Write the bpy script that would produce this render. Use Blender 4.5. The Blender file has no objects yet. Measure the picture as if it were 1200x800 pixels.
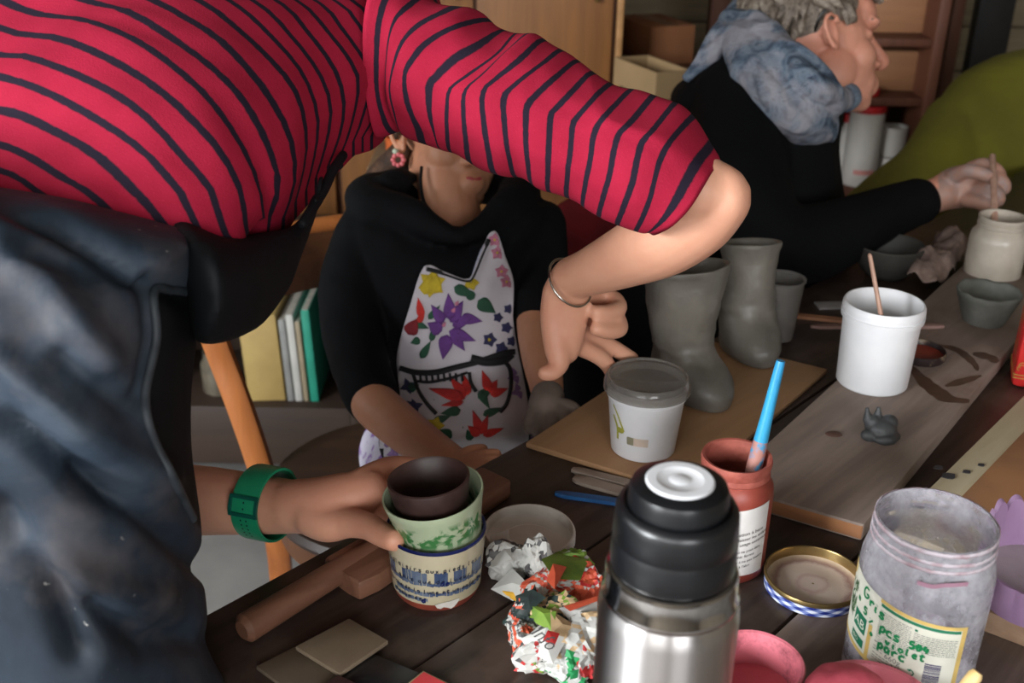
import bpy, bmesh, math, random
import numpy as np
from math import sin, cos, pi, radians, sqrt, atan2, tan
from mathutils import Vector, Matrix, Quaternion, noise
from mathutils.bvhtree import BVHTree

SC = bpy.context.scene
COL = SC.collection
random.seed(7)

# ------------------------------------------------------------------ camera
F = 1300.0
CAM = Vector((0, 0, 1.35))
PITCH = radians(25.0)
ROLL = radians(1.0)
Rr = Vector((1, 0, 0)); Ff = Vector((0, cos(PITCH), -sin(PITCH))); Uu = Vector((0, sin(PITCH), cos(PITCH)))
# roll about the view axis
RX = Rr * cos(ROLL) + Uu * sin(ROLL)
UX = Uu * cos(ROLL) - Rr * sin(ROLL)

def ray(px, py):
    return Ff + RX * ((px - 600) / F) + UX * ((400 - py) / F)
def V(px, py, d):
    return CAM + ray(px, py) * d
def T(px, py, z=0.75):
    r = ray(px, py)
    return CAM + r * ((z - CAM.z) / r.z)
def dep(p):
    return (Vector(p) - CAM).dot(Ff)
def proj(p):
    q = Vector(p) - CAM
    d = q.dot(Ff)
    return (600 + F * q.dot(RX) / d, 400 - F * q.dot(UX) / d, d)

cam = bpy.data.cameras.new('camera'); camo = bpy.data.objects.new('camera', cam); COL.objects.link(camo)
cam.sensor_width = 36; cam.lens = 39.0; cam.clip_start = 0.02
M3 = Matrix((RX, UX, -Ff)).transposed()
camo.matrix_world = Matrix.Translation(CAM) @ M3.to_4x4()
cam.dof.use_dof = True; cam.dof.focus_distance = 0.98; cam.dof.aperture_fstop = 8.0
SC.camera = camo
SC.view_settings.view_transform = 'Standard'
SC.view_settings.look = 'None'
SC.view_settings.gamma = 1.0
SC.view_settings.use_curve_mapping = False

# ------------------------------------------------------------------ materials
MATS = {}
def lin(c):
    return tuple(((x / 255) / 12.92 if x / 255 <= 0.04045 else (((x / 255) + 0.055) / 1.055) ** 2.4) for x in c)
class NT:
    def __init__(s, name):
        s.m = bpy.data.materials.new(name); s.m.use_nodes = True
        s.t = s.m.node_tree; s.n = s.t.nodes; s.l = s.t.links
        s.b = s.n['Principled BSDF']
        s.out = s.n['Material Output']
    def new(s, typ, **k):
        n = s.n.new(typ)
        for a, v in k.items(): setattr(n, a, v)
        return n
    def link(s, a, b): s.l.new(a, b)
    def coord(s, kind='Object', scale=None):
        tc = s.new('ShaderNodeTexCoord')
        o = tc.outputs[kind]
        if scale is not None:
            mp = s.new('ShaderNodeMapping'); s.link(o, mp.inputs[0])
            mp.inputs['Scale'].default_value = scale if hasattr(scale, '__len__') else (scale,) * 3
            o = mp.outputs[0]
        return o
    def noise(s, co, scale, detail=4, rough=0.55, dist=0.0):
        n = s.new('ShaderNodeTexNoise'); s.link(co, n.inputs['Vector'])
        n.inputs['Scale'].default_value = scale; n.inputs['Detail'].default_value = detail
        n.inputs['Roughness'].default_value = rough; n.inputs['Distortion'].default_value = dist
        return n.outputs['Fac']
    def ramp(s, fac, stops, interp='LINEAR'):
        r = s.new('ShaderNodeValToRGB'); s.link(fac, r.inputs[0])
        r.color_ramp.interpolation = interp
        e = r.color_ramp.elements
        while len(e) < len(stops): e.new(0.5)
        for i, (p, c) in enumerate(stops):
            e[i].position = p; e[i].color = (*c[:3], 1)
        return r.outputs[0]
    def mix(s, fac, a, b, mode='MIX'):
        m = s.new('ShaderNodeMix', data_type='RGBA', blend_type=mode)
        for sock, v in ((m.inputs[0], fac), (m.inputs[6], a), (m.inputs[7], b)):
            if isinstance(v, (int, float)): sock.default_value = v
            elif isinstance(v, tuple): sock.default_value = (*v[:3], 1)
            else: s.link(v, sock)
        return m.outputs[2]
    def bump(s, h, strength=0.3, dist=0.002):
        b = s.new('ShaderNodeBump'); s.link(h, b.inputs['Height'])
        b.inputs['Strength'].default_value = strength; b.inputs['Distance'].default_value = dist
        s.link(b.outputs[0], s.b.inputs['Normal'])
    def color(s, c):
        if isinstance(c, tuple): s.b.inputs['Base Color'].default_value = (*c[:3], 1)
        else: s.link(c, s.b.inputs['Base Color'])
    def set(s, **k):
        names = dict(rough='Roughness', metal='Metallic', trans='Transmission Weight', ior='IOR', alpha='Alpha',
                     coat='Coat Weight', sheen='Sheen Weight', sss='Subsurface Weight', spec='Specular IOR Level')
        for a, v in k.items(): s.b.inputs[names[a]].default_value = v
def mat(name, c1, c2=None, scale=30, rough=0.6, bump=0.0, bscale=None, stretch=(1, 1, 1), lo=0.35, hi=0.65, kind='Object', detail=5, **k):
    """mottled procedural material; colours are sRGB 0-255"""
    if name in MATS: return MATS[name]
    t = NT(name)
    co = t.coord(kind, stretch)
    if c2 is None: c2 = tuple(x * 0.85 for x in c1)
    f = t.noise(co, scale, detail)
    t.color(t.ramp(f, [(lo, lin(c1)), (hi, lin(c2))]))
    t.set(rough=rough, **k)
    if bump: t.bump(t.noise(co, bscale or scale * 3, 3), 0.5, bump)
    MATS[name] = t.m
    return t.m
def wood(name, c1, c2, scale=8, rough=0.55, ang=0.0, bump=0.0006, dirt=None, dirt_lo=0.5, kind='Object', along=0):
    if name in MATS: return MATS[name]
    t = NT(name)
    tc = t.coord(kind)
    mp = t.new('ShaderNodeMapping'); t.link(tc, mp.inputs[0]); mp.inputs['Rotation'].default_value = (0, 0, ang)
    st = [12, 12, 12]; st[along] = 1.0
    mp2 = t.new('ShaderNodeMapping'); t.link(mp.outputs[0], mp2.inputs[0]); mp2.inputs['Scale'].default_value = st
    f = t.noise(mp2.outputs[0], scale, 6, 0.6, 0.4)
    col = t.ramp(f, [(0.3, lin(c1)), (0.7, lin(c2))])
    if dirt:
        g = t.noise(tc, 7, 5, 0.6)
        fac = t.ramp(g, [(dirt_lo, (0, 0, 0)), (dirt_lo + 0.2, (1, 1, 1))])
        col = t.mix(fac, col, lin(dirt))
    t.color(col); t.set(rough=rough)
    t.bump(f, 0.5, bump)
    MATS[name] = t.m
    return t.m

# ------------------------------------------------------------------ mesh builder
def catmull(P, n, closed=False):
    P = [np.array(p, float) for p in P]
    N = len(P); out = []
    segs = N if closed else N - 1
    for i in range(segs):
        p1, p2 = P[i], P[(i + 1) % N]
        p0 = P[(i - 1) % N] if closed or i > 0 else 2 * p1 - p2
        p3 = P[(i + 2) % N] if closed or i < N - 2 else 2 * p2 - p1
        for k in range(n):
            t = k / n
            out.append(0.5 * ((2 * p1) + (-p0 + p2) * t + (2 * p0 - 5 * p1 + 4 * p2 - p3) * t * t + (-p0 + 3 * p1 - 3 * p2 + p3) * t ** 3))
    if not closed: out.append(P[-1])
    return out
def resample(P, n, closed=False):
    """n points evenly along a polyline"""
    P = [np.array(p, float) for p in P]
    Q = P + [P[0]] if closed else P
    L = [0]
    for a, b in zip(Q, Q[1:]): L.append(L[-1] + np.linalg.norm(b - a))
    out = []; m = n if closed else n - 1
    j = 0
    for i in range(n):
        s = L[-1] * i / m
        while j < len(L) - 2 and L[j + 1] < s: j += 1
        t = (s - L[j]) / max(L[j + 1] - L[j], 1e-9)
        out.append(Q[j] * (1 - t) + Q[j + 1] * t)
    return out

class MB:
    def __init__(s): s.v = []; s.f = []; s.m = []; s.uv = []; s.mat = 0; s.sm = []; s.smooth = True
    def face(s, idx, uv=None):
        s.f.append(tuple(idx)); s.m.append(s.mat); s.uv.append(uv); s.sm.append(s.smooth)
    def add(s, verts, faces, uvs=None):
        o = len(s.v); s.v += [tuple(v) for v in verts]
        for i, f in enumerate(faces): s.face([o + k for k in f], uvs[i] if uvs else None)
        return s
    def loft(s, rings, closed=True, cap0=True, cap1=True, vs=None, us=None):
        o = len(s.v); n = len(rings[0])
        for r in rings: s.v += [tuple(p) for p in r]
        for i in range(len(rings) - 1):
            for k in range(n if closed else n - 1):
                k2 = (k + 1) % n
                a, b, c, d = o + i * n + k, o + i * n + k2, o + (i + 1) * n + k2, o + (i + 1) * n + k
                u0, u1 = (k / n, (k + 1) / n)
                v0, v1 = (vs[i], vs[i + 1]) if vs else (i, i + 1)
                s.face((a, b, c, d), ((u0, v0), (u1, v0), (u1, v1), (u0, v1)))
        if closed and cap0: s.face([o + k for k in reversed(range(n))])
        if closed and cap1: s.face([o + (len(rings) - 1) * n + k for k in range(n)])
        return s
    def lathe(s, prof, c=(0, 0, 0), n=48, cap0=False, cap1=False, M=None, fn=None):
        rings = []
        for (r, z) in prof:
            rg = []
            for k in range(n):
                a = 2 * pi * k / n
                p = Vector((r * cos(a), r * sin(a), z))
                if fn: p = Vector(fn(p, a))
                if M: p = M @ p
                rg.append(p + Vector(c))
            rings.append(rg)
        return s.loft(rings, True, cap0, cap1)
    def tube(s, pts, rad, n=14, flat=1.0, up=None, cap=True, sub=0):
        P = [Vector(p) for p in pts]
        R = list(rad) if hasattr(rad, '__len__') else [rad] * len(P)
        if sub:
            X = catmull([(*p, r) for p, r in zip(P, R)], sub)
            P = [Vector(x[:3]) for x in X]; R = [max(x[3], 1e-4) for x in X]
        u = None; rings = []
        for i, p in enumerate(P):
            t = (P[min(i + 1, len(P) - 1)] - P[max(i - 1, 0)]).normalized()
            if up is not None: u = Vector(up) - t * t.dot(Vector(up))
            elif u is None:
                a = Vector((0, 0, 1)) if abs(t.z) < 0.9 else Vector((1, 0, 0)); u = a - t * t.dot(a)
            else: u = u - t * t.dot(u)
            u.normalize(); w = t.cross(u)
            rings.append([p + u * (R[i] * flat * cos(2 * pi * k / n)) + w * (R[i] * sin(2 * pi * k / n)) for k in range(n)])
        return s.loft(rings, True, cap, cap)
    def ball(s, c, r, M=None, n=20, m=12):
        r = r if hasattr(r, '__len__') else (r,) * 3
        rings = []
        for i in range(m + 1):
            ph = -pi / 2 + pi * i / m
            cr = max(cos(ph), 1e-3)
            rg = []
            for k in range(n):
                a = 2 * pi * k / n
                p = Vector((r[0] * cr * cos(a), r[1] * cr * sin(a), r[2] * sin(ph)))
                if M: p = M @ p
                rg.append(p + Vector(c))
            rings.append(rg)
        return s.loft(rings, True, True, True)
    def box(s, x0, x1, y0, y1, z0, z1, M=None, bev=0.0):
        """box with chamfered edges"""
        bm = bmesh.new()
        bmesh.ops.create_cube(bm, size=1)
        for v in bm.verts:
            v.co = Vector(((x0 + x1) / 2 + v.co.x * (x1 - x0), (y0 + y1) / 2 + v.co.y * (y1 - y0), (z0 + z1) / 2 + v.co.z * (z1 - z0)))
        if bev: bmesh.ops.bevel(bm, geom=list(bm.edges), offset=bev, segments=2, affect='EDGES', profile=0.5)
        s.from_bm(bm, M); bm.free(); return s
    def prism(s, poly, z0, z1, bev=0.0, M=None):
        """vertical prism over a polygon of (x,y)"""
        bm = bmesh.new()
        a = sum(poly[i][0] * poly[(i + 1) % len(poly)][1] - poly[(i + 1) % len(poly)][0] * poly[i][1] for i in range(len(poly)))
        if a < 0: poly = poly[::-1]
        lo = [bm.verts.new((p[0], p[1], z0)) for p in poly]; hi = [bm.verts.new((p[0], p[1], z1)) for p in poly]
        bm.faces.new(lo[::-1]); bm.faces.new(hi)
        n = len(poly)
        for i in range(n): bm.faces.new((lo[i], lo[(i + 1) % n], hi[(i + 1) % n], hi[i]))
        if bev: bmesh.ops.bevel(bm, geom=list(bm.edges), offset=bev, segments=2, affect='EDGES', profile=0.5)
        s.from_bm(bm, M); bm.free(); return s
    def from_bm(s, bm, M=None):
        bm.verts.index_update()
        o = len(s.v)
        for v in bm.verts: s.v.append(tuple(M @ v.co if M else v.co))
        sm = s.smooth
        for f in bm.faces: s.face([o + v.index for v in f.verts])
        return s
    def xform(s, M, start=0):
        for i in range(start, len(s.v)): s.v[i] = tuple(M @ Vector(s.v[i]))
        return s
    def map(s, fn, start=0):
        for i in range(start, len(s.v)): s.v[i] = tuple(fn(Vector(s.v[i])))
        return s
    def build(s, name, mats, parent=None, origin=None, sharp=40, world=False):
        mats = mats if isinstance(mats, (list, tuple)) else [mats]
        me = bpy.data.meshes.new(name)
        V_ = s.v
        if origin is not None:
            V_ = [tuple(Vector(v) - Vector(origin)) for v in s.v]
        me.from_pydata(V_, [], s.f)
        for m in mats: me.materials.append(m)
        me.polygons.foreach_set('material_index', s.m)
        me.polygons.foreach_set('use_smooth', s.sm)
        if any(u is not None for u in s.uv):
            ul = me.uv_layers.new(name='UVMap'); dat = []
            for f, u in zip(s.f, s.uv):
                if u is None or len(u) != len(f): dat += [0.0, 0.0] * len(f)
                else:
                    for q in u: dat += [q[0], q[1]]
            ul.data.foreach_set('uv', dat)
        me.update()
        if sharp: 
            try: me.set_sharp_from_angle(angle=radians(sharp))
            except Exception: pass
        ob = bpy.data.objects.new(name, me); COL.objects.link(ob)
        if parent is not None:
            ob.parent = parent
            if world: ob.location = -parent.location if origin is None else Vector(origin) - parent.location
        elif origin is not None: ob.location = origin
        return ob

def tag(o, label=None, cat=None, group=None, kind=None):
    if label: o['label'] = label
    if cat: o['category'] = cat
    if group: o['group'] = group
    if kind: o['kind'] = kind
    return o
def empty(name, loc, label, cat, group=None, rz=0, rot=None):
    o = bpy.data.objects.new(name, None); COL.objects.link(o)
    o.location = loc; o.empty_display_size = 0.02
    o.rotation_euler = rot if rot else (0, 0, rz)
    return tag(o, label, cat, group)

def organic(name, mb, voxel, mats, parent=None, smooth=3, world=True, disp=None, cut=None):
    """fuse overlapping solids into one continuous surface (voxel remesh), then relax it"""
    me = bpy.data.meshes.new('tmp'); me.from_pydata(mb.v, [], mb.f); me.update()
    bm = bmesh.new(); bm.from_mesh(me); bmesh.ops.recalc_face_normals(bm, faces=bm.faces); bm.to_mesh(me); bm.free()
    ob = bpy.data.objects.new('tmp', me); COL.objects.link(ob)
    r = ob.modifiers.new('r', 'REMESH'); r.mode = 'VOXEL'; r.voxel_size = voxel
    if smooth:
        q = ob.modifiers.new('s', 'SMOOTH'); q.iterations = smooth; q.factor = 0.6
    dg = bpy.context.evaluated_depsgraph_get()
    out = bpy.data.meshes.new_from_object(ob.evaluated_get(dg))
    bpy.data.objects.remove(ob); bpy.data.meshes.remove(me)
    out.name = name
    if disp:
        n = len(out.vertices)
        nor = [v.normal.copy() for v in out.vertices]
        for v, q in zip(out.vertices, nor):
            v.co = v.co + q * disp(v.co, q)
    if cut:
        bm = bmesh.new(); bm.from_mesh(out)
        bmesh.ops.delete(bm, geom=[v for v in bm.verts if cut(v.co)], context='VERTS')
        bm.to_mesh(out); bm.free()
    out.materials.clear()
    for m in (mats if isinstance(mats, (list, tuple)) else [mats]): out.materials.append(m)
    for p in out.polygons: p.use_smooth = True; p.material_index = 0
    ob = bpy.data.objects.new(name, out); COL.objects.link(ob)
    if parent is not None:
        ob.parent = parent
        if world: ob.location = -parent.location
    return ob

def fold(co, scale, axis=(1, 1, 1), seed=0.0):
    """wrinkle height: ridged noise, stretched along one axis"""
    p = Vector((co[0] * axis[0], co[1] * axis[1], co[2] * axis[2])) * scale + Vector((seed, seed * 1.7, -seed))
    return 1 - 2 * abs(noise.noise(p))

# flat lettering / strokes, laid on a cylinder or plane by a mapping function
def text_tris(body, size, align='LEFT', shear=0.0):
    cu = bpy.data.curves.new('t', 'FONT'); cu.body = body; cu.size = size; cu.align_x = align; cu.shear = shear
    cu.resolution_u = 2
    ob = bpy.data.objects.new('t', cu); COL.objects.link(ob)
    dg = bpy.context.evaluated_depsgraph_get()
    me = bpy.data.meshes.new_from_object(ob.evaluated_get(dg))
    v = [(p.co.x, p.co.y) for p in me.vertices]; f = [tuple(p.vertices) for p in me.polygons]
    bpy.data.objects.remove(ob); bpy.data.curves.remove(cu); bpy.data.meshes.remove(me)
    return v, f
def put_text(mb, body, size, fn, align='LEFT', shear=0.0, ox=0, oy=0):
    v, f = text_tris(body, size, align, shear)
    mb.add([fn(x + ox, y + oy) for x, y in v], f)
def put_poly(mb, poly, fn):
    mb.add([fn(x, y) for x, y in poly], [tuple(range(len(poly)))])
def put_rect(mb, x0, x1, y0, y1, fn, nx=8, ny=1):
    v = []; f = []
    for j in range(ny + 1):
        for i in range(nx + 1): v.append(fn(x0 + (x1 - x0) * i / nx, y0 + (y1 - y0) * j / ny))
    for j in range(ny):
        for i in range(nx):
            a = j * (nx + 1) + i; f.append((a, a + 1, a + nx + 2, a + nx + 1))
    mb.add(v, f)
def put_stroke(mb, pts, w, fn, n=4):
    """pen stroke: a ribbon of width w"""
    P = catmull(pts, n) if len(pts) > 2 else [np.array(p, float) for p in pts]
    L = []; Rt = []
    for i, p in enumerate(P):
        t = P[min(i + 1, len(P) - 1)] - P[max(i - 1, 0)]
        t = t / max(np.linalg.norm(t), 1e-9); nn = np.array((-t[1], t[0])) * w / 2
        L.append(p + nn); Rt.append(p - nn)
    v = [fn(*p) for p in L] + [fn(*p) for p in Rt]; k = len(P)
    mb.add(v, [(i, i + 1, k + i + 1, k + i) for i in range(k - 1)])
# ------------------------------------------------------------------ table frame
AZ = radians(42)
E1 = Vector((sin(AZ), cos(AZ), 0)); E2 = Vector((cos(AZ), -sin(AZ), 0))
O = T(248, 715)
def tuv(p):
    q = Vector(p) - O
    return q.dot(E1), q.dot(E2)
def TP(u, v, z=0.75):
    q = O + E1 * u + E2 * v
    return Vector((q.x, q.y, z))
TR = Matrix.Rotation(pi / 2 - AZ, 4, 'Z')   # local x along the table

table_wood = wood('table_wood', (34, 25, 21), (66, 51, 44), scale=5, rough=0.42, ang=0, dirt=(84, 70, 62), dirt_lo=0.55)
table_wood2 = wood('table_wood_lit', (72, 59, 51), (108, 92, 82), scale=5, rough=0.5, dirt=(134, 118, 106), dirt_lo=0.55)  # lighter plank wood: brighter light on the right-hand side painted in
TB = empty('work_table', (O.x, O.y, 0), 'long dark worn plank work table covered in clay dust, pots and jars', 'table', rz=pi / 2 - AZ)
def tpart(name, boxes, m, bev=0.003):
    mb = MB(); mb.smooth = False
    for b in boxes: mb.box(*b, bev=bev)
    return mb.build(name, m, TB)
edges = [0.0, 0.173, 0.358, 0.535, 0.72]
for i in range(4):
    a, b = edges[i], edges[i + 1]
    # local frame: x along table, y = -v
    tpart('plank', [(-0.42, 2.35, -b + 0.0012, -a - 0.0012, 0.722, 0.75)], table_wood if i < 2 else table_wood2, bev=0.0025)
W_ = edges[-1]
tpart('apron_rail', [(-0.34, 2.27, -0.07, -0.045, 0.64, 0.7215), (-0.34, 2.27, -W_ + 0.045, -W_ + 0.07, 0.64, 0.7215)], table_wood)
for u in (-0.33, 2.2):
    for v in (0.045, W_ - 0.115):
        tpart('leg', [(u, u + 0.07, -v - 0.07, -v, 0.0, 0.7215)], table_wood, bev=0.004)

# ------------------------------------------------------------------ room shell
def struct(name, mb, m, sharp=40):
    o = mb.build(name, m, sharp=sharp); o['kind'] = 'structure'; return o
floor_m = mat('floor_concrete', (150, 148, 145), (118, 116, 114), scale=3, rough=0.65, bump=0.0006, bscale=40, detail=8)
plaster = mat('dusty_plaster', (118, 108, 92), (96, 87, 74), scale=4, rough=0.85, bump=0.001)
XL, XR, YB, YF, ZC = -3.0, 3.2, 3.9, -3.2, 2.7
mb = MB(); mb.smooth = False; mb.box(XL - .1, XR + .1, YF - .1, YB + .1, -0.1, 0); struct('floor', mb, floor_m)
mb = MB(); mb.smooth = False; mb.box(XL - .1, XR + .1, YF - .1, YB + .1, ZC, ZC + 0.1); struct('ceiling', mb, mat('ceiling_plaster', (112, 106, 96), (100, 95, 86), scale=3, rough=0.9))
mb = MB(); mb.smooth = False; mb.box(XR, XR + .1, YF, YB, 0, ZC); struct('wall_right', mb, plaster)
# back wall of weathered horizontal boards
board_m = wood('siding_wood', (112, 100, 78), (140, 126, 100), scale=4, rough=0.8)
mb = MB(); mb.smooth = False
z = 0.0
while z < ZC: mb.box(XL, XR, YB, YB + 0.04, z, min(z + 0.145, ZC), bev=0.004); z += 0.15
mb.box(XL, XR, YB + 0.03, YB + 0.1, 0, ZC)
struct('wall_back', mb, board_m)
# window wall to the left and behind the camera: two tall windows each
def wall_with_windows(name, a0, a1, wins, horizontal_axis, c0, c1):
    mb = MB(); mb.smooth = False
    def bx(p0, p1, z0, z1):
        if horizontal_axis == 'x': mb.box(p0, p1, c0, c1, z0, z1)
        else: mb.box(c0, c1, p0, p1, z0, z1)
    xs = a0
    for (w0, w1, z0, z1) in wins:
        bx(xs, w0, 0, ZC); bx(w0, w1, 0, z0); bx(w0, w1, z1, ZC); xs = w1
    bx(xs, a1, 0, ZC)
    return struct(name, mb, plaster)
WL = [(-2.6, -0.8, 1.25, 2.6), (-0.4, 1.2, 1.25, 2.6)]
WF = [(-2.4, -0.4, 1.25, 2.62), (0.2, 1.9, 1.25, 2.62)]
wall_with_windows('wall_left', YF, YB, WL, 'y', XL - .1, XL)
wall_with_windows('wall_front', XL, XR, WF, 'x', YF - .1, YF)
wm = mat('window_paint', (200, 198, 190), (184, 182, 174), scale=6, rough=0.5)
def glass_mat(name, col=(255, 255, 255), rough=0.02):
    if name in MATS: return MATS[name]
    t = NT(name); t.color(lin(col)); t.set(rough=rough, trans=1.0, ior=1.45); MATS[name] = t.m; return t.m
k = 0
def area(name, loc, rot, sx, sy, power, col):
    l = bpy.data.lights.new(name, 'AREA'); l.shape = 'RECTANGLE'; l.size = sx; l.size_y = sy; l.energy = power; l.color = col
    o = bpy.data.objects.new(name, l); COL.objects.link(o); o.location = loc; o.rotation_euler = rot; return o
for (axis, wins, c) in (('y', WL, XL - .05), ('x', WF, YF - .05)):
    for (w0, w1, z0, z1) in wins:
        k += 1; mb = MB(); mb.smooth = False
        def bx(p0, p1, za, zb, t=0.025):
            if axis == 'x': mb.box(p0, p1, c - t, c + t, za, zb, bev=0.004)
            else: mb.box(c - t, c + t, p0, p1, za, zb, bev=0.004)
        bx(w0, w0 + .05, z0, z1); bx(w1 - .05, w1, z0, z1); bx(w0, w1, z0, z0 + .05); bx(w0, w1, z1 - .05, z1)
        mid = (w0 + w1) / 2; bx(mid - .02, mid + .02, z0, z1); bx(w0, w1, z0 + 0.95, z0 + 0.99)
        struct('window_%d' % k, mb, wm)
# daylight through those openings (overcast, cool)
for (w0, w1, z0, z1), P in zip(WL, (95, 8)):
    area('daylight', (XL - 0.12, (w0 + w1) / 2, (z0 + z1) / 2), (0, -pi / 2, 0), z1 - z0, w1 - w0, P * 3.0, (0.93, 0.97, 1.0))
for (w0, w1, z0, z1), P in zip(WF, (16, 22)):
    area('daylight', ((w0 + w1) / 2, YF - 0.12, (z0 + z1) / 2), (pi / 2, 0, 0), w1 - w0, z1 - z0, P * 3.0, (0.97, 0.98, 1.0))
wd = bpy.data.worlds.new('sky'); SC.world = wd; wd.use_nodes = True
wd.node_tree.nodes['Background'].inputs[0].default_value = (0.75, 0.85, 1.0, 1)
wd.node_tree.nodes['Background'].inputs[1].default_value = 0.35
SC.view_settings.exposure = 0.80

# ------------------------------------------------------------------ boards on the table
def poly_board(name, pts, z0, th, m, label, cat, bev=0.0015, edge=None):
    P = [T(x, y, z0 + th) if len(q) == 2 else None for q in pts for (x, y) in [q[:2]]]
    c = sum((Vector(p) for p in P), Vector()) / len(P)
    mb = MB(); mb.smooth = False
    mb.prism([(p.x - c.x, p.y - c.y) for p in P], 0.0, th, bev)
    o = mb.build(name, m); o.location = (c.x, c.y, z0)
    return tag(o, label, cat)
def para(p0, p1, p2, z):
    a, b, c = T(*p0, z), T(*p1, z), T(*p2, z)
    return [a, b, c, a + (c - b)]
def board3(name, P, z0, th, m, label, cat, bev=0.0015):
    c = sum(P, Vector()) / len(P)
    mb = MB(); mb.smooth = False
    mb.prism([(p.x - c.x, p.y - c.y) for p in P], 0.0, th, bev)
    o = mb.build(name, m); o.location = (c.x, c.y, z0)
    return tag(o, label, cat)
ang_t = pi / 2 - AZ
ply = wood('plywood', (150, 114, 80), (170, 132, 96), scale=3, rough=0.6, ang=-ang_t)
brown = para((616, 518), (802, 576), (970, 432), 0.757)
board3('modelling_board', brown, 0.7502, 0.0068, ply, 'thin brown plywood board carrying the grey clay boots and the lidded tub', 'board')
grey_m = wood('clay_dusted_wood', (116, 101, 92), (148, 131, 120), scale=3.2, rough=0.7, ang=-ang_t, dirt=(112, 86, 72), dirt_lo=0.56, bump=0.001)
gp = para((846, 566), (1013, 614), (1200, 388), 0.77)
# lengthen it away from the camera
dv = (gp[2] - gp[1]).normalized()
gp = [gp[0], gp[1], gp[2] + dv * 0.22, gp[3] + dv * 0.22]
tb_c = sum(gp, Vector()) / 4
board3('thick_board', gp, 0.7502, 0.0196, grey_m, 'thick greyish clay-dusted wooden board under the white bucket', 'board', bev=0.003)
_o = bpy.data.objects['thick_board']; _me = _o.data
_me.materials.append(wood('bare_board_edge', (160, 106, 64), (132, 88, 56), scale=3, rough=.7, dirt=(96, 80, 74), dirt_lo=.5)); _me.materials.append(mat('wet_slip_stain', (70, 48, 38), (88, 64, 52), scale=30, rough=.3))
_fd = ((gp[0] + gp[1]) / 2 - tb_c).normalized()
for p_ in _me.polygons:
    if abs(p_.normal.z) < .3 and p_.normal.dot(_fd) > .6: p_.material_index = 1
# dried and wet slip spills with shapes of their own, part of the board
def stain(pts, w):
    mb = MB(); P = catmull(pts, 5); L_ = []; R2 = []
    for i, p in enumerate(P):
        t = P[min(i + 1, len(P) - 1)] - P[max(i - 1, 0)]; t /= max(np.linalg.norm(t), 1e-9); ww = w * (.25 + sin(pi * (i + .5) / len(P))) * (1 + .5 * noise.noise(Vector((p[0] * .11, p[1] * .11, 0))))
        for l_, sg in ((L_, 1), (R2, -1)):
            q = T(p[0] - t[1] * ww * sg, p[1] + t[0] * ww * sg * .6, .7702); l_.append(q - Vector((_o.location.x, _o.location.y, _o.location.z)))
    n_ = len(P); mb.v = [tuple(q) for q in L_ + R2]
    for i in range(n_ - 1): mb.face((i, i + 1, n_ + i + 1, n_ + i))
    mb.build('slip_stain', _me.materials[2], _o)
stain([(1068, 430), (1084, 448), (1110, 466), (1136, 470)], 8); stain([(1100, 404), (1122, 410), (1140, 424), (1146, 434)], 4); stain([(1140, 414), (1158, 418), (1170, 424)], 5); stain([(1108, 452), (1130, 446), (1150, 440)], 5)
# cream bordered board at the right edge
GW = T(1200, 388, .77)
cream = wood('cream_board', (165, 150, 120), (182, 168, 140), scale=3, rough=0.7, ang=-ang_t)
orange = mat('orange_board_face', (142, 100, 66), (120, 84, 58), scale=9, rough=0.6)
A_, B_ = T(1101, 560, .76), T(1193, 470, .76)
d1 = (B_ - A_).normalized(); d2 = Vector((d1.y, -d1.x, 0))
A0 = A_ - d1 * (tuv(A_)[0] - 0.50)
P4 = [A0, A0 + d1 * 0.60, A0 + d1 * 0.60 + d2 * 0.25, A0 + d2 * 0.25]
c = sum(P4, Vector()) / 4
mb = MB(); mb.smooth = False
mb.prism([(p.x - c.x, p.y - c.y) for p in P4], 0, 0.0098, 0.0012)
mb.mat = 1
Q4 = [A0 + d1 * 0.03 + d2 * 0.03, A0 + d1 * 0.57 + d2 * 0.03, A0 + d1 * 0.57 + d2 * 0.225, A0 + d1 * 0.03 + d2 * 0.225]
mb.prism([(p.x - c.x, p.y - c.y) for p in Q4], 0.0096, 0.0106, 0.0003)
mb.mat = 2
for (x, y, r) in ((1100, 548, .004), (1112, 558, .006), (1133, 553, .0035), (1150, 545, .003)):
    q = T(x, y, .7606) - c
    mb.prism([(q.x + r * cos(a) * (1.6 if i % 2 else 1), q.y + r * sin(a)) for i, a in enumerate([2 * pi * t / 9 for t in range(9)])], 0.0106, 0.0112)
o = mb.build('cream_edged_board', [cream, orange, mat('dried_slip', (60, 58, 62), rough=.6)]); o.location = (c.x, c.y, 0.7502)
tag(o, 'flat wooden board with orange-brown face and cream border at the right edge', 'board')
# plank beneath the lavender dish
pk = [T(1150, 690, .772), T(1150, 712, .772), T(1230, 742, .772), T(1290, 690, .772), T(1206, 668, .772)]
board3('small_plank', pk, 0.7502, 0.0205, wood('raw_plank', (128, 100, 78), (160, 132, 108), scale=4, rough=.7), 'pale raw plank end under the lavender dish beside the big glass jar', 'board', bev=0.002)
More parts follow.
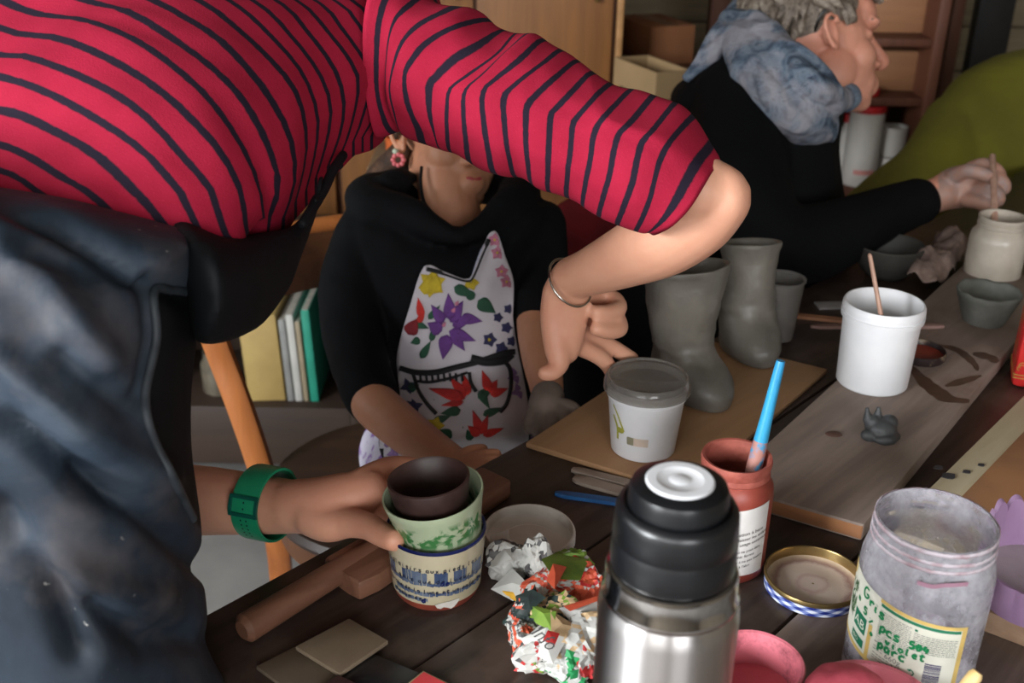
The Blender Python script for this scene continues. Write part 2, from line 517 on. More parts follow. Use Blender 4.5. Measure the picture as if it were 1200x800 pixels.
# ================================================================== things on the table
def cyl_fn(r, a0, z0, eps=0.0003, rfun=None):
    """map label coordinates (x along the girth, y up) onto a cylinder"""
    def f(x, y):
        rr = (rfun(z0 + y) if rfun else r) + eps
        a = a0 + x / r
        return (rr * cos(a), rr * sin(a), z0 + y)
    return f
def face_angle(p):           # angle on an upright object that faces the camera side
    return atan2(CAM.y - p.y, CAM.x - p.x)
def put_bars(mb, fn, x, y, n, w, h, vertical=False):
    rr = random.Random(5); t = 0
    while t < w:
        b = rr.choice((.0003, .0006, .0009))
        if vertical: put_rect(mb, x, x + h, y + t, y + t + b, fn, nx=6)
        else: put_rect(mb, x + t, x + t + b, y, y + h, fn, nx=1)
        t += b + rr.choice((.0003, .0006))

# ---- steel vacuum flask ------------------------------------------------------
steel = mat('brushed_steel', (176, 172, 170), (160, 157, 156), scale=40, rough=0.2, stretch=(1, 1, .02), metal=1.0)
_t = NT('brushed_steel_aniso'); _t.color(_t.ramp(_t.noise(_t.coord('Object', (1, 1, .02)), 60, 4), [(.3, lin((206, 202, 200))), (.7, lin((190, 187, 186)))])); _t.set(rough=.34, metal=1.0)
_t.b.inputs['Anisotropic'].default_value = .85; _t.b.inputs['Anisotropic Rotation'].default_value = .25; _tg = _t.new('ShaderNodeTangent', direction_type='RADIAL', axis='Z'); _t.link(_tg.outputs[0], _t.b.inputs['Tangent']); steel = _t.m
steel2 = mat('polished_steel', (196, 192, 190), (186, 182, 180), scale=40, rough=0.12, metal=1.0)
blackp = mat('black_plastic', (17, 18, 21), (12, 13, 15), scale=30, rough=0.32)
whitep = mat('white_plastic', (226, 226, 228), (212, 213, 216), scale=14, rough=0.42)
p = V(797, 563, .602); H = p.z - .75
th = empty('vacuum_flask', (p.x, p.y, .75), 'brushed steel vacuum flask with black screw cup and white button, in the foreground', 'flask')
mb = MB(); zt = H - 0.052
mb.lathe([(.0, 0), (.037, 0), (.0405, .003), (.0405, zt - .034), (.0400, zt - .028), (.0380, zt - .0235), (.0378, zt - .0225)], n=96)
mb.build('steel_body', steel, th)
mb = MB()
mb.lathe([(.0379, zt - .0235), (.0392, zt - .0215), (.0392, zt - .019), (.0376, zt - .0165), (.0376, zt - .006), (.0368, zt - .0035), (.034, zt - .002), (.0, zt - .002)], n=96)
mb.build('neck_ring', steel2, th)
mb = MB()
mb.lathe([(.0, zt - .0015), (.0350, zt - .0015), (.0354, zt + .001), (.0350, zt + .017), (.03485, zt + .0173), (.03485, zt + .0182), (.0350, zt + .0185), (.0340, zt + .034), (.0322, zt + .0375), (.0300, zt + .0385), (.0285, zt + .0378), (.0282, zt + .0366), (.0278, zt + .0366), (.0276, zt + .0455), (.0262, zt + .0495), (.0225, zt + .0515), (.0190, zt + .0518)], n=96)
mb.build('screw_cup', blackp, th)
mb = MB()
mb.lathe([(.0188, zt + .0500), (.0188, zt + .0522), (.0180, zt + .0530), (.0130, zt + .0530)], n=64); mb.lathe([(.0130, zt + .0530), (.0125, zt + .0527), (.0060, zt + .0527)], n=64); mb.lathe([(.0060, zt + .0527), (.0052, zt + .0531), (0.0001, zt + .0531)], n=64)
mb.build('push_button', whitep, th)

# ---- big glass jar -----------------------------------------------------------
def smear_glass(name, tint=(215, 213, 222), smear=(205, 200, 212), lo=.42, hi=.62, amt=.85):
    t = NT(name); co = t.coord('Object')
    n1 = t.noise(co, 26, 7, .6, .4); n2 = t.noise(co, 150, 5, .75)
    mm = t.new('ShaderNodeMath', operation='MULTIPLY_ADD'); t.link(n2, mm.inputs[0]); mm.inputs[1].default_value = .45; t.link(n1, mm.inputs[2])
    f = t.ramp(mm.outputs[0], [(lo + .2, (.10, .10, .10)), (hi + .30, (amt, amt, amt))])
    t.set(rough=.06, trans=1.0, ior=1.15); t.color(lin(tint))
    d = t.new('ShaderNodeBsdfPrincipled'); d.inputs['Base Color'].default_value = (*lin(smear), 1); d.inputs['Roughness'].default_value = .5
    mx = t.new('ShaderNodeMixShader'); t.link(f, mx.inputs[0]); t.link(t.b.outputs[0], mx.inputs[1]); t.link(d.outputs[0], mx.inputs[2])
    t.link(mx.outputs[0], t.out.inputs[0]); MATS[name] = t.m
    return t.m
jglass = smear_glass('smeared_glass', (232, 231, 236), (206, 204, 212), .34, .62, .66)
p = V(1098, 608, .80); H = p.z - .75; fa = face_angle(p)
J = empty('large_glass_jar', (p.x, p.y, .75), 'large open glass jar with pale lavender glaze dregs and a green handwritten label', 'jar')
JR = .0475
outer = [(.030, 0), (.0435, .0015), (.0470, .006), (JR, .012), (JR, H - .045), (.0470, H - .036), (.0448, H - .026), (.0428, H - .0205), (.0422, H - .0185), (.0434, H - .0165), (.0437, H - .0150), (.0428, H - .0135), (.0424, H - .011), (.0433, H - .0095), (.0430, H - .008), (.0424, H - .0065), (.0428, H - .004), (.0425, H - .001), (.0412, H)]
inner = [(.0398, H - .001), (.0395, H - .012), (.0412, H - .024), (.0440, H - .036), (.0450, H - .045), (.0450, .012), (.0425, .006), (.001, .005)]
mb = MB(); mb.lathe([(0.0005, 0)] + outer + inner, n=96); mb.build('glass_body', jglass, J)
mb = MB(); lev = .040
mb.lathe([(.001, .0056), (.042, .0068), (.0446, .013), (.0446, lev), (.040, lev - .002), (.001, lev - .003)], n=64)
mb.build('glaze_dregs', mat('lavender_glaze', (190, 160, 186), (172, 142, 170), scale=30, rough=.35), J)
# dried slip on the thread
mb = MB()
n = 150
for (z0_, z1_, rr0, sd) in ((H - .0165, H - .0145, .0437, 1), (H - .0105, H - .0085, .0433, 2), (H - .003, H - .0004, .0428, 3)):
    top_, bot_ = [], []
    for k in range(n):
        a = 2 * pi * k / n; w = .5 + .5 * noise.noise(Vector((cos(a) * 4, sin(a) * 4, sd * 9))); w2 = noise.noise(Vector((cos(a) * 16, sin(a) * 16, sd * 3)))
        th_ = .0001 + .0005 * w; top_.append(((rr0 + th_) * cos(a), (rr0 + th_) * sin(a), z1_ + .0008 * w2)); bot_.append(((rr0 + th_) * cos(a), (rr0 + th_) * sin(a), z0_ - .002 * w * abs(w2) - .0004))
    inn_t = [(p_[0] * .985, p_[1] * .985, p_[2]) for p_ in top_]; inn_b = [(p_[0] * .985, p_[1] * .985, p_[2]) for p_ in bot_]
    mb.loft([inn_b, bot_, top_, inn_t], True, False, False)
mb.mat = 1
put_stroke(mb, [(-.004, H - .026), (.006, H - .0265), (.014, H - .0240), (.026, H - .0230), (.030, H - .0235)], .0035, cyl_fn(.0455, fa, 0, .0006), 4)
mb.build('dried_slip_crust', [mat('dried_pink_slip', (204, 194, 202), (168, 140, 148), scale=70, rough=.8, bump=.0006, lo=.42, hi=.62), mat('mauve_slip', (170, 128, 146), rough=.6)], J, sharp=0)
# label: cream paper with yellow edging, print and handwriting
lab_p = mat('label_paper', (222, 222, 206), (214, 214, 200), scale=30, rough=.55)
lab_y = mat('label_yellow', (222, 190, 110), rough=.55)
lab_g = mat('label_green', (32, 122, 88), (26, 110, 80), rough=.5)
lab_t = mat('label_print', (120, 124, 118), rough=.6)
ink = mat('green_marker', (20, 140, 84), (14, 118, 70), scale=80, rough=.45)
leafm = mat('label_leaf_print', (92, 128, 84), (50, 78, 48), scale=240, rough=.6)
dpur = mat('barcode_ink', (72, 62, 110), rough=.6)
mb = MB()
L0, L1, Lz0, Lz1 = -.0760, .0385, .030, .0905
def fn(e):
    f_ = cyl_fn(JR, fa, 0, e)
    return lambda x, y: f_(x, y - .16 * (x - .035))
def lab_outline(x):          # top edge rises to the left like the paper in the photo
    return Lz1
g = fn(.0004); n = 30
vv = []; ff = []
for i in range(n + 1):
    x = L0 + (L1 - L0) * i / n; vv += [g(x, Lz0), g(x, lab_outline(x))]
for i in range(n): ff.append((2 * i, 2 * i + 2, 2 * i + 3, 2 * i + 1))
mb.add(vv, ff)
mb.mat = 1; g = fn(.0006)
put_rect(mb, -.026, L1, Lz1 - .0030, Lz1, g, 20); put_rect(mb, L1 - .004, L1, Lz0, Lz1, g, 2); put_rect(mb, -.076, L1, Lz0, Lz0 + .0035, g, 28); put_rect(mb, -.0325, -.0290, Lz0, Lz1 - .028, g, 1)
ye = [( -.067 + .005 * cos(t), .0850 + .006 * sin(t)) for t in [2 * pi * k / 14 for k in range(14)]]; put_poly(mb, ye, g)
mb.mat = 2
put_rect(mb, -.025, L1 - .005, Lz1 - .0060, Lz1 - .0034, g, 16)
put_rect(mb, -.050, -.0350, .048, .0625, fn(.0006), 5); put_rect(mb, -.050, -.0350, .036, .0430, fn(.0006), 5)
put_rect(mb, .0010, .0030, .0800, .0818, fn(.0007), 1)
mb.mat = 5
lf = random.Random(3)
for k in range(46):
    cx = -.0585 + lf.uniform(-.0065, .0065); cz = .066 + lf.uniform(-.014, .012); a = lf.uniform(.3, 2.7); l = lf.uniform(.003, .006); w = .0007
    put_poly(mb, [(cx - l * cos(a), cz - l * sin(a)), (cx + w * sin(a), cz - w * cos(a)), (cx + l * cos(a), cz + l * sin(a)), (cx - w * sin(a), cz + w * cos(a))], fn(.0006 + k * 1e-6))
mb.mat = 0
put_text(mb, 'AB', .0105, fn(.0008), ox=-.0492, oy=.0512)
put_text(mb, 'BIO', .0044, fn(.0008), ox=-.0480, oy=.0382)
mb.mat = 3
lr = random.Random(11)
for col, (xa, xb, za, zb) in enumerate(((-.025, -.001, .0535, .0815), (.0010, .0325, .0640, .0785))):
    z = zb
    while z > za:
        x = xa
        while x < xb - .001:
            w = min(lr.uniform(.001, .004), xb - x); put_rect(mb, x, x + w, z - .0005, z, fn(.0006), 1); x += w + .0006
        z -= .0016
for z, w in ((.0530, .009), (.0490, .010), (.0465, .008), (.0430, .012), (.0405, .016), (.0385, .019)):
    x = -.0255
    while x < -.0255 + w: put_rect(mb, x, x + .0022, z, z + .0006, fn(.0006), 1); x += .0028
put_text(mb, '660g', .0062, fn(.0007), ox=-.0160, oy=.0450)
put_text(mb, '345g', .0052, fn(.0007), ox=-.0110, oy=.0395)
mb.mat = 2
arc = [(.0035 + .0024 * cos(t), .0435 + .0024 * sin(t)) for t in [k * .55 - 2.2 for k in range(9)]]
put_stroke(mb, arc, .0009, fn(.0007), 1); put_poly(mb, [(.0010, .0455), (.0040, .0470), (.0032, .0442)], fn(.0008))
mb.mat = 4
z = .0375
br = random.Random(9)
while z < .0555:
    b = br.choice((.0004, .0007, .001)); put_rect(mb, .0120, .0240, z, z + b, fn(.0007), 4); z += b + br.choice((.0004, .0007))
mb.mat = 6
G = {
 'G': [[(.8, .95), (.35, 1), (.05, .55), (.2, .05), (.7, .1), (.85, .45), (.5, .42)]],
 'r': [[(.1, .6), (.2, 0)], [(.15, .4), (.45, .65), (.7, .55)]],
 'i': [[(.3, .6), (.25, .1), (.45, .02)], [(.38, .82), (.42, .88)]],
 'u': [[(.1, .6), (.1, .15), (.4, .02), (.6, .3)], [(.65, .62), (.62, .02)]],
 's': [[(.75, .62), (.3, .6), (.25, .38), (.65, .25), (.5, 0), (.05, .05)]],
 '=': [[(.1, .62), (.7, .62)], [(.1, .32), (.7, .32)]],
 '5': [[(.75, .95), (.25, .95), (.2, .55), (.6, .55), (.7, .2), (.4, 0), (.05, .1)]],
 '%': [[(.1, .05), (.8, .8)], [(.15, .75), (.2, .8)], [(.75, .08), (.8, .12)]],
 'p': [[(.15, .6), (.12, -.4)], [(.15, .5), (.5, .65), (.7, .35), (.45, .05), (.15, .1)]],
 'o': [[(.4, .62), (.08, .32), (.35, .02), (.7, .3), (.45, .62)]],
 'c': [[(.7, .55), (.35, .62), (.08, .3), (.35, .0), (.75, .08)]],
 '0': [[(.4, .95), (.08, .5), (.35, .02), (.72, .45), (.45, .95)], [(.15, .5), (.65, .55)]],
 '4': [[(.3, .95), (.08, .4), (.75, .42)], [(.6, .7), (.5, 0)]],
 'v': [[(.05, .62), (.3, .02), (.65, .62)]],
 'l': [[(.3, 1.05), (.22, .2), (.45, .02)]],
 'e': [[(.1, .3), (.6, .4), (.4, .65), (.08, .3), (.35, 0), (.7, .1)]],
 't': [[(.4, 1.0), (.3, .15), (.55, 0), (.75, .1)], [(.0, .65), (.8, .7)]],
 '+': [[(.4, .8), (.42, .1)], [(.05, .42), (.78, .5)]],
 'a': [[(.6, .6), (.2, .62), (.08, .2), (.35, .02), (.62, .3), (.62, .62), (.65, .05), (.8, 0)]],
 'n': [[(.1, .6), (.12, 0)], [(.12, .4), (.4, .63), (.6, .45), (.6, 0)]],
 'm': [[(.05, .6), (.07, 0)], [(.07, .4), (.25, .62), (.38, .4), (.38, 0)], [(.38, .4), (.6, .62), (.75, .4), (.75, 0)]],
 'd': [[(.6, .5), (.2, .6), (.08, .2), (.35, .02), (.62, .3)], [(.65, 1.0), (.62, 0)]],
 'b': [[(.15, 1.0), (.15, .05), (.5, .05), (.65, .35), (.2, .55)]],
 'x': [[(.1, .6), (.65, 0)], [(.65, .6), (.1, 0)]],
 'f': [[(.7, .95), (.4, 1), (.3, .6), (.28, -.2)], [(.1, .55), (.6, .55)]],
 'q': [[(.6, .6), (.15, .55), (.15, .1), (.6, .15)], [(.62, .62), (.62, -.4)]],
 'h': [[(.12, 1), (.12, 0)], [(.12, .4), (.45, .62), (.6, .4), (.6, 0)]],
}
def handwrite(mb, s, x, y, h, fn, w, adv=.82, slope=0.0, sx=.8):
    k = 0
    for ch in s:
        if ch in G:
            for st in G[ch]:
                put_stroke(mb, [(x + (k * adv + a * sx) * h, y + b * h + slope * (k * adv + a) * h) for a, b in st], w, fn, 3)
        k += 1 if ch != ' ' else .6
hw = fn(.0010)
handwrite(mb, 'G', -.0430, .0790, .0085, hw, 0.0016); handwrite(mb, 'ris', -.0355, .0770, .0078, hw, 0.0018, adv=.62, slope=-.16)
handwrite(mb, '=', -.0490, .0700, .0060, hw, 0.0015, slope=-.3); handwrite(mb, '5', -.0400, .0660, .0062, hw, 0.0016); handwrite(mb, '%', -.0330, .0630, .0056, hw, 0.0014)
handwrite(mb, 'pcs', -.0230, .0645, .0074, hw, 0.0018, adv=.72); handwrite(mb, '504', -.0010, .0645, .0062, hw, 0.0019, adv=.80)
handwrite(mb, 'violet', -.0170, .0570, .0058, hw, 0.0016, adv=.84)
handwrite(mb, '+', -.0305, .0535, .0052, hw, 0.0016); handwrite(mb, 'parc', -.0222, .0505, .0068, hw, 0.0019, adv=.80)
mb.build('label', [lab_p, lab_y, lab_g, lab_t, dpur, leafm, ink], J)

# ---- iron-red glaze jar with brush ------------------------------------------------
redg = mat('iron_red_glaze', (150, 68, 54), (122, 50, 40), scale=26, rough=.4, bump=.0004)
redg2 = mat('dried_iron_red_glaze', (172, 92, 78), (140, 66, 54), scale=60, rough=.7, bump=.001)
p = V(864, 533, .951); H = p.z - .75; fa = face_angle(p)
RJ = empty('red_glaze_jar', (p.x, p.y, .75), 'glass jar coated in iron red glaze with a white printed label, holding the blue brush', 'jar')
def bumpy(q, a): 
    k = 1 + .012 * noise.noise(Vector((cos(a) * 2, sin(a) * 2, q.z * 60))); return (q.x * k, q.y * k, q.z)
mb = MB()
mb.lathe([(.001, 0), (.030, 0), (.0338, .004), (.0345, .012), (.0345, H - .034), (.0335, H - .025), (.0300, H - .019), (.0285, H - .017)], n=64)
mb.mat = 1
mb.lathe([(.0285, H - .017), (.0300, H - .0155), (.0298, H - .013), (.0288, H - .011), (.0300, H - .007), (.0305, H - .003), (.0296, H), (.0272, H - .0005), (.0262, H - .006), (.0258, H - .018), (.0285, H - .026), (.0312, H - .034), (.0312, .010), (.0006, .008)], n=64, fn=bumpy)
mb.build('glass_body', [redg, redg2], RJ)
mb = MB(); mb.lathe([(.0006, .0085), (.0308, .011), (.0308, H - .055), (.0006, H - .056)], n=48); mb.build('glaze', mat('wet_red_glaze', (96, 38, 30), (80, 30, 24), rough=.2), RJ)
mb = MB(); f0 = cyl_fn(.0345, fa + .28, 0, .0004)
n = 24; vv = []; ff = []
for i in range(n + 1):
    x = -.040 + .068 * i / n; vv += [f0(x, .012), f0(x, H - .040 + .010 * (x + .04) / .068)]
for i in range(n): ff.append((2 * i, 2 * i + 2, 2 * i + 3, 2 * i + 1))
mb.add(vv, ff)
mb.mat = 1; f1 = cyl_fn(.0345, fa + .28, 0, .0007)
def sl(f, k=.16): return lambda x, y: f(x, y + k * x)
f1 = sl(f1)
for i, (s, sz, x) in enumerate((('Préparation à base', 0.0049, -.014), ('Ne pas laisser les enfants', 0.0044, -.0145), ('Pour un usage extérieur', 0.0044, -.0145), ('Ce qui ne peut être', 0.0037, -.008), ('Tenir fermé', 0.0041, -.004), ('Préparation à ne pas mettre', 0.0037, -.0165), ('au feu, tenir à l\'abri', 0.0037, -.0165), ('modèle fait', 0.0037, -.0165))):
    put_text(mb, s, sz, f1, ox=x, oy=.053 - i * .0052 - (.002 if i > 2 else 0))
mb.build('label', [mat('white_label', (214, 210, 206), (200, 196, 192), rough=.6), mat('black_print', (50, 48, 48), rough=.6)], RJ)
# brush
bl = mat('blue_brush_paint', (52, 152, 196), (28, 108, 164), scale=26, rough=.35, stretch=(1, 1, .2), lo=.45, hi=.6)
bl2 = mat('flaked_brush_wood', (170, 120, 110), (70, 140, 180), scale=110, rough=.6, lo=.5, hi=.62)
top = V(915, 423, .925); bot = V(884, 546, .956); dirv = (bot - top).normalized(); bot2 = bot + dirv * .062
BR = empty('paint_brush', bot2, 'speckled blue handled paintbrush standing in the red glaze jar', 'brush')
mb = MB(); mb.tube([top, top + dirv * .004, top.lerp(bot, .5), top.lerp(bot, .75)], [.0030, .0040, .0052, .0062], n=18, sub=3); mb.mat = 1
mb.tube([top.lerp(bot, .75), bot, bot2.lerp(bot, .55)], [.0062, .0068, .0055], n=18, sub=3)
mb.build('handle', [bl, bl2], BR, world=True)
mb = MB(); mb.tube([bot2.lerp(bot, .55), bot2.lerp(bot, .3), bot2], [.0062, .0066, .002], n=16, sub=3); mb.build('bristles', mat('brush_hair', (60, 40, 32), rough=.8), BR, world=True)

# ---- three nested cups --------------------------------------------------------------
def cup(name, loc, rot, prof, mats, label, cat, group=None, fn=None, n=72, matz=None):
    o = empty(name, loc, label, cat, group, rot=rot)
    return o
p = T(512, 686)
fa = face_angle(p)
C1 = empty('cream_cup', p, 'cream glazed cup with dark blue handwriting, lowest of the stack held by the hand', 'cup')
cream_g = mat('cream_glaze', (190, 180, 154), (174, 164, 136), scale=20, rough=.14)
terra = mat('bare_terracotta', (140, 62, 44), (118, 50, 36), scale=50, rough=.6)
navy = mat('navy_glaze', (34, 40, 92), (22, 28, 72), scale=60, rough=.15)
blu = mat('brushed_blue_glaze', (104, 116, 134), (58, 72, 102), scale=60, rough=.18, lo=.4, hi=.6, stretch=(1, 1, .3))
script = mat('script_ink', (24, 30, 54), rough=.3)
whiteg = mat('white_glaze_drip', (222, 216, 206), rough=.15)
h1 = .064
r1 = lambda z: .0375 + (.0425 - .0375) * min(z / h1, 1)
mb = MB(); mb.mat = 1
mb.lathe([(.001, .0), (.034, .0), (.0362, .003), (r1(.009), .009)], n=72)
mb.mat = 0
mb.lathe([(r1(.009), .009), (r1(.03), .03), (r1(h1 - .003), h1 - .003)], n=72); mb.mat = 2
mb.lathe([(r1(h1 - .003), h1 - .003), (.0426, h1 - .001), (.0415, h1), (.0398, h1 - .001)], n=72); mb.mat = 0
mb.lathe([(.0398, h1 - .001), (.036, .01), (.001, .007)], n=72)
ff_ = cyl_fn(.040, fa, 0, .0004, r1)
mb.mat = 3
rr = random.Random(4)
def washes(y0, y1, x0, x1, e):
    x = x0
    while x < x1:
        w = rr.uniform(.0012, .003); put_rect(mb, x, min(x + w, x1), y0 - rr.uniform(0, .0015), y1 - rr.uniform(0, .0015), cyl_fn(.040, fa, 0, e, r1), 1); x += w + rr.choice((0, 0, .0004))
for (x0, x1) in ((-.050, -.040), (-.031, -.008), (-.002, .009), (.014, .026), (.032, .046)): washes(.0330, .0440, x0, x1, .0003)
washes(.0300, .0335, -.052, .055, .0004); washes(.0195, .0235, -.040, .050, .0004); washes(.0130, .0165, -.045, -.008, .0004)
mb.mat = 5
handwrite(mb, 'ne plaisirs aux pieds les', -.052, .0440, .0042, cyl_fn(.040, fa, 0, .0006, r1), .0007, adv=.92)
handwrite(mb, 'nos amis que de lueurs', -.050, .0325, .0042, cyl_fn(.040, fa, 0, .0006, r1), .0006, adv=1.0)
handwrite(mb, 'marche de la lune et un enfant', -.052, .0215, .0040, cyl_fn(.040, fa, 0, .0006, r1), .0007, adv=.86)
handwrite(mb, 'tombe de', -.042, .0135, .0040, cyl_fn(.040, fa, 0, .0006, r1), .0007, adv=1.0)
mb.mat = 2; handwrite(mb, 'de', .0030, .0300, .0050, cyl_fn(.040, fa, 0, .0008, r1), .0011); handwrite(mb, 'd', -.0130, .0115, .0050, cyl_fn(.040, fa, 0, .0008, r1), .0016)
mb.mat = 4
dr = [(-.002, .010), (.0, .0065), (.003, .0055), (.0055, .0072), (.009, .0060), (.012, .0042), (.015, .0056), (.018, .009), (.020, .013), (.010, .0125), (.002, .0115)]
put_poly(mb, dr, cyl_fn(.040, fa, 0, .0009, r1))
mb.build('body', [cream_g, terra, navy, blu, whiteg, script], C1)

def green_cup_mat():
    t = NT('celadon_glaze'); co = t.coord('Object')
    w = t.noise(co, 55, 3, .5, 2.2)
    sep = t.new('ShaderNodeSeparateXYZ'); t.link(co, sep.inputs[0])
    band = t.new('ShaderNodeMapRange'); t.link(sep.outputs[2], band.inputs[0])
    for i, v in ((1, .026), (2, .036), (3, 0.0), (4, 1.0)): band.inputs[i].default_value = v
    b2 = t.new('ShaderNodeMapRange'); t.link(sep.outputs[2], b2.inputs[0])
    for i, v in ((1, .050), (2, .056), (3, 1.0), (4, 0.0)): b2.inputs[i].default_value = v
    f = t.ramp(w, [(.44, (0, 0, 0)), (.56, (1, 1, 1))])
    m1 = t.new('ShaderNodeMath', operation='MULTIPLY'); t.link(band.outputs[0], m1.inputs[0]); t.link(b2.outputs[0], m1.inputs[1])
    m2 = t.new('ShaderNodeMath', operation='MULTIPLY'); t.link(m1.outputs[0], m2.inputs[0]); t.link(f, m2.inputs[1])
    base = t.ramp(t.noise(co, 18, 4), [(.3, lin((172, 182, 152))), (.7, lin((152, 168, 138)))])
    t.color(t.mix(m2.outputs[0], base, lin((62, 116, 66)))); t.set(rough=.13)
    return t.m
cel = green_cup_mat()
rim_c = V(503, 569, .93)
q = Vector((p.x, p.y, .75 + .064))
axis = (rim_c - Vector((p.x - .000, p.y + .000, .787))).normalized()
tilt = Quaternion(RX.cross(Vector((0, 0, 1))).normalized(), 0)
def cup_at(name, center_rim, up, h, label, cat):
    rotq = Vector((0, 0, 1)).rotation_difference(up)
    o = empty(name, center_rim - up * h, label, cat); o.rotation_mode = 'QUATERNION'; o.rotation_quaternion = rotq
    return o
upg = (Vector((0, 0, 1)) - RX * .15 - Vector((0, 1, 0)) * .02).normalized()
h2 = .066
gc = Vector((p.x, p.y, .75 + .064)) + Vector((-.003, .001, .032))
C2 = cup_at('green_cup', gc, upg, h2, 'pale green glazed cup with leaf decoration, tilted in the middle of the stack', 'cup')
mb = MB()
def wob(q, a): k = 1 + .012 * sin(a * 3 + 1); return (q.x * k, q.y * k, q.z + .0012 * sin(a * 2))
mb.lathe([(.001, .0), (.0300, .0), (.0335, .004), (.0352, .02), (.0375, .040), (.0415, .058), (.0428, h2 - .002), (.0424, h2), (.0410, h2 - .0005), (.0395, .058), (.0345, .036), (.032, .012), (.001, .008)], n=72, fn=wob)
mb.build('body', cel, C2)
upb = (Vector((0, 0, 1)) - RX * .10 + Vector((0, 1, 0)) * .02).normalized()
h3 = .050
C3 = cup_at('brown_cup', gc + upg * .0135 + Vector((-.001, .002, 0)), upb, h3, 'small dark brown clay cup nested at the top of the stack', 'cup')
mb = MB(); 
mb.lathe([(.001, .0), (.0235, .0), (.0262, .003), (.0300, .020), (.0328, .036), (.0345, h3 - .003), (.0342, h3 - .0008), (.0328, h3), (.0312, h3 - .002), (.0285, .030), (.024, .008), (.001, .006)], n=72)
mb.build('body', mat('dark_brown_clay', (62, 42, 38), (50, 33, 30), scale=60, rough=.5, bump=.0003), C3)

# ---- white lid lying upside down ------------------------------------------------------
p = T(620, 634)
L = empty('jar_lid', p, 'white plastic screw lid lying upside down beside the stacked cups', 'lid')
mb = MB(); mb.lathe([(.001, 0), (.0395, 0), (.0415, .0012), (.0422, .003), (.0422, .0125), (.0415, .0138), (.0402, .0138), (.0398, .0125), (.0396, .004), (.038, .0028), (.024, .0026), (.0236, .0022), (.001, .0022)], n=72)
mb.build('cap', mat('ivory_plastic', (206, 202, 194), (192, 186, 178), scale=20, rough=.5), L)
mb = MB()
for k in range(60):
    a = 2 * pi * k / 60; mb.box(.0421, .0426, -.0006, .0006, .002, .0118, M=Matrix.Rotation(a, 4, 'Z'))
tag(mb.build('grip_ribs', MATS['ivory_plastic'], L), kind='stuff')

# ---- gold lid with blue gingham side ---------------------------------------------------
def gingham():
    t = NT('gingham'); co = t.coord('UV')
    def stripes(ax, sc):
        s = t.new('ShaderNodeSeparateXYZ'); t.link(co, s.inputs[0])
        m = t.new('ShaderNodeMath', operation='MULTIPLY'); t.link(s.outputs[ax], m.inputs[0]); m.inputs[1].default_value = sc
        fr = t.new('ShaderNodeMath', operation='FRACT'); t.link(m.outputs[0], fr.inputs[0])
        g = t.new('ShaderNodeMath', operation='GREATER_THAN'); t.link(fr.outputs[0], g.inputs[0]); g.inputs[1].default_value = .5
        return g.outputs[0]
    s = t.new('ShaderNodeSeparateXYZ'); t.link(co, s.inputs[0])
    a = t.new('ShaderNodeMath', operation='MULTIPLY_ADD'); t.link(s.outputs[0], a.inputs[0]); a.inputs[1].default_value = 12; t.link(s.outputs[1], a.inputs[2])
    b = t.new('ShaderNodeMath', operation='MULTIPLY_ADD'); t.link(s.outputs[0], b.inputs[0]); b.inputs[1].default_value = -12; t.link(s.outputs[1], b.inputs[2])
    outs = []
    for x in (a, b):
        fr = t.new('ShaderNodeMath', operation='FRACT'); t.link(x.outputs[0], fr.inputs[0])
        g = t.new('ShaderNodeMath', operation='GREATER_THAN'); t.link(fr.outputs[0], g.inputs[0]); g.inputs[1].default_value = .5; outs.append(g.outputs[0])
    ad = t.new('ShaderNodeMath', operation='ADD'); t.link(outs[0], ad.inputs[0]); t.link(outs[1], ad.inputs[1])
    hf = t.new('ShaderNodeMath', operation='MULTIPLY'); t.link(ad.outputs[0], hf.inputs[0]); hf.inputs[1].default_value = .5
    t.color(t.ramp(hf.outputs[0], [(0, lin((206, 210, 222))), (.4, lin((112, 126, 178))), (.9, lin((32, 46, 120)))], 'CONSTANT')); t.set(rough=.35)
    return t.m
p = T(952, 688)
L = empty('jar_lid', p, 'golden metal jar lid with blue gingham side, lying open with glaze inside', 'lid')
mb = MB(); prof = [(.0408, 0), (.0418, .0008), (.0420, .0095)]
n = 96; rings = [[Vector((r * cos(2 * pi * k / n), r * sin(2 * pi * k / n), z)) for k in range(n)] for r, z in prof]
mb.loft(rings, True, True, False, vs=[0, .1, 1.4]); mb.build('gingham_side', gingham(), L)
mb = MB(); mb.lathe([(.0420, .0095), (.0428, .0108), (.0430, .0128), (.0424, .0143), (.0410, .0143), (.0404, .0128), (.0402, .006), (.0400, .0018), (.001, .0014)], n=96)
mb.build('metal_rim', mat('gold_lacquer', (172, 148, 100), (150, 126, 82), rough=.28, metal=.85), L)
def lidglaze():
    t = NT('lid_glaze'); co = t.coord('Object'); 
    sp = t.new('ShaderNodeVectorMath', operation='LENGTH'); t.link(co, sp.inputs[0])
    n_ = t.noise(co, 60, 4, .6)
    m = t.new('ShaderNodeMath', operation='MULTIPLY_ADD'); t.link(n_, m.inputs[0]); m.inputs[1].default_value = .012; t.link(sp.outputs['Value'], m.inputs[2])
    t.color(t.ramp(m.outputs[0], [(.016, lin((196, 176, 164))), (.019, lin((178, 148, 140))), (.022, lin((200, 182, 168))), (.036, lin((200, 180, 166))), (.040, lin((128, 88, 84))), (.0445, lin((196, 176, 150)))]))
    t.set(rough=.5); return t.m
mb = MB(); mb.lathe([(.0405, .0055), (.039, .0046), (.034, .0036), (.018, .0040), (.016, .0045), (.001, .0042)], n=96); mb.build('glaze_film', lidglaze(), L)

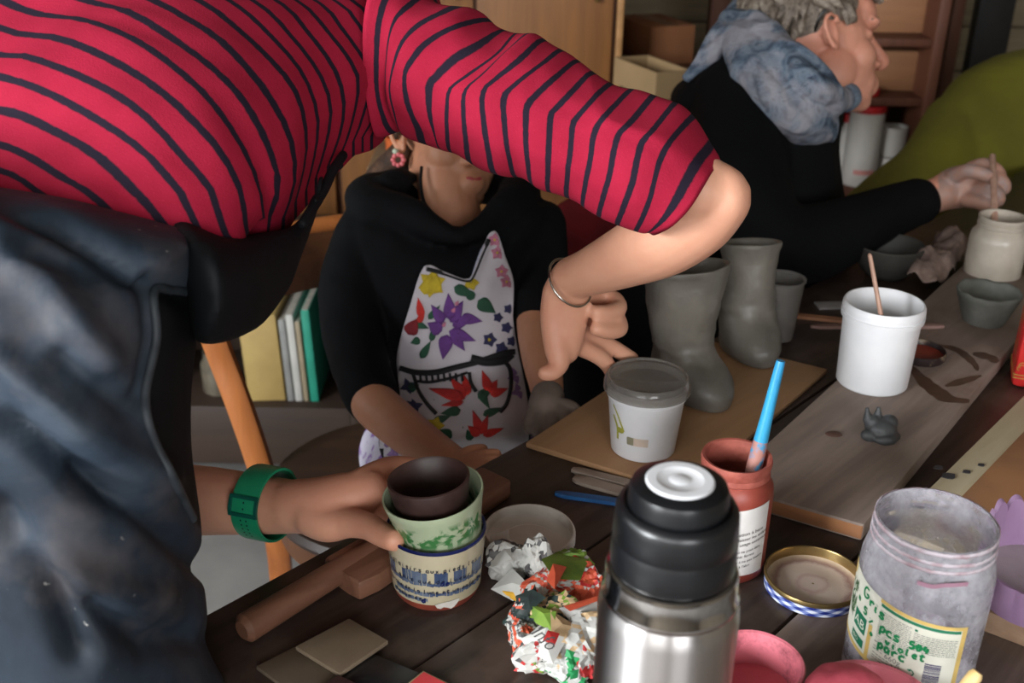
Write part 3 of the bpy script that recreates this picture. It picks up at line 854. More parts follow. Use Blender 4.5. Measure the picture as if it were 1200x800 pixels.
# ---- lidded white tub ------------------------------------------------------------------
p = T(753, 524, .757); fa = face_angle(p)
TU = empty('lidded_tub', (p.x, p.y, .7572), 'white plastic tub with clear lid on the brown board', 'tub')
mb = MB(); rt = lambda z: .0335 + (.0405 - .0335) * z / .075
mb.lathe([(.001, .0), (.0315, 0), (.0335, .0015), (rt(.064), .064), (rt(.064) + .0018, .0645), (rt(.064) + .0018, .0665), (rt(.068), .068), (rt(.074), .074), (.0425, .0755), (.0425, .077), (.0395, .077), (.039, .074), (.0325, .002), (.001, .002)], n=72)
mb.mat = 1; f1 = cyl_fn(.037, fa, 0, .0004, rt)
put_stroke(mb, [(-.036, .060), (-.030, .052), (-.024, .040), (-.021, .034)], .0022, f1); put_stroke(mb, [(-.036, .048), (-.030, .036), (-.030, .022)], .003, f1)
put_poly(mb, [(-.026 + .005 * cos(t), .034 + .0035 * sin(t)) for t in [2 * pi * k / 12 for k in range(12)]], f1)
mb.mat = 2; put_poly(mb, [(x, y) for x, y in ((-.0175, .0215), (-.0165, .0205), (-.010, .0205), (-.0095, .0300), (-.0165, .0300), (-.0175, .0290))], f1)
mb.mat = 3; put_rect(mb, -.010, .0055, .0205, .0300, f1, 5)
mb.build('pot', [whitep, mat('tub_print_green', (176, 176, 70), (150, 150, 60), rough=.5), mat('tub_print_grey', (150, 146, 120), rough=.5), mat('tub_print_pink', (214, 196, 180), rough=.5)], TU)
clear = NT('clear_plastic'); clear.color(lin((200, 196, 190))); clear.set(rough=.12, trans=.85, ior=1.3); clear = clear.m
mb = MB(); mb.lathe([(.0430, .0705), (.0448, .0705), (.0446, .078), (.0428, .0835), (.0412, .0855), (.0395, .0855), (.0385, .0835), (.001, .0832), (.001, .0826), (.0388, .0828), (.041, .0845), (.0424, .0825), (.0436, .078), (.0436, .071)], n=72)
mb.build('lid', clear, TU)
mb = MB(); mb.lathe([(.001, .068), (.0388, .068), (.0388, .0695), (.001, .0697)], n=48); mb.build('contents', mat('grey_slip', (104, 98, 88), (84, 78, 70), scale=30, rough=.4), TU)

# ---- white bucket with stick ---------------------------------------------------------------
p = T(1021, 447, .77)
BU = empty('white_bucket', (p.x, p.y, .77), 'open white plastic bucket standing on the thick grey board', 'bucket')
top = V(1033, 367, 1.215); H = top.z - .77
rb = lambda z: .0400 + .0035 * z / H
mb = MB(); mb.lathe([(.001, .0), (.038, 0), (.040, .002), (rb(H - .018), H - .018), (rb(H) + .0020, H - .0178), (rb(H) + .0024, H - .0125), (rb(H) + .0006, H - .012), (rb(H) + .0006, H - .0085), (rb(H) + .0020, H - .008), (rb(H) + .0016, H - .003), (rb(H), H), (rb(H) - .0016, H), (rb(H) - .0022, H - .004), (.0378, .003), (.001, .003)], n=84)
mb.build('pot', whitep, BU)
mb = MB(); mb.lathe([(.001, .004), (.0376, .004), (.0395, .030), (.001, .031)], n=40); mb.build('white_glaze', mat('white_liquid', (206, 204, 198), (196, 192, 186), rough=.3), BU)
g1 = [atan2(*(V(1022, 372, 1.25) - p).yx), atan2(*(V(1058, 370, 1.25) - p).yx)]
for a, m_, pts in ((g1[0] - .25, mat('red_mark', (176, 60, 60)), [(-.003, 0), (.003, .001), (0, .007), (-.003, 0)]), (g1[1] - .1, mat('black_mark', (50, 46, 46)), [(-.004, .008), (.001, .006), (.003, .002), (.001, -.001)])):
    mb = MB(); put_stroke(mb, pts, .0014, cyl_fn(.0405, a, H - .018, .0002), 3); mb.build('glaze_mark', m_, BU)
a = V(1019, 297, 1.195); b = V(1034, 378, 1.222); d_ = (b - a).normalized()
mb = MB(); mb.tube([a, a + d_ * .002, b + d_ * .045], [.002, .0038, .0046], n=12, flat=.6)
o = mb.build('stirring_stick', wood('pale_stick', (170, 128, 110), (196, 160, 140), rough=.6, along=2), origin=b + d_ * .04); tag(o, 'thin wooden stirring stick leaning in the white bucket', 'stick')

# red-glazed lid behind the bucket
p = T(1077, 418, .77); L = empty('jar_lid', (p.x, p.y, .77), 'small dark rimmed lid with red glaze inside, behind the white bucket', 'lid')
mb = MB(); mb.lathe([(.001, 0), (.0285, 0), (.0300, .002), (.0303, .010), (.0292, .011), (.0284, .010), (.0280, .003), (.001, .0025)], n=48); mb.build('cap', mat('dark_lid', (44, 34, 34), (170, 150, 120), scale=30, lo=.6, hi=.7, rough=.4), L)
mb = MB(); mb.lathe([(.0279, .0045), (.001, .0042)], n=40); mb.build('glaze', mat('orange_red_glaze', (142, 56, 40), (120, 44, 34), rough=.35), L)

# flat sticks / tools on the far side of the bucket
def stick(name, a, b, w, m, label, cat='tool', th=.004, z=.77, wide_end=None, group=None):
    A, B = T(*a, z + th), T(*b, z + th); c = (A + B) / 2
    d = (B - A).normalized(); s = Vector((-d.y, d.x, 0)); L = (B - A).length
    N = 14; pts = []
    for i in range(N + 1):
        x = i / N; ww = w * (0.55 if i in (0, N) else 1)
        if wide_end: ww *= 1 + (wide_end - 1) * max(0, (x - .7) / .3)
        pts.append((x, ww))
    poly = [tuple((A + d * L * x + s * ww / 2 - c).xy) for x, ww in pts] + [tuple((A + d * L * x - s * ww / 2 - c).xy) for x, ww in reversed(pts)]
    mb = MB(); mb.smooth = False; mb.prism(poly, 0, th, min(.0012, th * .3))
    o = mb.build(name, m); o.location = (c.x, c.y, z + .0001); return tag(o, label, cat, group)
stick('wooden_ruler', (919, 367), (1000, 375), .011, mat('orange_wood', (166, 116, 84), (146, 100, 72), rough=.6), 'orange-brown flat stick lying behind the white bucket', 'stick', z=.75)
stick('modelling_tool', (950, 381), (1106, 380), .008, mat('pinkish_wood', (150, 118, 110), (130, 102, 94), rough=.6), 'pinkish wooden modelling tool with flared tip behind the bucket', 'tool', wide_end=1.8, z=.77)
mb = MB(); q = T(975, 359); mb.smooth = False; mb.box(-.022, .022, -.012, .012, 0, .003, bev=.001)
o = mb.build('grey_slab', mat('pale_grey_slab', (128, 124, 122), (112, 108, 106), rough=.7)); o.location = (q.x, q.y, .7502); o.rotation_euler = (0, 0, .1); tag(o, 'small pale grey rectangular slab beyond the orange stick', 'slab')

# ---- little clay animal on the thick board ------------------------------------------------------
p = T(1031, 512, .77)
mb = MB()
mb.ball((0, .0, .010), (.017, .014, .012)); mb.ball((.008, .004, .014), (.010, .010, .011)); mb.ball((-.009, .003, .016), (.009, .008, .009)); mb.ball((-.013, -.006, .006), (.010, .008, .007))
mb.tube([(-.014, .004, .018), (-.017, .005, .033)], [.0055, .002]); mb.tube([(-.004, .006, .019), (-.004, .007, .033)], [.0055, .002]); mb.tube([(.016, -.004, .005), (.004, -.014, .005), (-.010, -.013, .005)], [.005, .006, .003], sub=4)
clay_d = mat('dark_wet_clay', (74, 76, 78), (58, 59, 61), scale=50, rough=.5, bump=.0008)
o = organic('clay_figure', mb, .0010, clay_d, smooth=2, world=False, disp=lambda c, n: .0005 * noise.noise(c * 120)); o.location = (p.x, p.y, .7695); tag(o, 'small curled dark grey clay animal on the thick board', 'figurine')
q = T(977, 509, .77); mb = MB(); mb.ball((0, 0, 0), (.009, .006, .0016)); o = mb.build('clay_crumb', mat('brown_crumb', (92, 62, 52), rough=.8)); o.location = (q.x, q.y, .7705); tag(o, 'flat reddish brown clay crumb to the left of the clay animal', 'crumb')

# ---- pair of grey clay boots -----------------------------------------------------------------------
clayg = mat('grey_leather_hard_clay', (118, 113, 104), (88, 85, 79), scale=12, rough=.42, bump=.004, bscale=38)
def boot(label, sh_px, sh_d, base_px, toe_px, top_px_y, r, hz, seed):
    base = T(*base_px, .757); toe = T(*toe_px, .757)
    toe = Vector((toe.x, toe.y, .757)); base = Vector((base.x, base.y, .757)); d = (toe - base); d.z = 0; Lf = d.length; d.normalize(); s = Vector((-d.y, d.x, 0))
    # shell: outer and inner surface of an open shaft, closed foot
    n = 48; rings = []
    def ring(c, ra, rb, z, tiltx=0):
        return [Vector(c) + d * (ra * cos(2 * pi * k / n)) + s * (rb * sin(2 * pi * k / n)) + Vector((0, 0, z + tiltx * cos(2 * pi * k / n))) for k in range(n)]
    H = hz
    keys = [  # (z, centre shift along foot, half length, half width)
        (0.000, .34 * Lf, .36 * Lf + .026, .026), (.004, .34 * Lf, .38 * Lf + .030, .031), (.018, .34 * Lf, .38 * Lf + .032, .035), (.034, .26 * Lf, .32 * Lf + .032, .036),
        (.050, .12 * Lf, .17 * Lf + .033, .036), (.064, .03 * Lf, .05 * Lf + .035, .037), (.085, 0, .037, r * .93), (.11, 0, r * .99, r * .97), (H - .012, 0, r * 1.02, r * 1.02), (H - .004, 0, r * 1.06, r * 1.07), (H, 0, r * 1.07, r * 1.06)]
    keys = catmull(keys, 4)
    for z, sh, a, b in keys:
        rings.append(ring(base + d * sh, a, b, z, .010 * max(0, (z - .1) / .05)))
    inner = [(H, r * 1.0), (H - .004, r * .95), (H - .02, r * .9), (.07, r * .85), (.06, .001)]
    for z, a in inner: rings.append(ring(base, a, a, z, .010 * max(0, (z - .1) / .05)))
    mb = MB(); mb.loft(rings, True, True, True)
    st = 0
    def dsp(v):
        c = base + Vector((0, 0, v.z - .757)); o = (v - base); o.z = 0
        k = o.length
        if k < .004: return v
        w = .0032 * noise.noise(v * 26 + Vector((seed, 0, 0))) + .0016 * noise.noise(v * 60) + .0006 * noise.noise(v * 130)
        crease = .0045 * (1 - abs(noise.noise(Vector((v.x * 22 + seed, v.y * 22, v.z * 95))))) * math.exp(-((v.z - .757 - .055) / .02) ** 2)
        return v + o.normalized() * (w - crease)
    mb.map(dsp)
    o = mb.build('clay_boot', clayg, origin=base, sharp=0); return tag(o, label, 'boot', None)
boot('grey clay boot nearer the lidded tub, one of a sculpted pair', None, None, (793, 452), (842, 480), 0, .0435, .150, 1.0)
boot('grey clay boot further back beside the clear cup, one of a sculpted pair', None, None, (868, 404), (893, 428), 0, .0345, .138, 5.0)
# clear plastic cup behind
q = T(909, 394, .757)
CC = empty('clear_cup', (q.x, q.y, .7572), 'clear plastic cup standing behind the clay boots', 'cup')
mb = MB(); mb.lathe([(.001, 0), (.021, 0), (.0215, .001), (.0275, .078), (.029, .079), (.029, .081), (.0268, .081), (.0210, .002), (.001, .002)], n=48); mb.build('body', clear, CC)

# ---- far end of the table: jar, small clay bowl, dark bowl, cloth, red carton --------------------
jarw = mat('slip_coated_glass', (196, 186, 172), (172, 162, 148), scale=22, rough=.3)
q = T(1159, 333); tz = V(1168, 268, 1.545)
JJ = empty('slip_jar', (q.x, q.y, .75), 'cream slip filled glass jar the woman dips her stick into', 'jar'); H = .105
mb = MB(); mb.lathe([(.001, 0), (.036, 0), (.0395, .004), (.0395, H - .035), (.038, H - .026), (.032, H - .018), (.0305, H - .016), (.033, H - .014), (.033, H - .009), (.031, H - .008), (.033, H - .003), (.0325, H), (.030, H), (.029, H - .012), (.034, H - .03), (.034, .01), (.001, .008)], n=60, fn=bumpy); mb.build('glass_body', jarw, JJ)
mb = MB(); mb.lathe([(.001, .009), (.0335, .011), (.0335, H - .034), (.001, H - .035)], n=40); mb.build('slip', mat('cream_slip', (190, 180, 164), rough=.3), JJ)
q = T(1149, 392, .75)
SB = empty('clay_beaker', (q.x, q.y, .7502), 'small grey clay beaker with ragged flared rim near the red carton', 'beaker')
mb = MB(); rag = lambda p_, a: (p_.x * (1 + .03 * noise.noise(Vector((cos(a) * 2, sin(a) * 2, p_.z * 30)))), p_.y * (1 + .03 * noise.noise(Vector((cos(a) * 2, sin(a) * 2, 9)))), p_.z + (.003 * noise.noise(Vector((cos(a) * 3, sin(a) * 3, 1))) if p_.z > .04 else 0))
mb.lathe([(.001, 0), (.018, 0), (.0195, .003), (.022, .012)], n=48, fn=rag); mb.mat = 1
mb.lathe([(.022, .012), (.031, .034), (.0385, .055), (.0405, .062), (.0392, .064), (.0368, .061), (.029, .034), (.018, .010), (.001, .008)], n=48, fn=rag)
mb.build('body', [mat('tan_clay_foot', (120, 92, 74), rough=.8), mat('grey_white_clay', (128, 130, 124), (96, 98, 92), scale=26, rough=.6, bump=.001)], SB, sharp=0)
q = T(1037, 322)
DB = empty('dark_bowl', (q.x, q.y, .75), 'round dark grey clay bowl under the forearm of the woman in black', 'bowl')
mb = MB(); mb.lathe([(.001, 0), (.026, 0), (.038, .010), (.047, .028), (.051, .048), (.049, .050), (.047, .048), (.043, .028), (.034, .014), (.001, .010)], n=48, fn=bumpy); mb.build('body', mat('dark_grey_clay', (66, 64, 60), (50, 49, 46), scale=14, rough=.55), DB)
# crumpled rag
def rag_mesh(name, quadpts, amp, m, label, cat, seed=0, z=.75, th=.0015, n=34, ridges=9):
    P = [T(*q_, z) for q_ in quadpts]; mb = MB(); vv = []
    for j in range(n + 1):
        for i in range(n + 1):
            s, t_ = i / n, j / n
            c = (P[0] * (1 - s) + P[1] * s) * (1 - t_) + (P[3] * (1 - s) + P[2] * s) * t_
            e = min(s, 1 - s, t_, 1 - t_) * 4; e = min(1, .35 + e)
            h = amp * e * (.55 + .45 * fold(c, ridges, seed=seed)) + amp * .3 * fold(c, ridges * 3, seed=seed + 3)
            wx = .008 * noise.noise(c * 30 + Vector((seed, 1, 2))); wy = .008 * noise.noise(c * 30 + Vector((4, seed, 2)))
            vv.append(Vector((c.x + wx, c.y + wy, z + max(.0015, h))))
    f = [(j * (n + 1) + i, j * (n + 1) + i + 1, (j + 1) * (n + 1) + i + 1, (j + 1) * (n + 1) + i) for j in range(n) for i in range(n)]
    mb.add(vv, f); c = sum(P, Vector()) / 4
    o = mb.build(name, m, origin=c, sharp=0); md = o.modifiers.new('t', 'SOLIDIFY'); md.thickness = th; md.offset = 1
    return tag(o, label, cat)
rag_mesh('crumpled_rag', [(1060, 338), (1096, 346), (1140, 300), (1096, 291)], .042, mat('dirty_rag', (158, 136, 126), (96, 78, 72), scale=34, rough=.9), 'crumpled dirty pinkish cloth lying beside the dark bowl', 'cloth', seed=2.0, ridges=13)
# red carton with gold print, leaning out of frame
q = T(1189, 447, .75)
RC = empty('red_carton', (q.x + .028, q.y + .004, .7502), 'red carton with gold and green print at the right edge of the table', 'carton', rz=-.35)
mb = MB(); mb.box(-.03, .03, -.03, .03, 0, .125, bev=.006); mb.mat = 1
for z in (.012, .016): mb.box(-.0303, .0303, -.0303, .0303, z, z + .0012)
rr = random.Random(2)
for k in range(26):
    a, z = rr.uniform(-.024, .02), rr.uniform(.024, .085); pts = [(a + .004 * cos(t) * (1 + .4 * t / 6), z + .004 * sin(t)) for t in [i * .7 for i in range(7)]]
    put_stroke(mb, pts, .0011, lambda x, y: (x, -.0304, y), 2); put_stroke(mb, pts, .0011, lambda x, y: (-.0304, x, y), 2)
mb.mat = 2; mb.box(-.0304, -.010, -.0304, -.0300, .088, .104); mb.box(-.0304, -.0300, -.028, -.004, .088, .104)
mb.build('carton_body', [mat('red_print', (186, 38, 34), (164, 30, 30), rough=.4), mat('gold_print', (168, 124, 58), rough=.4), mat('green_print', (120, 168, 90), rough=.4)], RC)

# ---- lavender scalloped dish ------------------------------------------------------------------
lav = mat('lavender_plastic', (170, 138, 172), (152, 120, 156), scale=14, rough=.4)
q = T(1206, 706, .7725); LD = empty('lavender_dish', (q.x, q.y, .7725), 'lavender plastic dish with a tall scalloped back on the small plank', 'dish')
mb = MB(); n = 288; dd = (Vector((CAM.x, CAM.y, 0)) - Vector((q.x, q.y, 0))).normalized(); aF = atan2(dd.y, dd.x)
def wallh(a):
    back = .5 - .5 * cos(a - aF); back = max(0, min(1, (back - .35) / .25))
    sc = abs(sin(a * 8)) ** .45
    return .036 + back * (.028 + .013 * sc)
def lring(k, f, rr_): return [Vector((rr_(a) * cos(a), rr_(a) * sin(a), f(a))) for a in [2 * pi * i / n for i in range(n)]]
R = .044
rings = [lring(0, lambda a: 0, lambda a: .030), lring(0, lambda a: .001, lambda a: R * .86), lring(0, lambda a: .010, lambda a: R * .93)]
for t_ in (.3, .6, .85, .97, 1.0): rings.append(lring(0, lambda a, t_=t_: .010 + (wallh(a) - .010) * t_, lambda a, t_=t_: R * (.95 + .05 * t_) + .0012 * abs(sin(a * 8)) * t_))
for t_ in (.97, .8, .5, .2): rings.append(lring(0, lambda a, t_=t_: .010 + (wallh(a) - .010) * t_, lambda a, t_=t_: R * (.95 + .05 * t_) - .0028))
rings.append(lring(0, lambda a: .006, lambda a: .001))
mb.loft(rings, True, True, True); mb.build('shell', lav, LD)
mb = MB(); mb.lathe([(.001, .0065), (.038, .012), (.0405, .030), (.030, .029), (.001, .028)], n=48); mb.build('glaze', mat('pale_grey_glaze', (176, 164, 166), (160, 148, 150), rough=.4), LD)

# ---- pink pots at the bottom edge ----------------------------------------------------------------
pinkg = mat('pink_glaze', (206, 104, 116), (190, 84, 98), scale=20, rough=.4, bump=.0005)
pinks = smear_glass('pink_smeared_glass', (224, 190, 196), (204, 110, 122), lo=.25, hi=.42, amt=.97)
def pot(px, py, z, r, name, label, inner_m, lvl, H):
    q = T(px, py, z)
    o = empty(name, (q.x, q.y, .75), label, 'pot'); H = z - .75
    mb = MB(); mb.lathe([(.001, 0), (r * .82, 0), (r * .9, .004), (r * .97, H - .008), (r * 1.02, H - .006), (r * 1.03, H - .001), (r, H), (r * .95, H - .001), (r * .9, H - .008), (r * .84, .005), (.001, .004)], n=64, fn=bumpy)
    mb.build('pot_wall', pinks, o)
    mb = MB(); mb.lathe([(.001, .005), (r * .83, .006), (r * .87, lvl), (r * .5, lvl - .002), (.001, lvl - .001)], n=48); mb.build('glaze', inner_m, o); return o
pot(886, 774, .80, .0345, 'pink_glaze_pot', 'small pot smeared with pink glaze, behind the steel flask', pinkg, .022, .05)
PB = pot(1025, 826, .802, .046, 'pink_glaze_bowl', 'wide pot with pink glaze and a pink sponge at the bottom edge', pinkg, .020, .05)
mb = MB(); q = T(992, 797, .815)
mb.ball((0, 0, .0), (.028, .022, .017), n=28, m=16); mb.ball((.012, -.004, .004), (.016, .018, .012))
o = organic('pink_sponge', mb, .0016, mat('pink_sponge_foam', (214, 92, 108), (200, 78, 96), scale=70, rough=.8, bump=.001), smooth=3, world=False, disp=lambda c, n: .0012 * noise.noise(c * 90)); o.location = (q.x, q.y, .806); tag(o, 'bright pink glaze-soaked sponge resting in the wide pink pot', 'sponge')
a = V(1146, 787, .74); b = V(1104, 842, .745); d_ = (b - a).normalized()
mb = MB(); mb.tube([a, a + d_ * .003, a + d_ * .02], [.0035, .0050, .0052], n=14); mb.mat = 1; mb.tube([a + d_ * .02, a + d_ * .12], [.0051, .0045], n=14)
o = mb.build('wooden_tool', [mat('yellow_tip', (214, 176, 104), (226, 196, 140), scale=60, rough=.5), MATS['pale_stick']], origin=a); tag(o, 'yellow tipped wooden stick poking up at the bottom edge before the jar', 'stick')

# ---- wooden clay paddle ---------------------------------------------------------------------------
pw = wood('paddle_wood', (96, 62, 46), (122, 84, 64), scale=4, rough=.5, ang=-radians(40))
zb = .7505; A = T(283, 737, .765); B = T(402, 664, .765); d = (B - A); d.z = 0; d.normalize(); s = Vector((-d.y, d.x, 0))
A = Vector((A.x, A.y, 0)); B = Vector((B.x, B.y, 0))
PD = empty('clay_paddle', (A.x, A.y, .75), 'long-handled wooden clay paddle lying behind the stacked cups', 'paddle')
mb = MB(); mb.tube([A + Vector((0, 0, .7635)), A + d * .004 + Vector((0, 0, .7635)), A.lerp(B, .5) + Vector((0, 0, .7635)), B + d * .035 + Vector((0, 0, .7635))], [.008, .0125, .0118, .0105], n=18)
mb.build('handle', pw, PD, world=True)
h1_, h2_ = T(379, 653, .770), T(420, 683, .770); e1, e2 = T(565, 545, .770), T(600, 562, .770)
poly = [tuple(h1_.xy), tuple((h1_.lerp(h2_, .28) - d * .0).xy), tuple(h1_.lerp(h2_, .72).xy), tuple(h2_.xy), tuple((h2_ + d * .022 - s * .004).xy), tuple(e2.xy), tuple(e1.xy)]
mb = MB(); mb.smooth = False; mb.prism(poly, .7503, .7700, .0035); mb.build('blade', pw, PD, world=True)

# ---- test tiles ----------------------------------------------------------------------------------
def tile(pts, z, th, m, label, cat='tile', name='clay_tile', group=None, top=None):
    P = [T(x, y, z + th) for x, y in pts]; c = sum(P, Vector()) / len(P)
    mb = MB(); mb.smooth = False; mb.prism([(q.x - c.x, q.y - c.y) for q in P], 0, th, .0008)
    mats = [m]
    if top:
        mb.mat = 1; mats.append(top); mb.prism([((q.x - c.x) * .86, (q.y - c.y) * .86) for q in P], th - .0001, th + .0006)
    o = mb.build(name, mats); o.location = (c.x, c.y, z); return tag(o, label, cat, group)
bg = mat('beige_bisque', (106, 92, 76), (96, 82, 68), scale=30, rough=.7)
bg2 = mat('pale_bisque', (128, 112, 92), (116, 100, 82), scale=30, rough=.65)
tile([(300, 780), (352, 754), (400, 786), (352, 818)], .7502, .004, bg, 'plain brownish beige test tile at the bottom left')
tile([(346, 757), (409, 724), (455, 750), (398, 789)], .7546, .0042, bg2, 'larger pale beige test tile overlapping the brownish one', top=None)
tile([(397, 795), (437, 765), (492, 788), (455, 822)], .7502, .004, mat('black_glaze_tile', (34, 34, 36), (26, 26, 28), scale=12, rough=.3), 'glossy black test tile next to the beige tiles')
tile([(470, 806), (496, 785), (530, 802), (505, 826)], .7502, .004, mat('cream_tile', (170, 160, 120), rough=.5), 'cream tile with a bright red glazed centre at the bottom edge', top=mat('coral_glaze', (204, 60, 66), (190, 48, 58), rough=.3))
tile([(372, 806), (396, 790), (418, 800), (398, 822)], .7548, .0035, mat('plum_glaze', (66, 42, 48), rough=.4), 'tiny plum coloured tile beside the black tile')

# ---- tools near the brown board ---------------------------------------------------------------------
stick('blue_modelling_stick', (650, 576), (738, 588), .0085, mat('blue_stick_paint', (34, 92, 146), (24, 70, 120), scale=40, rough=.5), 'flat blue stick lying between the white lid and brown board', 'stick', z=.7502)
gs = mat('pale_bone_wood', (150, 136, 124), (134, 120, 108), scale=30, rough=.6)
stick('wooden_spatula', (670, 548), (760, 570), .0105, gs, 'pale wooden spatula nearest the brown board edge', 'tool', z=.7502, th=.004)
stick('wooden_spatula', (672, 558), (764, 584), .014, gs, 'pale rounded spatula with a hole beside the blue stick', 'tool', z=.7502, th=.004)

# ---- crumpled newspaper -----------------------------------------------------------------------------
def news_mats():
    out = [mat('paper_white', (192, 190, 184), (170, 170, 166), scale=30, rough=.7)]
    for nm, c1, c2 in (('paper_orange', (206, 92, 62), (190, 74, 50)), ('paper_green', (112, 140, 48), (84, 116, 40)), ('paper_dark', (40, 58, 54), (28, 36, 36)), ('paper_red', (186, 46, 44), (160, 36, 38)), ('paper_tan', (196, 168, 130), (170, 140, 104)), ('paper_grey', (92, 90, 90), (60, 58, 58)), ('paper_yellow', (222, 170, 50), (204, 150, 40)), ('paper_bright_green', (36, 150, 84), (30, 130, 74))):
        out.append(mat(nm, c1, c2, scale=60, rough=.6))
    return out
NM = news_mats()
NP = T(648, 722); NPo = Vector((NP.x, NP.y, .75))
mb = MB(); mb.smooth = False
rn = random.Random(21)
def facet_ball(mb, c, rad, seed, nsub=3, cols=(0, 0, 0, 1, 4, 6), sq=.8):
    bm = bmesh.new(); bmesh.ops.create_icosphere(bm, subdivisions=4, radius=1)
    rz = random.Random(seed)
    planes = [(Vector((rz.gauss(0, 1), rz.gauss(0, 1), rz.gauss(0, 1))).normalized(), rz.uniform(.55, .95)) for _ in range(16)]
    for v in bm.verts:
        n = v.co.normalized(); r = 1.25
        for pn, h in planes:
            k = n.dot(pn)
            if k > .05: r = min(r, h / k)
        r *= 1 + .20 * fold(n, 2.1, seed=seed) + .10 * fold(n, 5.5, seed=seed + 4)
        v.co = Vector((n.x * rad[0], n.y * rad[1], n.z * rad[2])) * r + Vector(c)
        if v.co.z < .7503: v.co.z = .7503
    bm.verts.index_update(); o = len(mb.v)
    for v in bm.verts: mb.v.append(tuple(v.co))
    for f in bm.faces:
        cc = f.calc_center_median(); q = noise.noise(cc * 200 + Vector((seed, 0, 0))); q2 = noise.noise(cc * 36 + Vector((0, seed, 0)))
        mb.mat = cols[int(abs(q2 * 2.4 + .10 * q) * len(cols)) % len(cols)]
        mb.face([o + v.index for v in f.verts])
    bm.free()
def nb(px, py, d, r): q_ = T(px, py, .75 + d); return (q_.x, q_.y, .75 + d)
for (px, py, zz, r, seed, cols) in (
    (604, 660, .016, (.018, .014, .018), 1, (0, 0, 0, 0, 6)), (632, 660, .026, (.014, .014, .018), 2, (0, 6, 0, 0)), (668, 664, .022, (.022, .014, .016), 3, (2, 2, 2, 0)),
    (640, 690, .026, (.022, .018, .018), 4, (1, 0, 1, 4, 0)), (690, 690, .022, (.018, .020, .022), 5, (1, 0, 4, 1, 1)), (655, 718, .030, (.026, .018, .014), 6, (2, 5, 5, 3, 5)),
    (618, 720, .020, (.017, .015, .018), 7, (3, 3, 1, 0)), (615, 745, .014, (.016, .016, .014), 8, (1, 0, 6, 0)), (640, 755, .022, (.022, .016, .015), 9, (0, 0, 6, 0, 4, 0)),
    (682, 738, .026, (.020, .020, .016), 10, (0, 5, 0, 0)), (668, 775, .015, (.020, .020, .013), 11, (0, 8, 0, 5)), (692, 772, .016, (.016, .020, .016), 12, (0, 4, 0, 6)), (625, 775, .010, (.014, .010, .010), 13, (0, 4, 2, 0))):
    facet_ball(mb, nb(px, py, zz, 0), r, seed, cols=cols)
# loose folded sheets poking out
def sheet(pts, m, h):
    mb.mat = m; P = [T(x, y, .75 + z_) for (x, y, z_) in pts]
    c = sum(P, Vector()) / len(P) + Vector((0, 0, h)); o = len(mb.v); mb.v += [tuple(p_) for p_ in P] + [tuple(c)]
    for i in range(len(P)): mb.face((o + i, o + (i + 1) % len(P), o + len(P)))
sheet([(575, 690, .004), (600, 665, .02), (625, 690, .03), (601, 704, .006)], 0, .004)
sheet([(588, 692, .009), (606, 694, .014), (606, 705, .009), (596, 700, .006)], 7, .002)
sheet([(574, 628, .030), (596, 620, .035), (600, 655, .04), (575, 665, .02)], 0, .004)
sheet([(634, 655, .05), (650, 648, .045), (690, 655, .04), (680, 680, .045), (650, 678, .05)], 2, .003)
sheet([(648, 660, .052), (664, 664, .05), (650, 690, .052), (640, 680, .05)], 1, .002)
sheet([(660, 710, .045), (700, 698, .045), (700, 704, .045), (668, 716, .045)], 1, .001)
sheet([(655, 712, .044), (700, 702, .044), (700, 735, .03), (670, 730, .036)], 0, .004)
sheet([(604, 698, .035), (624, 690, .045), (640, 700, .045), (622, 715, .04), (606, 712, .03)], 3, .003)
sheet([(620, 708, .04), (652, 716, .046), (648, 740, .04), (628, 730, .036)], 2, .004)
sheet([(645, 714, .046), (678, 735, .038), (668, 748, .034), (646, 742, .04)], 5, .003)
sheet([(610, 748, .03), (640, 735, .04), (668, 742, .036), (648, 778, .026), (620, 764, .02)], 0, .006)
sheet([(642, 738, .044), (656, 742, .044), (650, 756, .042), (636, 750, .042)], 4, .001)
sheet([(600, 755, .02), (606, 768, .014), (618, 780, .01), (602, 772, .006)], 1, .002)
sheet([(640, 770, .014), (660, 775, .02), (690, 800, .006), (680, 806, .003)], 0, .004)
sheet([(664, 760, .038), (674, 764, .036), (670, 772, .034), (662, 768, .034)], 8, .001)
sheet([(668, 786, .022), (678, 784, .022), (677, 794, .018), (668, 796, .018)], 8, .001)
# printed masthead fragments
mb.mat = 6
ax = T(650, 750, .792) - T(640, 740, .792); ax.normalize(); ay = Vector((-ax.y, ax.x, .35)).normalized()
b0 = T(621, 741, .798)
put_text(mb, 'Info', .016, lambda x, y: b0 + ax * x + ay * y, shear=.2)
o = mb.build('crumpled_newspaper', NM, origin=NPo, sharp=15); tag(o, 'crumpled ball of colourful newspaper pages between the cups and the steel flask', 'newspaper')
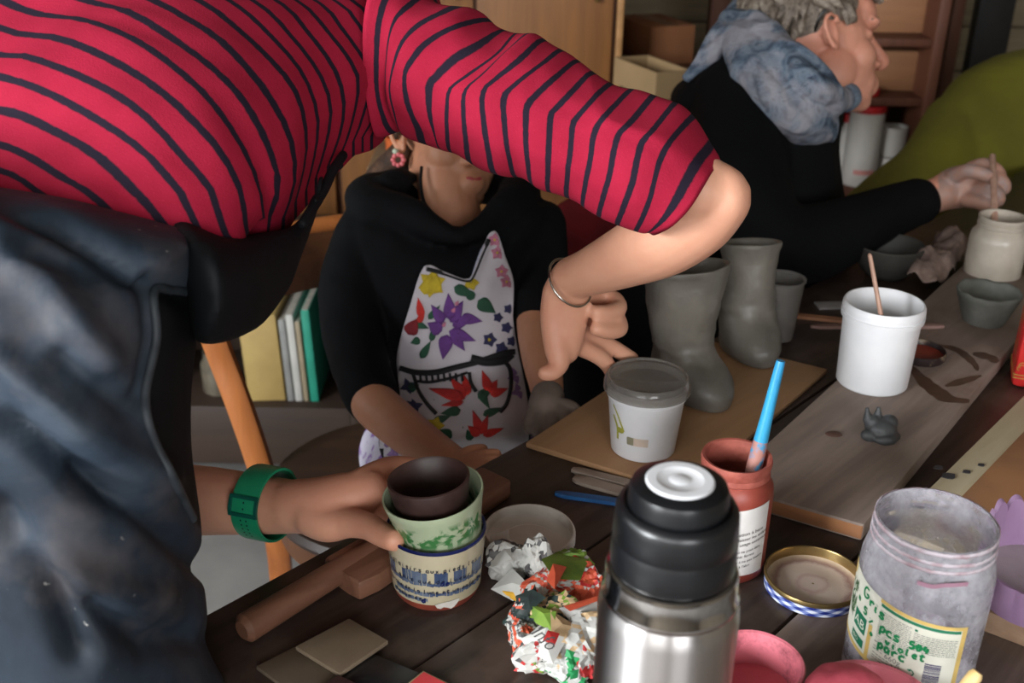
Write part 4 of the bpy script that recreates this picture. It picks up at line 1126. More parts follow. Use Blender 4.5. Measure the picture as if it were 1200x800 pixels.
# ================================================================== background furniture
amber = wood('amber_wood', (132, 86, 42), (108, 68, 33), scale=3, rough=.55, along=2)
amber_d = wood('dark_amber_wood', (96, 58, 34), (74, 44, 26), scale=3, rough=.6, along=2)
cherry = wood('reddish_wood', (98, 56, 36), (76, 42, 28), scale=3, rough=.6, along=2)
def wbox(mb, x0, x1, y0, y1, z0, z1, bev=.003): mb.box(x0, x1, y0, y1, z0, z1, bev=bev)
def PW(px, py, Y):            # world point where the pixel ray meets the plane y = Y
    r = ray(px, py); return CAM + r * (Y / r.y)
def boxobj(name, label, cat, m, x0, x1, y0, y1, z0, z1, parent=None, bev=.003, group=None):
    c = Vector(((x0 + x1) / 2, (y0 + y1) / 2, z0)); mb = MB(); mb.smooth = False
    mb.box(x0 - c.x, x1 - c.x, y0 - c.y, y1 - c.y, 0, z1 - z0, bev=bev)
    o = mb.build(name, m, parent)
    o.location = c - (parent.location if parent else Vector())
    if label: tag(o, label, cat, group)
    return o
# large amber cupboard behind the child
Yc = 2.75
xa, xb = PW(330, 160, Yc).x, PW(722, 60, Yc).x
CB = empty('wooden_cupboard', ((xa + xb) / 2, Yc + .2, 0), 'tall amber wooden cupboard behind the seated child', 'cupboard')
boxobj('carcass', None, None, amber_d, xa, xb, Yc + .02, Yc + .5, .0, 1.75, CB)
xm = PW(398, 200, Yc).x; xs_ = [xa + .012, PW(384, 200, Yc).x, PW(560, 60, Yc).x * 0 + xm + .62, xb - .03]
dl = [(xa + .01, xm - .012), (xm + .004, (xm + xb) / 2 - .004), ((xm + xb) / 2 + .004, xb - .012)]
for a, b in dl:
    d_ = boxobj('door', None, None, amber, a, b, Yc, Yc + .0195, .42, 1.70, CB)
    mb = MB(); mb.tube([(b - a) / 2 * 0 + 0 and 0 or Vector(((b - a) / 2 - .04, -.012 - .01, .55)), Vector(((b - a) / 2 - .04, -.032, .58)), Vector(((b - a) / 2 - .04, -.032, .66)), Vector(((b - a) / 2 - .04, -.012, .69))], .006, n=8)
    h_ = mb.build('handle', mat('old_brass', (140, 116, 70), rough=.4, metal=.8), d_); 
boxobj('side_edge', None, None, mat('pale_edge', (168, 124, 76), (150, 108, 64), rough=.6), xb - .002, xb + .014, Yc - .004, Yc + .5, 0, 1.75, CB)
# grey shelf board and orange thing behind the child's head
q = PW(462, 205, 2.45)
bk = empty('wall_shelf', (q.x, 2.6, q.z), 'grey wooden ledge behind the child at ear height', 'shelf')
mb = MB(); mb.smooth = False; mb.box(-.07, .30, -.09, .145, -.035, .0, bev=.004); mb.build('shelf_board', mat('grey_ledge', (132, 108, 80), (112, 92, 70), rough=.6), bk)
mb = MB(); mb.smooth = False; mb.prism([(-.03, .14), (.0, .14), (.0, -.04), (-.03, -.04)], -.12, -.035, .003); mb.build('bracket', amber_d, bk)
q2 = PW(462, 188, 2.47); 
mb = MB(); mb.lathe([(.001, 0), (.032, 0), (.034, .004), (.036, .055), (.038, .06), (.036, .062), (.033, .058), (.031, .006), (.001, .005)], n=32)
o = mb.build('orange_pot', mat('orange_plastic', (206, 104, 52), (190, 90, 44), rough=.5)); o.location = (q.x + .005, 2.56, q.z + .0005); tag(o, 'small orange pot on the grey ledge beside the child\'s ear', 'pot')

# low bookcase with files behind the chair
Yb = 2.15
z_bot = PW(350, 478, Yb).z; x0, x1 = PW(170, 470, Yb).x, PW(420, 470, Yb).x
BC = empty('low_bookcase', ((x0 + x1) / 2, Yb + .15, 0), 'low dark wooden bookcase holding upright files on the floor behind the chair', 'bookcase', rz=0)
dk = wood('dark_shelf_wood', (60, 44, 34), (46, 34, 27), scale=3, rough=.6)
tz_ = PW(350, 318, Yb).z; x0 = PW(140, 470, Yb).x
for (n_, a) in (('side_panel', (x0, x0 + .02, Yb, Yb + .3, 0, tz_)), ('side_panel', (x1 - .02, x1, Yb, Yb + .3, 0, tz_)), ('shelf', (x0 + .02, x1 - .02, Yb, Yb + .3, .03, z_bot)), ('top_panel', (x0 - .01, x1 + .01, Yb - .01, Yb + .3, tz_, tz_ + .025)), ('back_panel', (x0 + .02, x1 - .02, Yb + .285, Yb + .3, z_bot, tz_))):
    boxobj(n_, None, None, dk, *a, parent=BC)
for (pa, pb, ph, col, lab, nm, cat) in (
    (308, 352, 372, ((172, 146, 88), (158, 132, 78)), 'wide yellowish file box in the low bookcase', 'file_box', 'file'),
    (354, 362, 378, ((140, 140, 136), (120, 120, 118)), 'thin grey book next to the yellow file box', 'book', 'book'),
    (363, 372, 372, ((186, 184, 178), (170, 168, 162)), 'whitish grey binder among the shelved files', 'book', 'book'),
    (373, 379, 380, ((150, 136, 112), (138, 124, 100)), 'slim tan book leaning before the green folder', 'book', 'book'),
    (381, 391, 366, ((32, 140, 116), (24, 124, 102)), 'bright green folder standing in the low bookcase', 'folder', 'folder')):
    a, b = PW(pa - 18, 470, Yb + .02).x, PW(pb - 18, 470, Yb + .02).x; top = PW(pa, ph, Yb + .02).z
    c = Vector(((a + b) / 2, Yb + .13, z_bot + .0005)); mb = MB(); mb.smooth = False
    w = (b - a) - .001; mb.box(-w / 2, w / 2, -.10, .10, 0, top - z_bot, bev=.002)
    mb.mat = 1; mb.box(-w / 2 + w * .15, w / 2 - w * .15, -.0985, .1005, .004, top - z_bot + .0005)
    o = mb.build(nm, [mat(nm + str(pa), *col, scale=10, rough=.6), mat('page_edges', (190, 184, 170), rough=.8)]); o.location = c; o.rotation_euler = (0, radians(-2.5), 0); tag(o, lab, cat)
# glass jar on the dark shelf left of the chair post
q = PW(262, 508, Yb + .06); 
mb = MB(); mb.lathe([(.001, 0), (.035, 0), (.04, .006), (.04, .07), (.032, .085), (.033, .1), (.030, .1), (.036, .07), (.036, .01), (.001, .006)], n=32)
o = mb.build('storage_jar', mat('dim_glass', (112, 104, 90), (90, 84, 72), rough=.15, spec=.8)); o.location = (q.x, Yb + .08, z_bot + .0005); tag(o, 'dim glass jar on the shelf of the low bookcase', 'jar')

# chair: bent orange wood upright, dark back rail, round dark seat
chw = wood('orange_chair_wood', (176, 106, 54), (146, 84, 40), scale=3, rough=.4, along=2)
chd = wood('brown_chair_wood', (98, 60, 34), (74, 44, 26), scale=3, rough=.4)
seatc = T(468, 566, .455)
CH = empty('bentwood_chair', (seatc.x, seatc.y, 0), 'wooden chair with curved orange uprights and round seat, under the child', 'chair')
post = [V(228, 300, 1.575), V(236, 345, 1.585), V(250, 392, 1.60), V(262, 425, 1.62), V(282, 478, 1.64), V(303, 540, 1.68), V(318, 595, 1.74), V(326, 640, 1.80), V(330, 680, 1.86)]
flo = post[-1].copy(); flo.z = .0; flo += (post[-1] - post[-2]) * .3; flo.z = 0.0
pts = catmull(post + [flo], 5)
rings = []
for i, p_ in enumerate(pts):
    p_ = Vector(p_); t_ = (Vector(pts[min(i + 1, len(pts) - 1)]) - Vector(pts[max(i - 1, 0)])).normalized()
    if i >= len(pts) - 1: t_ = Vector((0, 0, -1))
    s_ = RX - t_ * RX.dot(t_); s_.normalize(); n_ = t_.cross(s_)
    w, dpt = .018, .011
    rings.append([p_ + s_ * w * a + n_ * dpt * b for a, b in ((-1, -.7), (-.7, -1), (.7, -1), (1, -.7), (1, .7), (.7, 1), (-.7, 1), (-1, .7))])
mb = MB(); mb.loft(rings); mb.build('back_leg', chw, CH, world=True)
_r0 = V(236, 352, 1.585); _r1 = T(452, 290, _r0.z); off = _r1 - _r0; off.z = 0
mb = MB(); mb.loft([[q_ + off for q_ in r] for r in rings]); mb.build('back_leg', chd, CH, world=True)
# rails between the two uprights
r0 = _r0; r1_ = r0 + off
def rail(za, zb, m, bow=.05, th=.010):
    mb = MB(); rg = []
    nrm = Vector((-off.y, off.x, 0)).normalized()
    for k in range(15):
        t_ = k / 14; c = r0.lerp(r1_, t_) + nrm * bow * sin(pi * t_)
        rg.append([c + nrm * th + Vector((0, 0, za)), c + nrm * th + Vector((0, 0, zb)), c - nrm * th + Vector((0, 0, zb)), c - nrm * th + Vector((0, 0, za))])
    mb.loft(rg); return mb.build('back_rail', m, CH, world=True)
rail(-.05, .042, chd)
mb = MB(); nrm = Vector((-off.y, off.x, 0)).normalized()
mb.tube([r0.lerp(r1_, k / 14) + nrm * .05 * sin(pi * k / 14) + Vector((0, 0, .050)) for k in range(15)], .013, n=12); mb.build('top_rail', chw, CH, world=True)
mb = MB(); mb.lathe([(.001, -.004), (.175, -.004), (.19, .0), (.195, .010), (.19, .020), (.16, .024), (.001, .018)], c=(0, 0, .44), n=64); mb.build('seat', wood('dark_seat_wood', (52, 36, 28), (40, 28, 22), scale=4, rough=.45), CH)
mb = MB(); mb.lathe([(.165, 0), (.18, 0), (.18, .04), (.165, .04)], c=(0, 0, .396), n=48); mb.build('seat_ring', chd, CH)
for a in (-.9, .75): 
    mb = MB(); dx, dy = .16 * cos(a), .16 * sin(a); mb.tube([(dx, dy, .42), (dx * 1.15, dy * 1.15, .2), (dx * 1.3, dy * 1.3, 0)], [.017, .015, .012], n=12); mb.build('front_leg', chw, CH)
mb = MB(); ringp = [(.165 * cos(t_), .165 * sin(t_), .20) for t_ in [2 * pi * k / 24 for k in range(25)]]; mb.tube(ringp, .009, n=8, cap=False); mb.build('stretcher_hoop', chw, CH)

# cartons right of the cupboard
card = mat('brown_cardboard', (138, 88, 54), (118, 74, 44), scale=4, rough=.8)
card2 = mat('tan_cardboard', (150, 124, 88), (132, 108, 76), scale=4, rough=.8)
Yk = 2.9
def carton(name, label, m, pxa, pxb, pyt, pyb, Y, dpt, rz, flap=False):
    a, b = PW(pxa, pyb, Y), PW(pxb, pyb, Y); top = PW(pxa, pyt, Y).z; c = (a + b) / 2; w = (b - a).length
    o = empty(name, (c.x, c.y + dpt / 2, a.z), label, 'carton', rz=rz)
    mb = MB(); mb.smooth = False; h = top - a.z
    t = .006
    if flap:
        for bx_ in ((-w/2, w/2, -dpt/2, dpt/2, 0, t), (-w/2, -w/2+t, -dpt/2, dpt/2, t, h), (w/2-t, w/2, -dpt/2, dpt/2, t, h), (-w/2+t, w/2-t, -dpt/2, -dpt/2+t, t, h), (-w/2+t, w/2-t, dpt/2-t, dpt/2, t, h)): mb.box(*bx_)
        mb.build('box_body', m, o)
    else:
        mb.box(-w / 2, w / 2, -dpt / 2, dpt / 2, 0, h, bev=.004); mb.build('box_body', m, o)
        mb = MB(); mb.smooth = False; mb.box(-.02, .02, -dpt / 2 - .0004, dpt / 2, h, h + .0006); mb.build('tape_strip', mat('brown_tape', (120, 78, 46), rough=.4), o)
    return o, h
oc, hc = carton('open_carton', 'open tan cardboard box standing on the table behind, under the brown box', card2, 744, 792, 84, 116, 2.55, .20, .42, True)
mb = None
st_z = oc.location.z
oc2, _ = carton('closed_carton', 'closed brown cardboard box next to the amber cupboard', card, 742, 800, 30, 76, 2.90, .20, .35)
# stand (low table) carrying the cartons
LT = empty('low_stand', (oc.location.x, 2.78, 0), 'low dark wooden stand beneath the cardboard boxes', 'stand')
mb = MB(); mb.smooth = False; mb.box(-.045, .36, -.26, .28, st_z - .03, st_z - .0008, bev=.003); mb.build('top', amber_d, LT)
for a in (-.04, .32):
    for b in (-.24, .24): mb = MB(); mb.smooth = False; mb.box(a, a + .035, b, b + .035, 0, st_z - .0305); mb.build('leg', amber_d, LT)
# second tier for the closed carton
z2_ = oc2.location.z
mb = MB(); mb.smooth = False; mb.box(-.045, .36, .06, .30, z2_ - .03, z2_ - .0008, bev=.003); mb.build('riser', amber_d, LT)
for a in (-.04, .33): mb = MB(); mb.smooth = False; mb.box(a, a + .03, .24, .28, st_z, z2_ - .0305); mb.build('riser_post', amber_d, LT)
# teal cloth scrap seen above the sleeve
q = PW(722, 92, 2.4)
# posts and pipe on the back wall
for (px, w, m, nm, lab, yy) in ((841, .055, cherry, 'wooden_post', 'reddish brown wooden post against the back wall behind the woman', 3.4), (873, .085, mat('white_pipe', (176, 178, 182), (160, 162, 166), rough=.3), 'drain_pipe', 'white vertical pipe behind the woman with the scarf', 3.4)):
    q = PW(px, 20, yy)
    mb = MB()
    if nm == 'drain_pipe': mb.lathe([(w / 2, 0), (w / 2, 1.3), (w / 2 + .008, 1.3), (w / 2 + .008, 1.36), (w / 2, 1.36), (w / 2, 2.69), (.001, 2.69)], n=32)
    else: mb.smooth = False; mb.box(-w / 2, w / 2, -w / 2, w / 2, 0, 2.69, bev=.004)
    o = mb.build(nm, m); o.location = (q.x, yy, 0.0005); tag(o, lab, 'post' if nm == 'wooden_post' else 'pipe')
# shelving unit at the right
Ys = 3.0
sx0, sx1 = PW(962, 60, Ys).x, PW(1106, 60, Ys).x
SH = empty('shelving_unit', ((sx0 + sx1) / 2, Ys + .15, 0), 'open reddish wooden shelving unit behind the woman and the olive sweater', 'shelf')
boxobj('side_panel', None, None, cherry, sx0, sx0 + .025, Ys, Ys + .32, 0, 1.7, SH)
boxobj('side_panel', None, None, cherry, sx1 - .03, sx1, Ys, Ys + .32, 0, 1.7, SH)
boxobj('back_panel', None, None, amber, sx0 + .025, sx1 - .03, Ys + .30, Ys + .32, 0, 1.7, SH)
shz = [PW(1050, 46, Ys).z, PW(1050, 116, Ys).z, PW(1010, 222, Ys).z, .10, 1.25, 1.6]
for z_ in shz: boxobj('shelf_board', None, None, cherry, sx0 + .025, sx1 - .03, Ys + .01, Ys + .295, z_ - .022, z_, SH)
# tan drawer-like boxes filling the upper shelves
for i, (pa, pb, zi, hh) in enumerate(((1012, 1096, 1, .11), (1012, 1096, 0, .13))):
    a, b = PW(pa, 80, Ys).x, PW(pb, 80, Ys).x
    o = boxobj('storage_box', ('flat tan storage box on the middle shelf beside the woman\'s face', 'tan storage box on the shelf above the middle one')[i], 'box', wood('tan_box_wood', (150, 104, 70), (132, 90, 60), scale=3, rough=.6), a, b - .01, Ys + .10, Ys + .27, shz[zi] + .0005, shz[zi] + hh)
# bottles on the lower shelf
bw = mat('cream_plastic', (196, 190, 182), (180, 174, 166), scale=8, rough=.45); rc = mat('red_cap', (188, 34, 38), (168, 26, 30), rough=.4)
zs = shz[2] + .0005
def bottle(px, r, h, name, label, cap, Y=3.06, neck=False, cat='bottle'):
    q = PW(px, 205, Y); o = empty(name, (q.x, Y, zs), label, cat)
    mb = MB()
    if neck: mb.lathe([(.001, 0), (r * .9, 0), (r, .006), (r, h * .72), (r * .9, h * .8), (r * .35, h * .9), (r * .35, h)], n=40)
    else: mb.lathe([(.001, 0), (r * .93, 0), (r, .006), (r, h - .02), (r * .97, h - .012), (.001, h - .011)], n=40)
    mb.mat = 1; f_ = cyl_fn(r, atan2(-1, 0), 0, .0005)
    if not neck and cap: put_rect(mb, -.03, .03, h * .16, h * .22, f_, 6); mb.mat = 0
    mb.build('body', [bw, mat('faded_red_print', (204, 132, 124), rough=.5)], o)
    if cap:
        mb = MB(); mb.lathe([(r * 1.02, h - .020), (r * 1.04, h - .018), (r * 1.04, h - .002), (r, h), (.001, h)], n=40) if not neck else mb.lathe([(r * .42, h - .01), (r * .42, h + .015), (.001, h + .016)], n=24)
        mb.build('cap', rc, o)
    return o
bottle(1006, .047, PW(1006, 121, 3.06).z - zs, 'plastic_bottle', 'tall cream container with a red lid on the lower shelf', True)
bottle(984, .024, .17, 'squeeze_bottle', 'narrow cream bottle left of the tall red lidded container', True, Y=3.12, neck=True)
for px, r, hh, lab, Y in ((1040, .036, .075, 'lower of two stacked cream mugs on the shelf', 3.08), (1067, .026, .055, 'small white mug at the right of the shelf', 3.05)):
    q = PW(px, 205, Y); o = empty('mug', (q.x, Y, zs), lab, 'mug')
    mb = MB(); mb.lathe([(.001, 0), (r * .85, 0), (r, .006), (r, hh), (r * .93, hh), (r * .92, .008), (.001, .006)], n=36); mb.build('body', bw, o)
    mb = MB(); mb.tube([(r * cos(t_) * .0 + r + .014 * sin(t_), 0, hh / 2 + hh * .3 * cos(t_)) for t_ in [pi * k / 8 for k in range(9)]], .004, n=8); mb.build('handle', bw, o)
    if px == 1040:
        o2 = empty('mug', (q.x, Y, zs + hh + .0005), 'upper of two stacked cream mugs on the shelf', 'mug')
        mb = MB(); mb.lathe([(.001, 0), (r * .85, 0), (r, .006), (r, .085), (r * .93, .085), (r * .92, .008), (.001, .006)], n=36); mb.build('body', bw, o2)
        mb = MB(); mb.tube([(r + .014 * sin(t_), 0, .042 + .025 * cos(t_)) for t_ in [pi * k / 8 for k in range(9)]], .004, n=8); mb.build('handle', bw, o2)
q = PW(1019, 109, 3.02); mb = MB(); mb.lathe([(.001, 0), (.034, 0), (.036, .004), (.036, .018), (.030, .022), (.001, .022)], n=32)
o = mb.build('red_tin', rc); o.location = (q.x, 3.05, shz[1] + .0005); tag(o, 'flat round red tin on the shelf in front of the woman\'s chin', 'tin')
# move the storage box back so the tin stands before it
# dark posts against the back wall at the right
for (pa, pb, Y, m, lab) in ((1112, 1126, 3.3, cherry, 'narrow dark reddish plank standing right of the shelving unit'), (1142, 1184, 3.5, mat('black_post', (32, 30, 30), (24, 22, 22), rough=.5), 'wide black upright post behind the olive sweater')):
    a, b = PW(pa, 40, Y).x, PW(pb, 40, Y).x
    boxobj('upright_plank' if pa < 1130 else 'black_post', lab, 'post', m, a, b, Y, Y + .05, 0.0005, 2.69)
# ================================================================== people: helpers
def skin_mat(name, c1, c2, dust=None):
    t = NT(name); co = t.coord('Object')
    f = t.noise(co, 9, 5, .6); col = t.ramp(f, [(.35, lin(c1)), (.65, lin(c2))])
    if dust: 
        g = t.ramp(t.noise(co, 22, 6, .65), [(.48, (0, 0, 0)), (.62, (1, 1, 1))]); col = t.mix(g, col, lin(dust))
    t.color(col); t.set(rough=.52, sss=.12); t.b.inputs['Subsurface Radius'].default_value = (.012, .005, .003)
    t.bump(t.noise(co, 320, 3, .6), .35, .0004); MATS[name] = t.m
    return t.m
def pip(x, y, poly):
    c = False; n = len(poly)
    for i in range(n):
        x1, y1 = poly[i]; x2, y2 = poly[(i + 1) % n]
        if (y1 > y) != (y2 > y) and x < (x2 - x1) * (y - y1) / (y2 - y1) + x1: c = not c
    return c
def near_pt(x, y, poly):
    best = (1e9, x, y); n = len(poly)
    for i in range(n):
        x1, y1 = poly[i]; x2, y2 = poly[(i + 1) % n]; dx, dy = x2 - x1, y2 - y1
        t = max(0, min(1, ((x - x1) * dx + (y - y1) * dy) / (dx * dx + dy * dy + 1e-12)))
        a, b = x1 + t * dx, y1 + t * dy; d = (x - a) ** 2 + (y - b) ** 2
        if d < best[0]: best = (d, a, b)
    return sqrt(best[0]), best[1], best[2]
def inflate(mb, poly, d0, T_, R_, step=8, back=1.0, sm=True):
    """rounded solid whose outline is poly (a closed cross outline) and whose girth swells by T_ metres"""
    if sm: poly = [tuple(q) for q in catmull(poly, 4, closed=True)]
    xs = [p[0] for p in poly]; ys = [p[1] for p in poly]
    nx = int((max(xs) - min(xs)) / step) + 3; ny = int((max(ys) - min(ys)) / step) + 3
    g = {}
    df = d0 if callable(d0) else (lambda x, y: d0)
    for j in range(ny):
        for i in range(nx):
            x, y = min(xs) - step + i * step, min(ys) - step + j * step
            ins = pip(x, y, poly); d, a, b = near_pt(x, y, poly)
            if ins: g[i, j] = (x, y, T_ * sqrt(1 - (1 - min(d / R_, 1)) ** 2), True)
            elif d < step * 1.5: g[i, j] = (a, b, 0, False)
    o = len(mb.v); fi = {}; bi = {}
    for k, (x, y, h, ins) in g.items():
        fi[k] = len(mb.v); mb.v.append(tuple(V(x, y, df(x, y) - h)))
        if ins: bi[k] = len(mb.v); mb.v.append(tuple(V(x, y, df(x, y) + h * back)))
        else: bi[k] = fi[k]
    for (i, j) in g:
        q = [(i, j), (i + 1, j), (i + 1, j + 1), (i, j + 1)]
        if all(k in g for k in q) and any(g[k][3] for k in q):
            mb.face([fi[k] for k in q]); mb.face([bi[k] for k in reversed(q)])
    return mb
def px_tube(mb, pts, sub=5, n=18, flat=1.0, up=None):
    """limb: (px, py, depth, radius in metres) joints -> tapered round limb"""
    P = [(*V(x, y, d), r) for (x, y, d, r) in pts]
    C = catmull(P, sub) if len(P) > 2 else [np.array(p) for p in P]
    pos = [Vector(c[:3]) for c in C]; rad = [max(c[3], .001) for c in C]
    # rounded ends
    a = (pos[0] - pos[1]).normalized(); b = (pos[-1] - pos[-2]).normalized()
    pos = [pos[0] + a * rad[0] * .85, pos[0] + a * rad[0] * .5] + pos + [pos[-1] + b * rad[-1] * .5, pos[-1] + b * rad[-1] * .85]
    rad = [rad[0] * .45, rad[0] * .85] + rad + [rad[-1] * .85, rad[-1] * .45]
    return mb.tube(pos, rad, n=n, flat=flat, up=up)
def frame(f, u):
    f = Vector(f).normalized(); u = Vector(u); u = (u - f * u.dot(f)).normalized(); l = u.cross(f)
    return Matrix((f, l, u)).transposed()     # local x forward, y left, z up
def camv(x, y, z): return (RX * x + UX * y + Ff * z).normalized()
def head_prims(mb, c, M, s=1.0, ears=(1, 1), mouth_open=0.0):
    c = Vector(c)
    def E(p, r, rot=None):
        R_ = M if rot is None else M @ rot
        mb.ball(c + M @ (Vector(p) * s), [x * s for x in r], M=R_, n=24, m=16)
    E((-.018, 0, .034), (.096, .075, .084)); E((.020, 0, .0), (.064, .064, .080)); E((.036, 0, -.045), (.052, .056, .058))
    E((.062, 0, -.095), (.020, .022, .016)); E((.048, 0, -.088), (.034, .038, .022))
    for y in (-1, 1):
        E((.008, y * .046, -.050), (.036, .020, .038)); E((.050, y * .030, -.028), (.032, .031, .032)); E((.078, y * .024, .029), (.016, .026, .009))
        E((.086, y * .012, -.034), (.014, .0085, .008)); E((.062, y * .018, -.064), (.022, .022, .026))
        E((.066, y * .033, .008), (.011, .016, .009))
    E((.062, 0, .048), (.034, .052, .038)); E((.080, 0, .020), (.011, .014, .016))
    P = [c + M @ (Vector(p) * s) for p in ((.080, 0, .026), (.090, 0, .006), (.103, 0, -.016), (.108, 0, -.028), (.096, 0, -.036))]
    mb.tube(P, [.008 * s, .0088 * s, .0105 * s, .0108 * s, .008 * s], n=14, sub=3)
    E((.080, 0, -.066), (.016, .024, .020))
    E((.081, 0, -.0585), (.0105, .022, .0045)); E((.079, 0, -.0700 - mouth_open), (.0105, .019, .0052))
    for y, on in zip((-1, 1), ears):
        if not on: continue
        E((-.010, y * .075, -.004), (.014, .0055, .024), Matrix.Rotation(radians(-12), 3, 'Y') @ Matrix.Rotation(radians(y * 22), 3, 'Z'))
        hel = [(.004, .076, -.024), (-.004, .080, -.033), (-.012, .083, -.026), (-.024, .090, -.006), (-.026, .092, .012), (-.016, .089, .026), (-.002, .083, .026), (.008, .077, .014)]
        mb.tube([c + M @ (Vector((-.010 + (a + .010) * .86, y * b, -.004 + (z + .004) * .86)) * s) for a, b, z in hel], [.004 * s, .0055 * s, .005 * s, .0042 * s, .0042 * s, .0042 * s, .0038 * s, .003 * s], n=10, sub=3)
def face_parts(parent, c, M, s=1.0, sk=None, iris=(70, 90, 100), lip=(176, 92, 86), brow=(110, 90, 72), half=True, teeth=False):
    c = Vector(c)
    for y in (-1, 1):
        p = c + M @ (Vector((.0665, y * .032, .008)) * s); mb = MB(); mb.ball((0, 0, 0), .0125 * s, M=M, n=20, m=14)
        mb.mat = 1; mb.ball(M @ Vector((.0068 * s, 0, -.001 * s)), (.0063 * s, .0055 * s, .0055 * s), M=M, n=16, m=10); mb.mat = 2; mb.ball(M @ Vector((.0115 * s, 0, -.001 * s)), (.002 * s, .0026 * s, .0026 * s), M=M, n=12, m=8)
        e = mb.build('eye', [mat('eye_white', (220, 214, 206), rough=.2), mat('iris%d' % iris[0], iris, rough=.2), mat('pupil', (12, 12, 12), rough=.1)], parent, origin=p, world=True)
        mb = MB(); mb.ball((0, 0, 0), (.0132 * s, .0150 * s, .0095 * s), M=M @ Matrix.Rotation(radians(18), 3, 'Y'), n=20, m=12)
        mb.build('eyelid', sk, parent, origin=p + M @ Vector((-.0006 * s, 0, .0060 * s)), world=True)
        mb = MB(); pts = [c + M @ (Vector(q) * s) for q in ((.0905, y * .014, .030), (.0915, y * .026, .0345), (.083, y * .040, .034), (.071, y * .049, .029))]
        mb.tube(pts, [.0022 * s, .0030 * s, .0026 * s, .001 * s], n=8, sub=3); mb.build('eyebrow', mat('brow%d' % brow[0], brow, rough=.9), parent, world=True)
    mb = MB(); pu = [c + M @ (Vector(q) * s) for q in ((.079, -.023, -.0635), (.0895, -.010, -.0590), (.0915, 0, -.0602), (.0895, .010, -.0590), (.079, .023, -.0635))]
    pl = [c + M @ (Vector(q) * s) for q in ((.079, -.022, -.0640), (.0875, -.010, -.0695), (.0898, 0, -.0705), (.0875, .010, -.0695), (.079, .022, -.0640))]
    mb.tube(pu, [.0015 * s, .0038 * s, .0036 * s, .0038 * s, .0015 * s], n=10, sub=4); mb.tube(pl, [.0015 * s, .0042 * s, .0046 * s, .0042 * s, .0015 * s], n=10, sub=4)
    mb.build('lips', mat('lip%d' % lip[0], lip, tuple(x * .9 for x in lip), scale=60, rough=.4), parent, world=True)

# ================================================================== the potter in the striped shirt
skinA = skin_mat('skin_fair', (214, 160, 132), (200, 140, 114))
aN = Vector((.42, .30, .86)).normalized()
STR = [
 [(-40,262),(-10,275),(10,300)], [(-10,225),(20,240),(50,275)], [(0,200),(40,222),(82,256)],
 [(0,170),(72,208),(108,230)], [(0,130),(28,138),(108,180),(160,228),(188,260)], [(0,90),(80,122),(160,172),(208,224),(228,264)],
 [(0,64),(32,66),(108,96),(168,134),(216,188),(244,220),(262,272)], [(0,32),(24,40),(72,46),(140,76),(204,120),(256,176),(280,224),(286,262)],
 [(18,7),(52,18),(100,24),(160,48),(224,94),(264,140),(296,200),(306,240)], [(100,0),(148,12),(200,44),(256,84),(296,132),(320,188),(326,224),(312,262)],
 [(180,0),(216,20),(260,48),(304,96),(336,148),(346,192),(344,224),(330,262)], [(232,0),(272,28),(316,68),(348,108),(358,148),(357,190),(345,240)],
 [(268,0),(320,44),(356,88),(372,132),(370,172),(358,225)], [(296,0),(340,40),(376,88),(388,124),(384,160),(370,210)],
 [(324,0),(360,36),(392,80),(403,116),(400,152),(385,195)], [(348,0),(384,36),(414,76),(420,104),(412,144),(400,180)],
 [(370,0),(400,32),(428,72),(434,96),(426,132),(414,165)], [(392,0),(420,28),(444,68),(449,96),(440,132),(425,160)],
 [(412,0),(438,32),(455,70),(458,96),(450,128),(436,158)]]
DEP = [.757, .760, .762, .765, .77, .775, .785, .80, .815, .832, .85, .868, .886, .902, .920, .936, .952, .968, .984]
def ring_from(vis, dfun, n=72):
    """visible half of a girth (px points) + its mirror image through the centre"""
    P = [np.array(V(x, y, dfun(x, y))) for x, y in vis]
    c = (P[0] + P[-1]) / 2
    full = P + [2 * c - p for p in P[1:-1]] if False else P + [2 * c - p for p in P[1:]][:-1]
    sm = catmull(full, 6, closed=True)
    return resample(sm, n, closed=True), Vector(c)
trings = []; tcen = []
for i, (st, dd) in enumerate(zip(STR, DEP)):
    k = max(range(len(st)), key=lambda j: st[j][0]); xk, yk = st[k]
    cst = dd * (aN.x * (xk - 600) / F + aN.y * (400 - yk) / F + aN.z)
    df = lambda x, y, cst=cst: cst / (aN.x * (x - 600) / F + aN.y * (400 - y) / F + aN.z)
    x0_, y0_ = st[0]
    sl_ = .18 if i < 8 else .55
    ext = [(x0_ - 330, y0_ - 330 * sl_ * .45), (x0_ - 210, y0_ - 210 * sl_ * .62), (x0_ - 100, y0_ - 100 * sl_ * .85)]
    vis = ext + st
    if i < 7: vis = vis + [(st[-1][0] + 22, st[-1][1] + 40)]
    else: vis = vis + [(st[-1][0] - 14, st[-1][1] + 22)]
    r_, c_ = ring_from(vis, df); trings.append(r_); tcen.append(c_)
# shoulder cap rings beyond the last stripe
r_last = [Vector(p) for p in trings[-1]]; cL = tcen[-1]; axd = (tcen[-1] - tcen[-6]).normalized()
for sc_, ad in ((.97, .03), (.88, .065), (.70, .10), (.42, .125), (.2, .135)):
    trings.append([np.array(cL + (p - cL) * sc_ + axd * ad) for p in r_last]); tcen.append(cL + axd * ad)
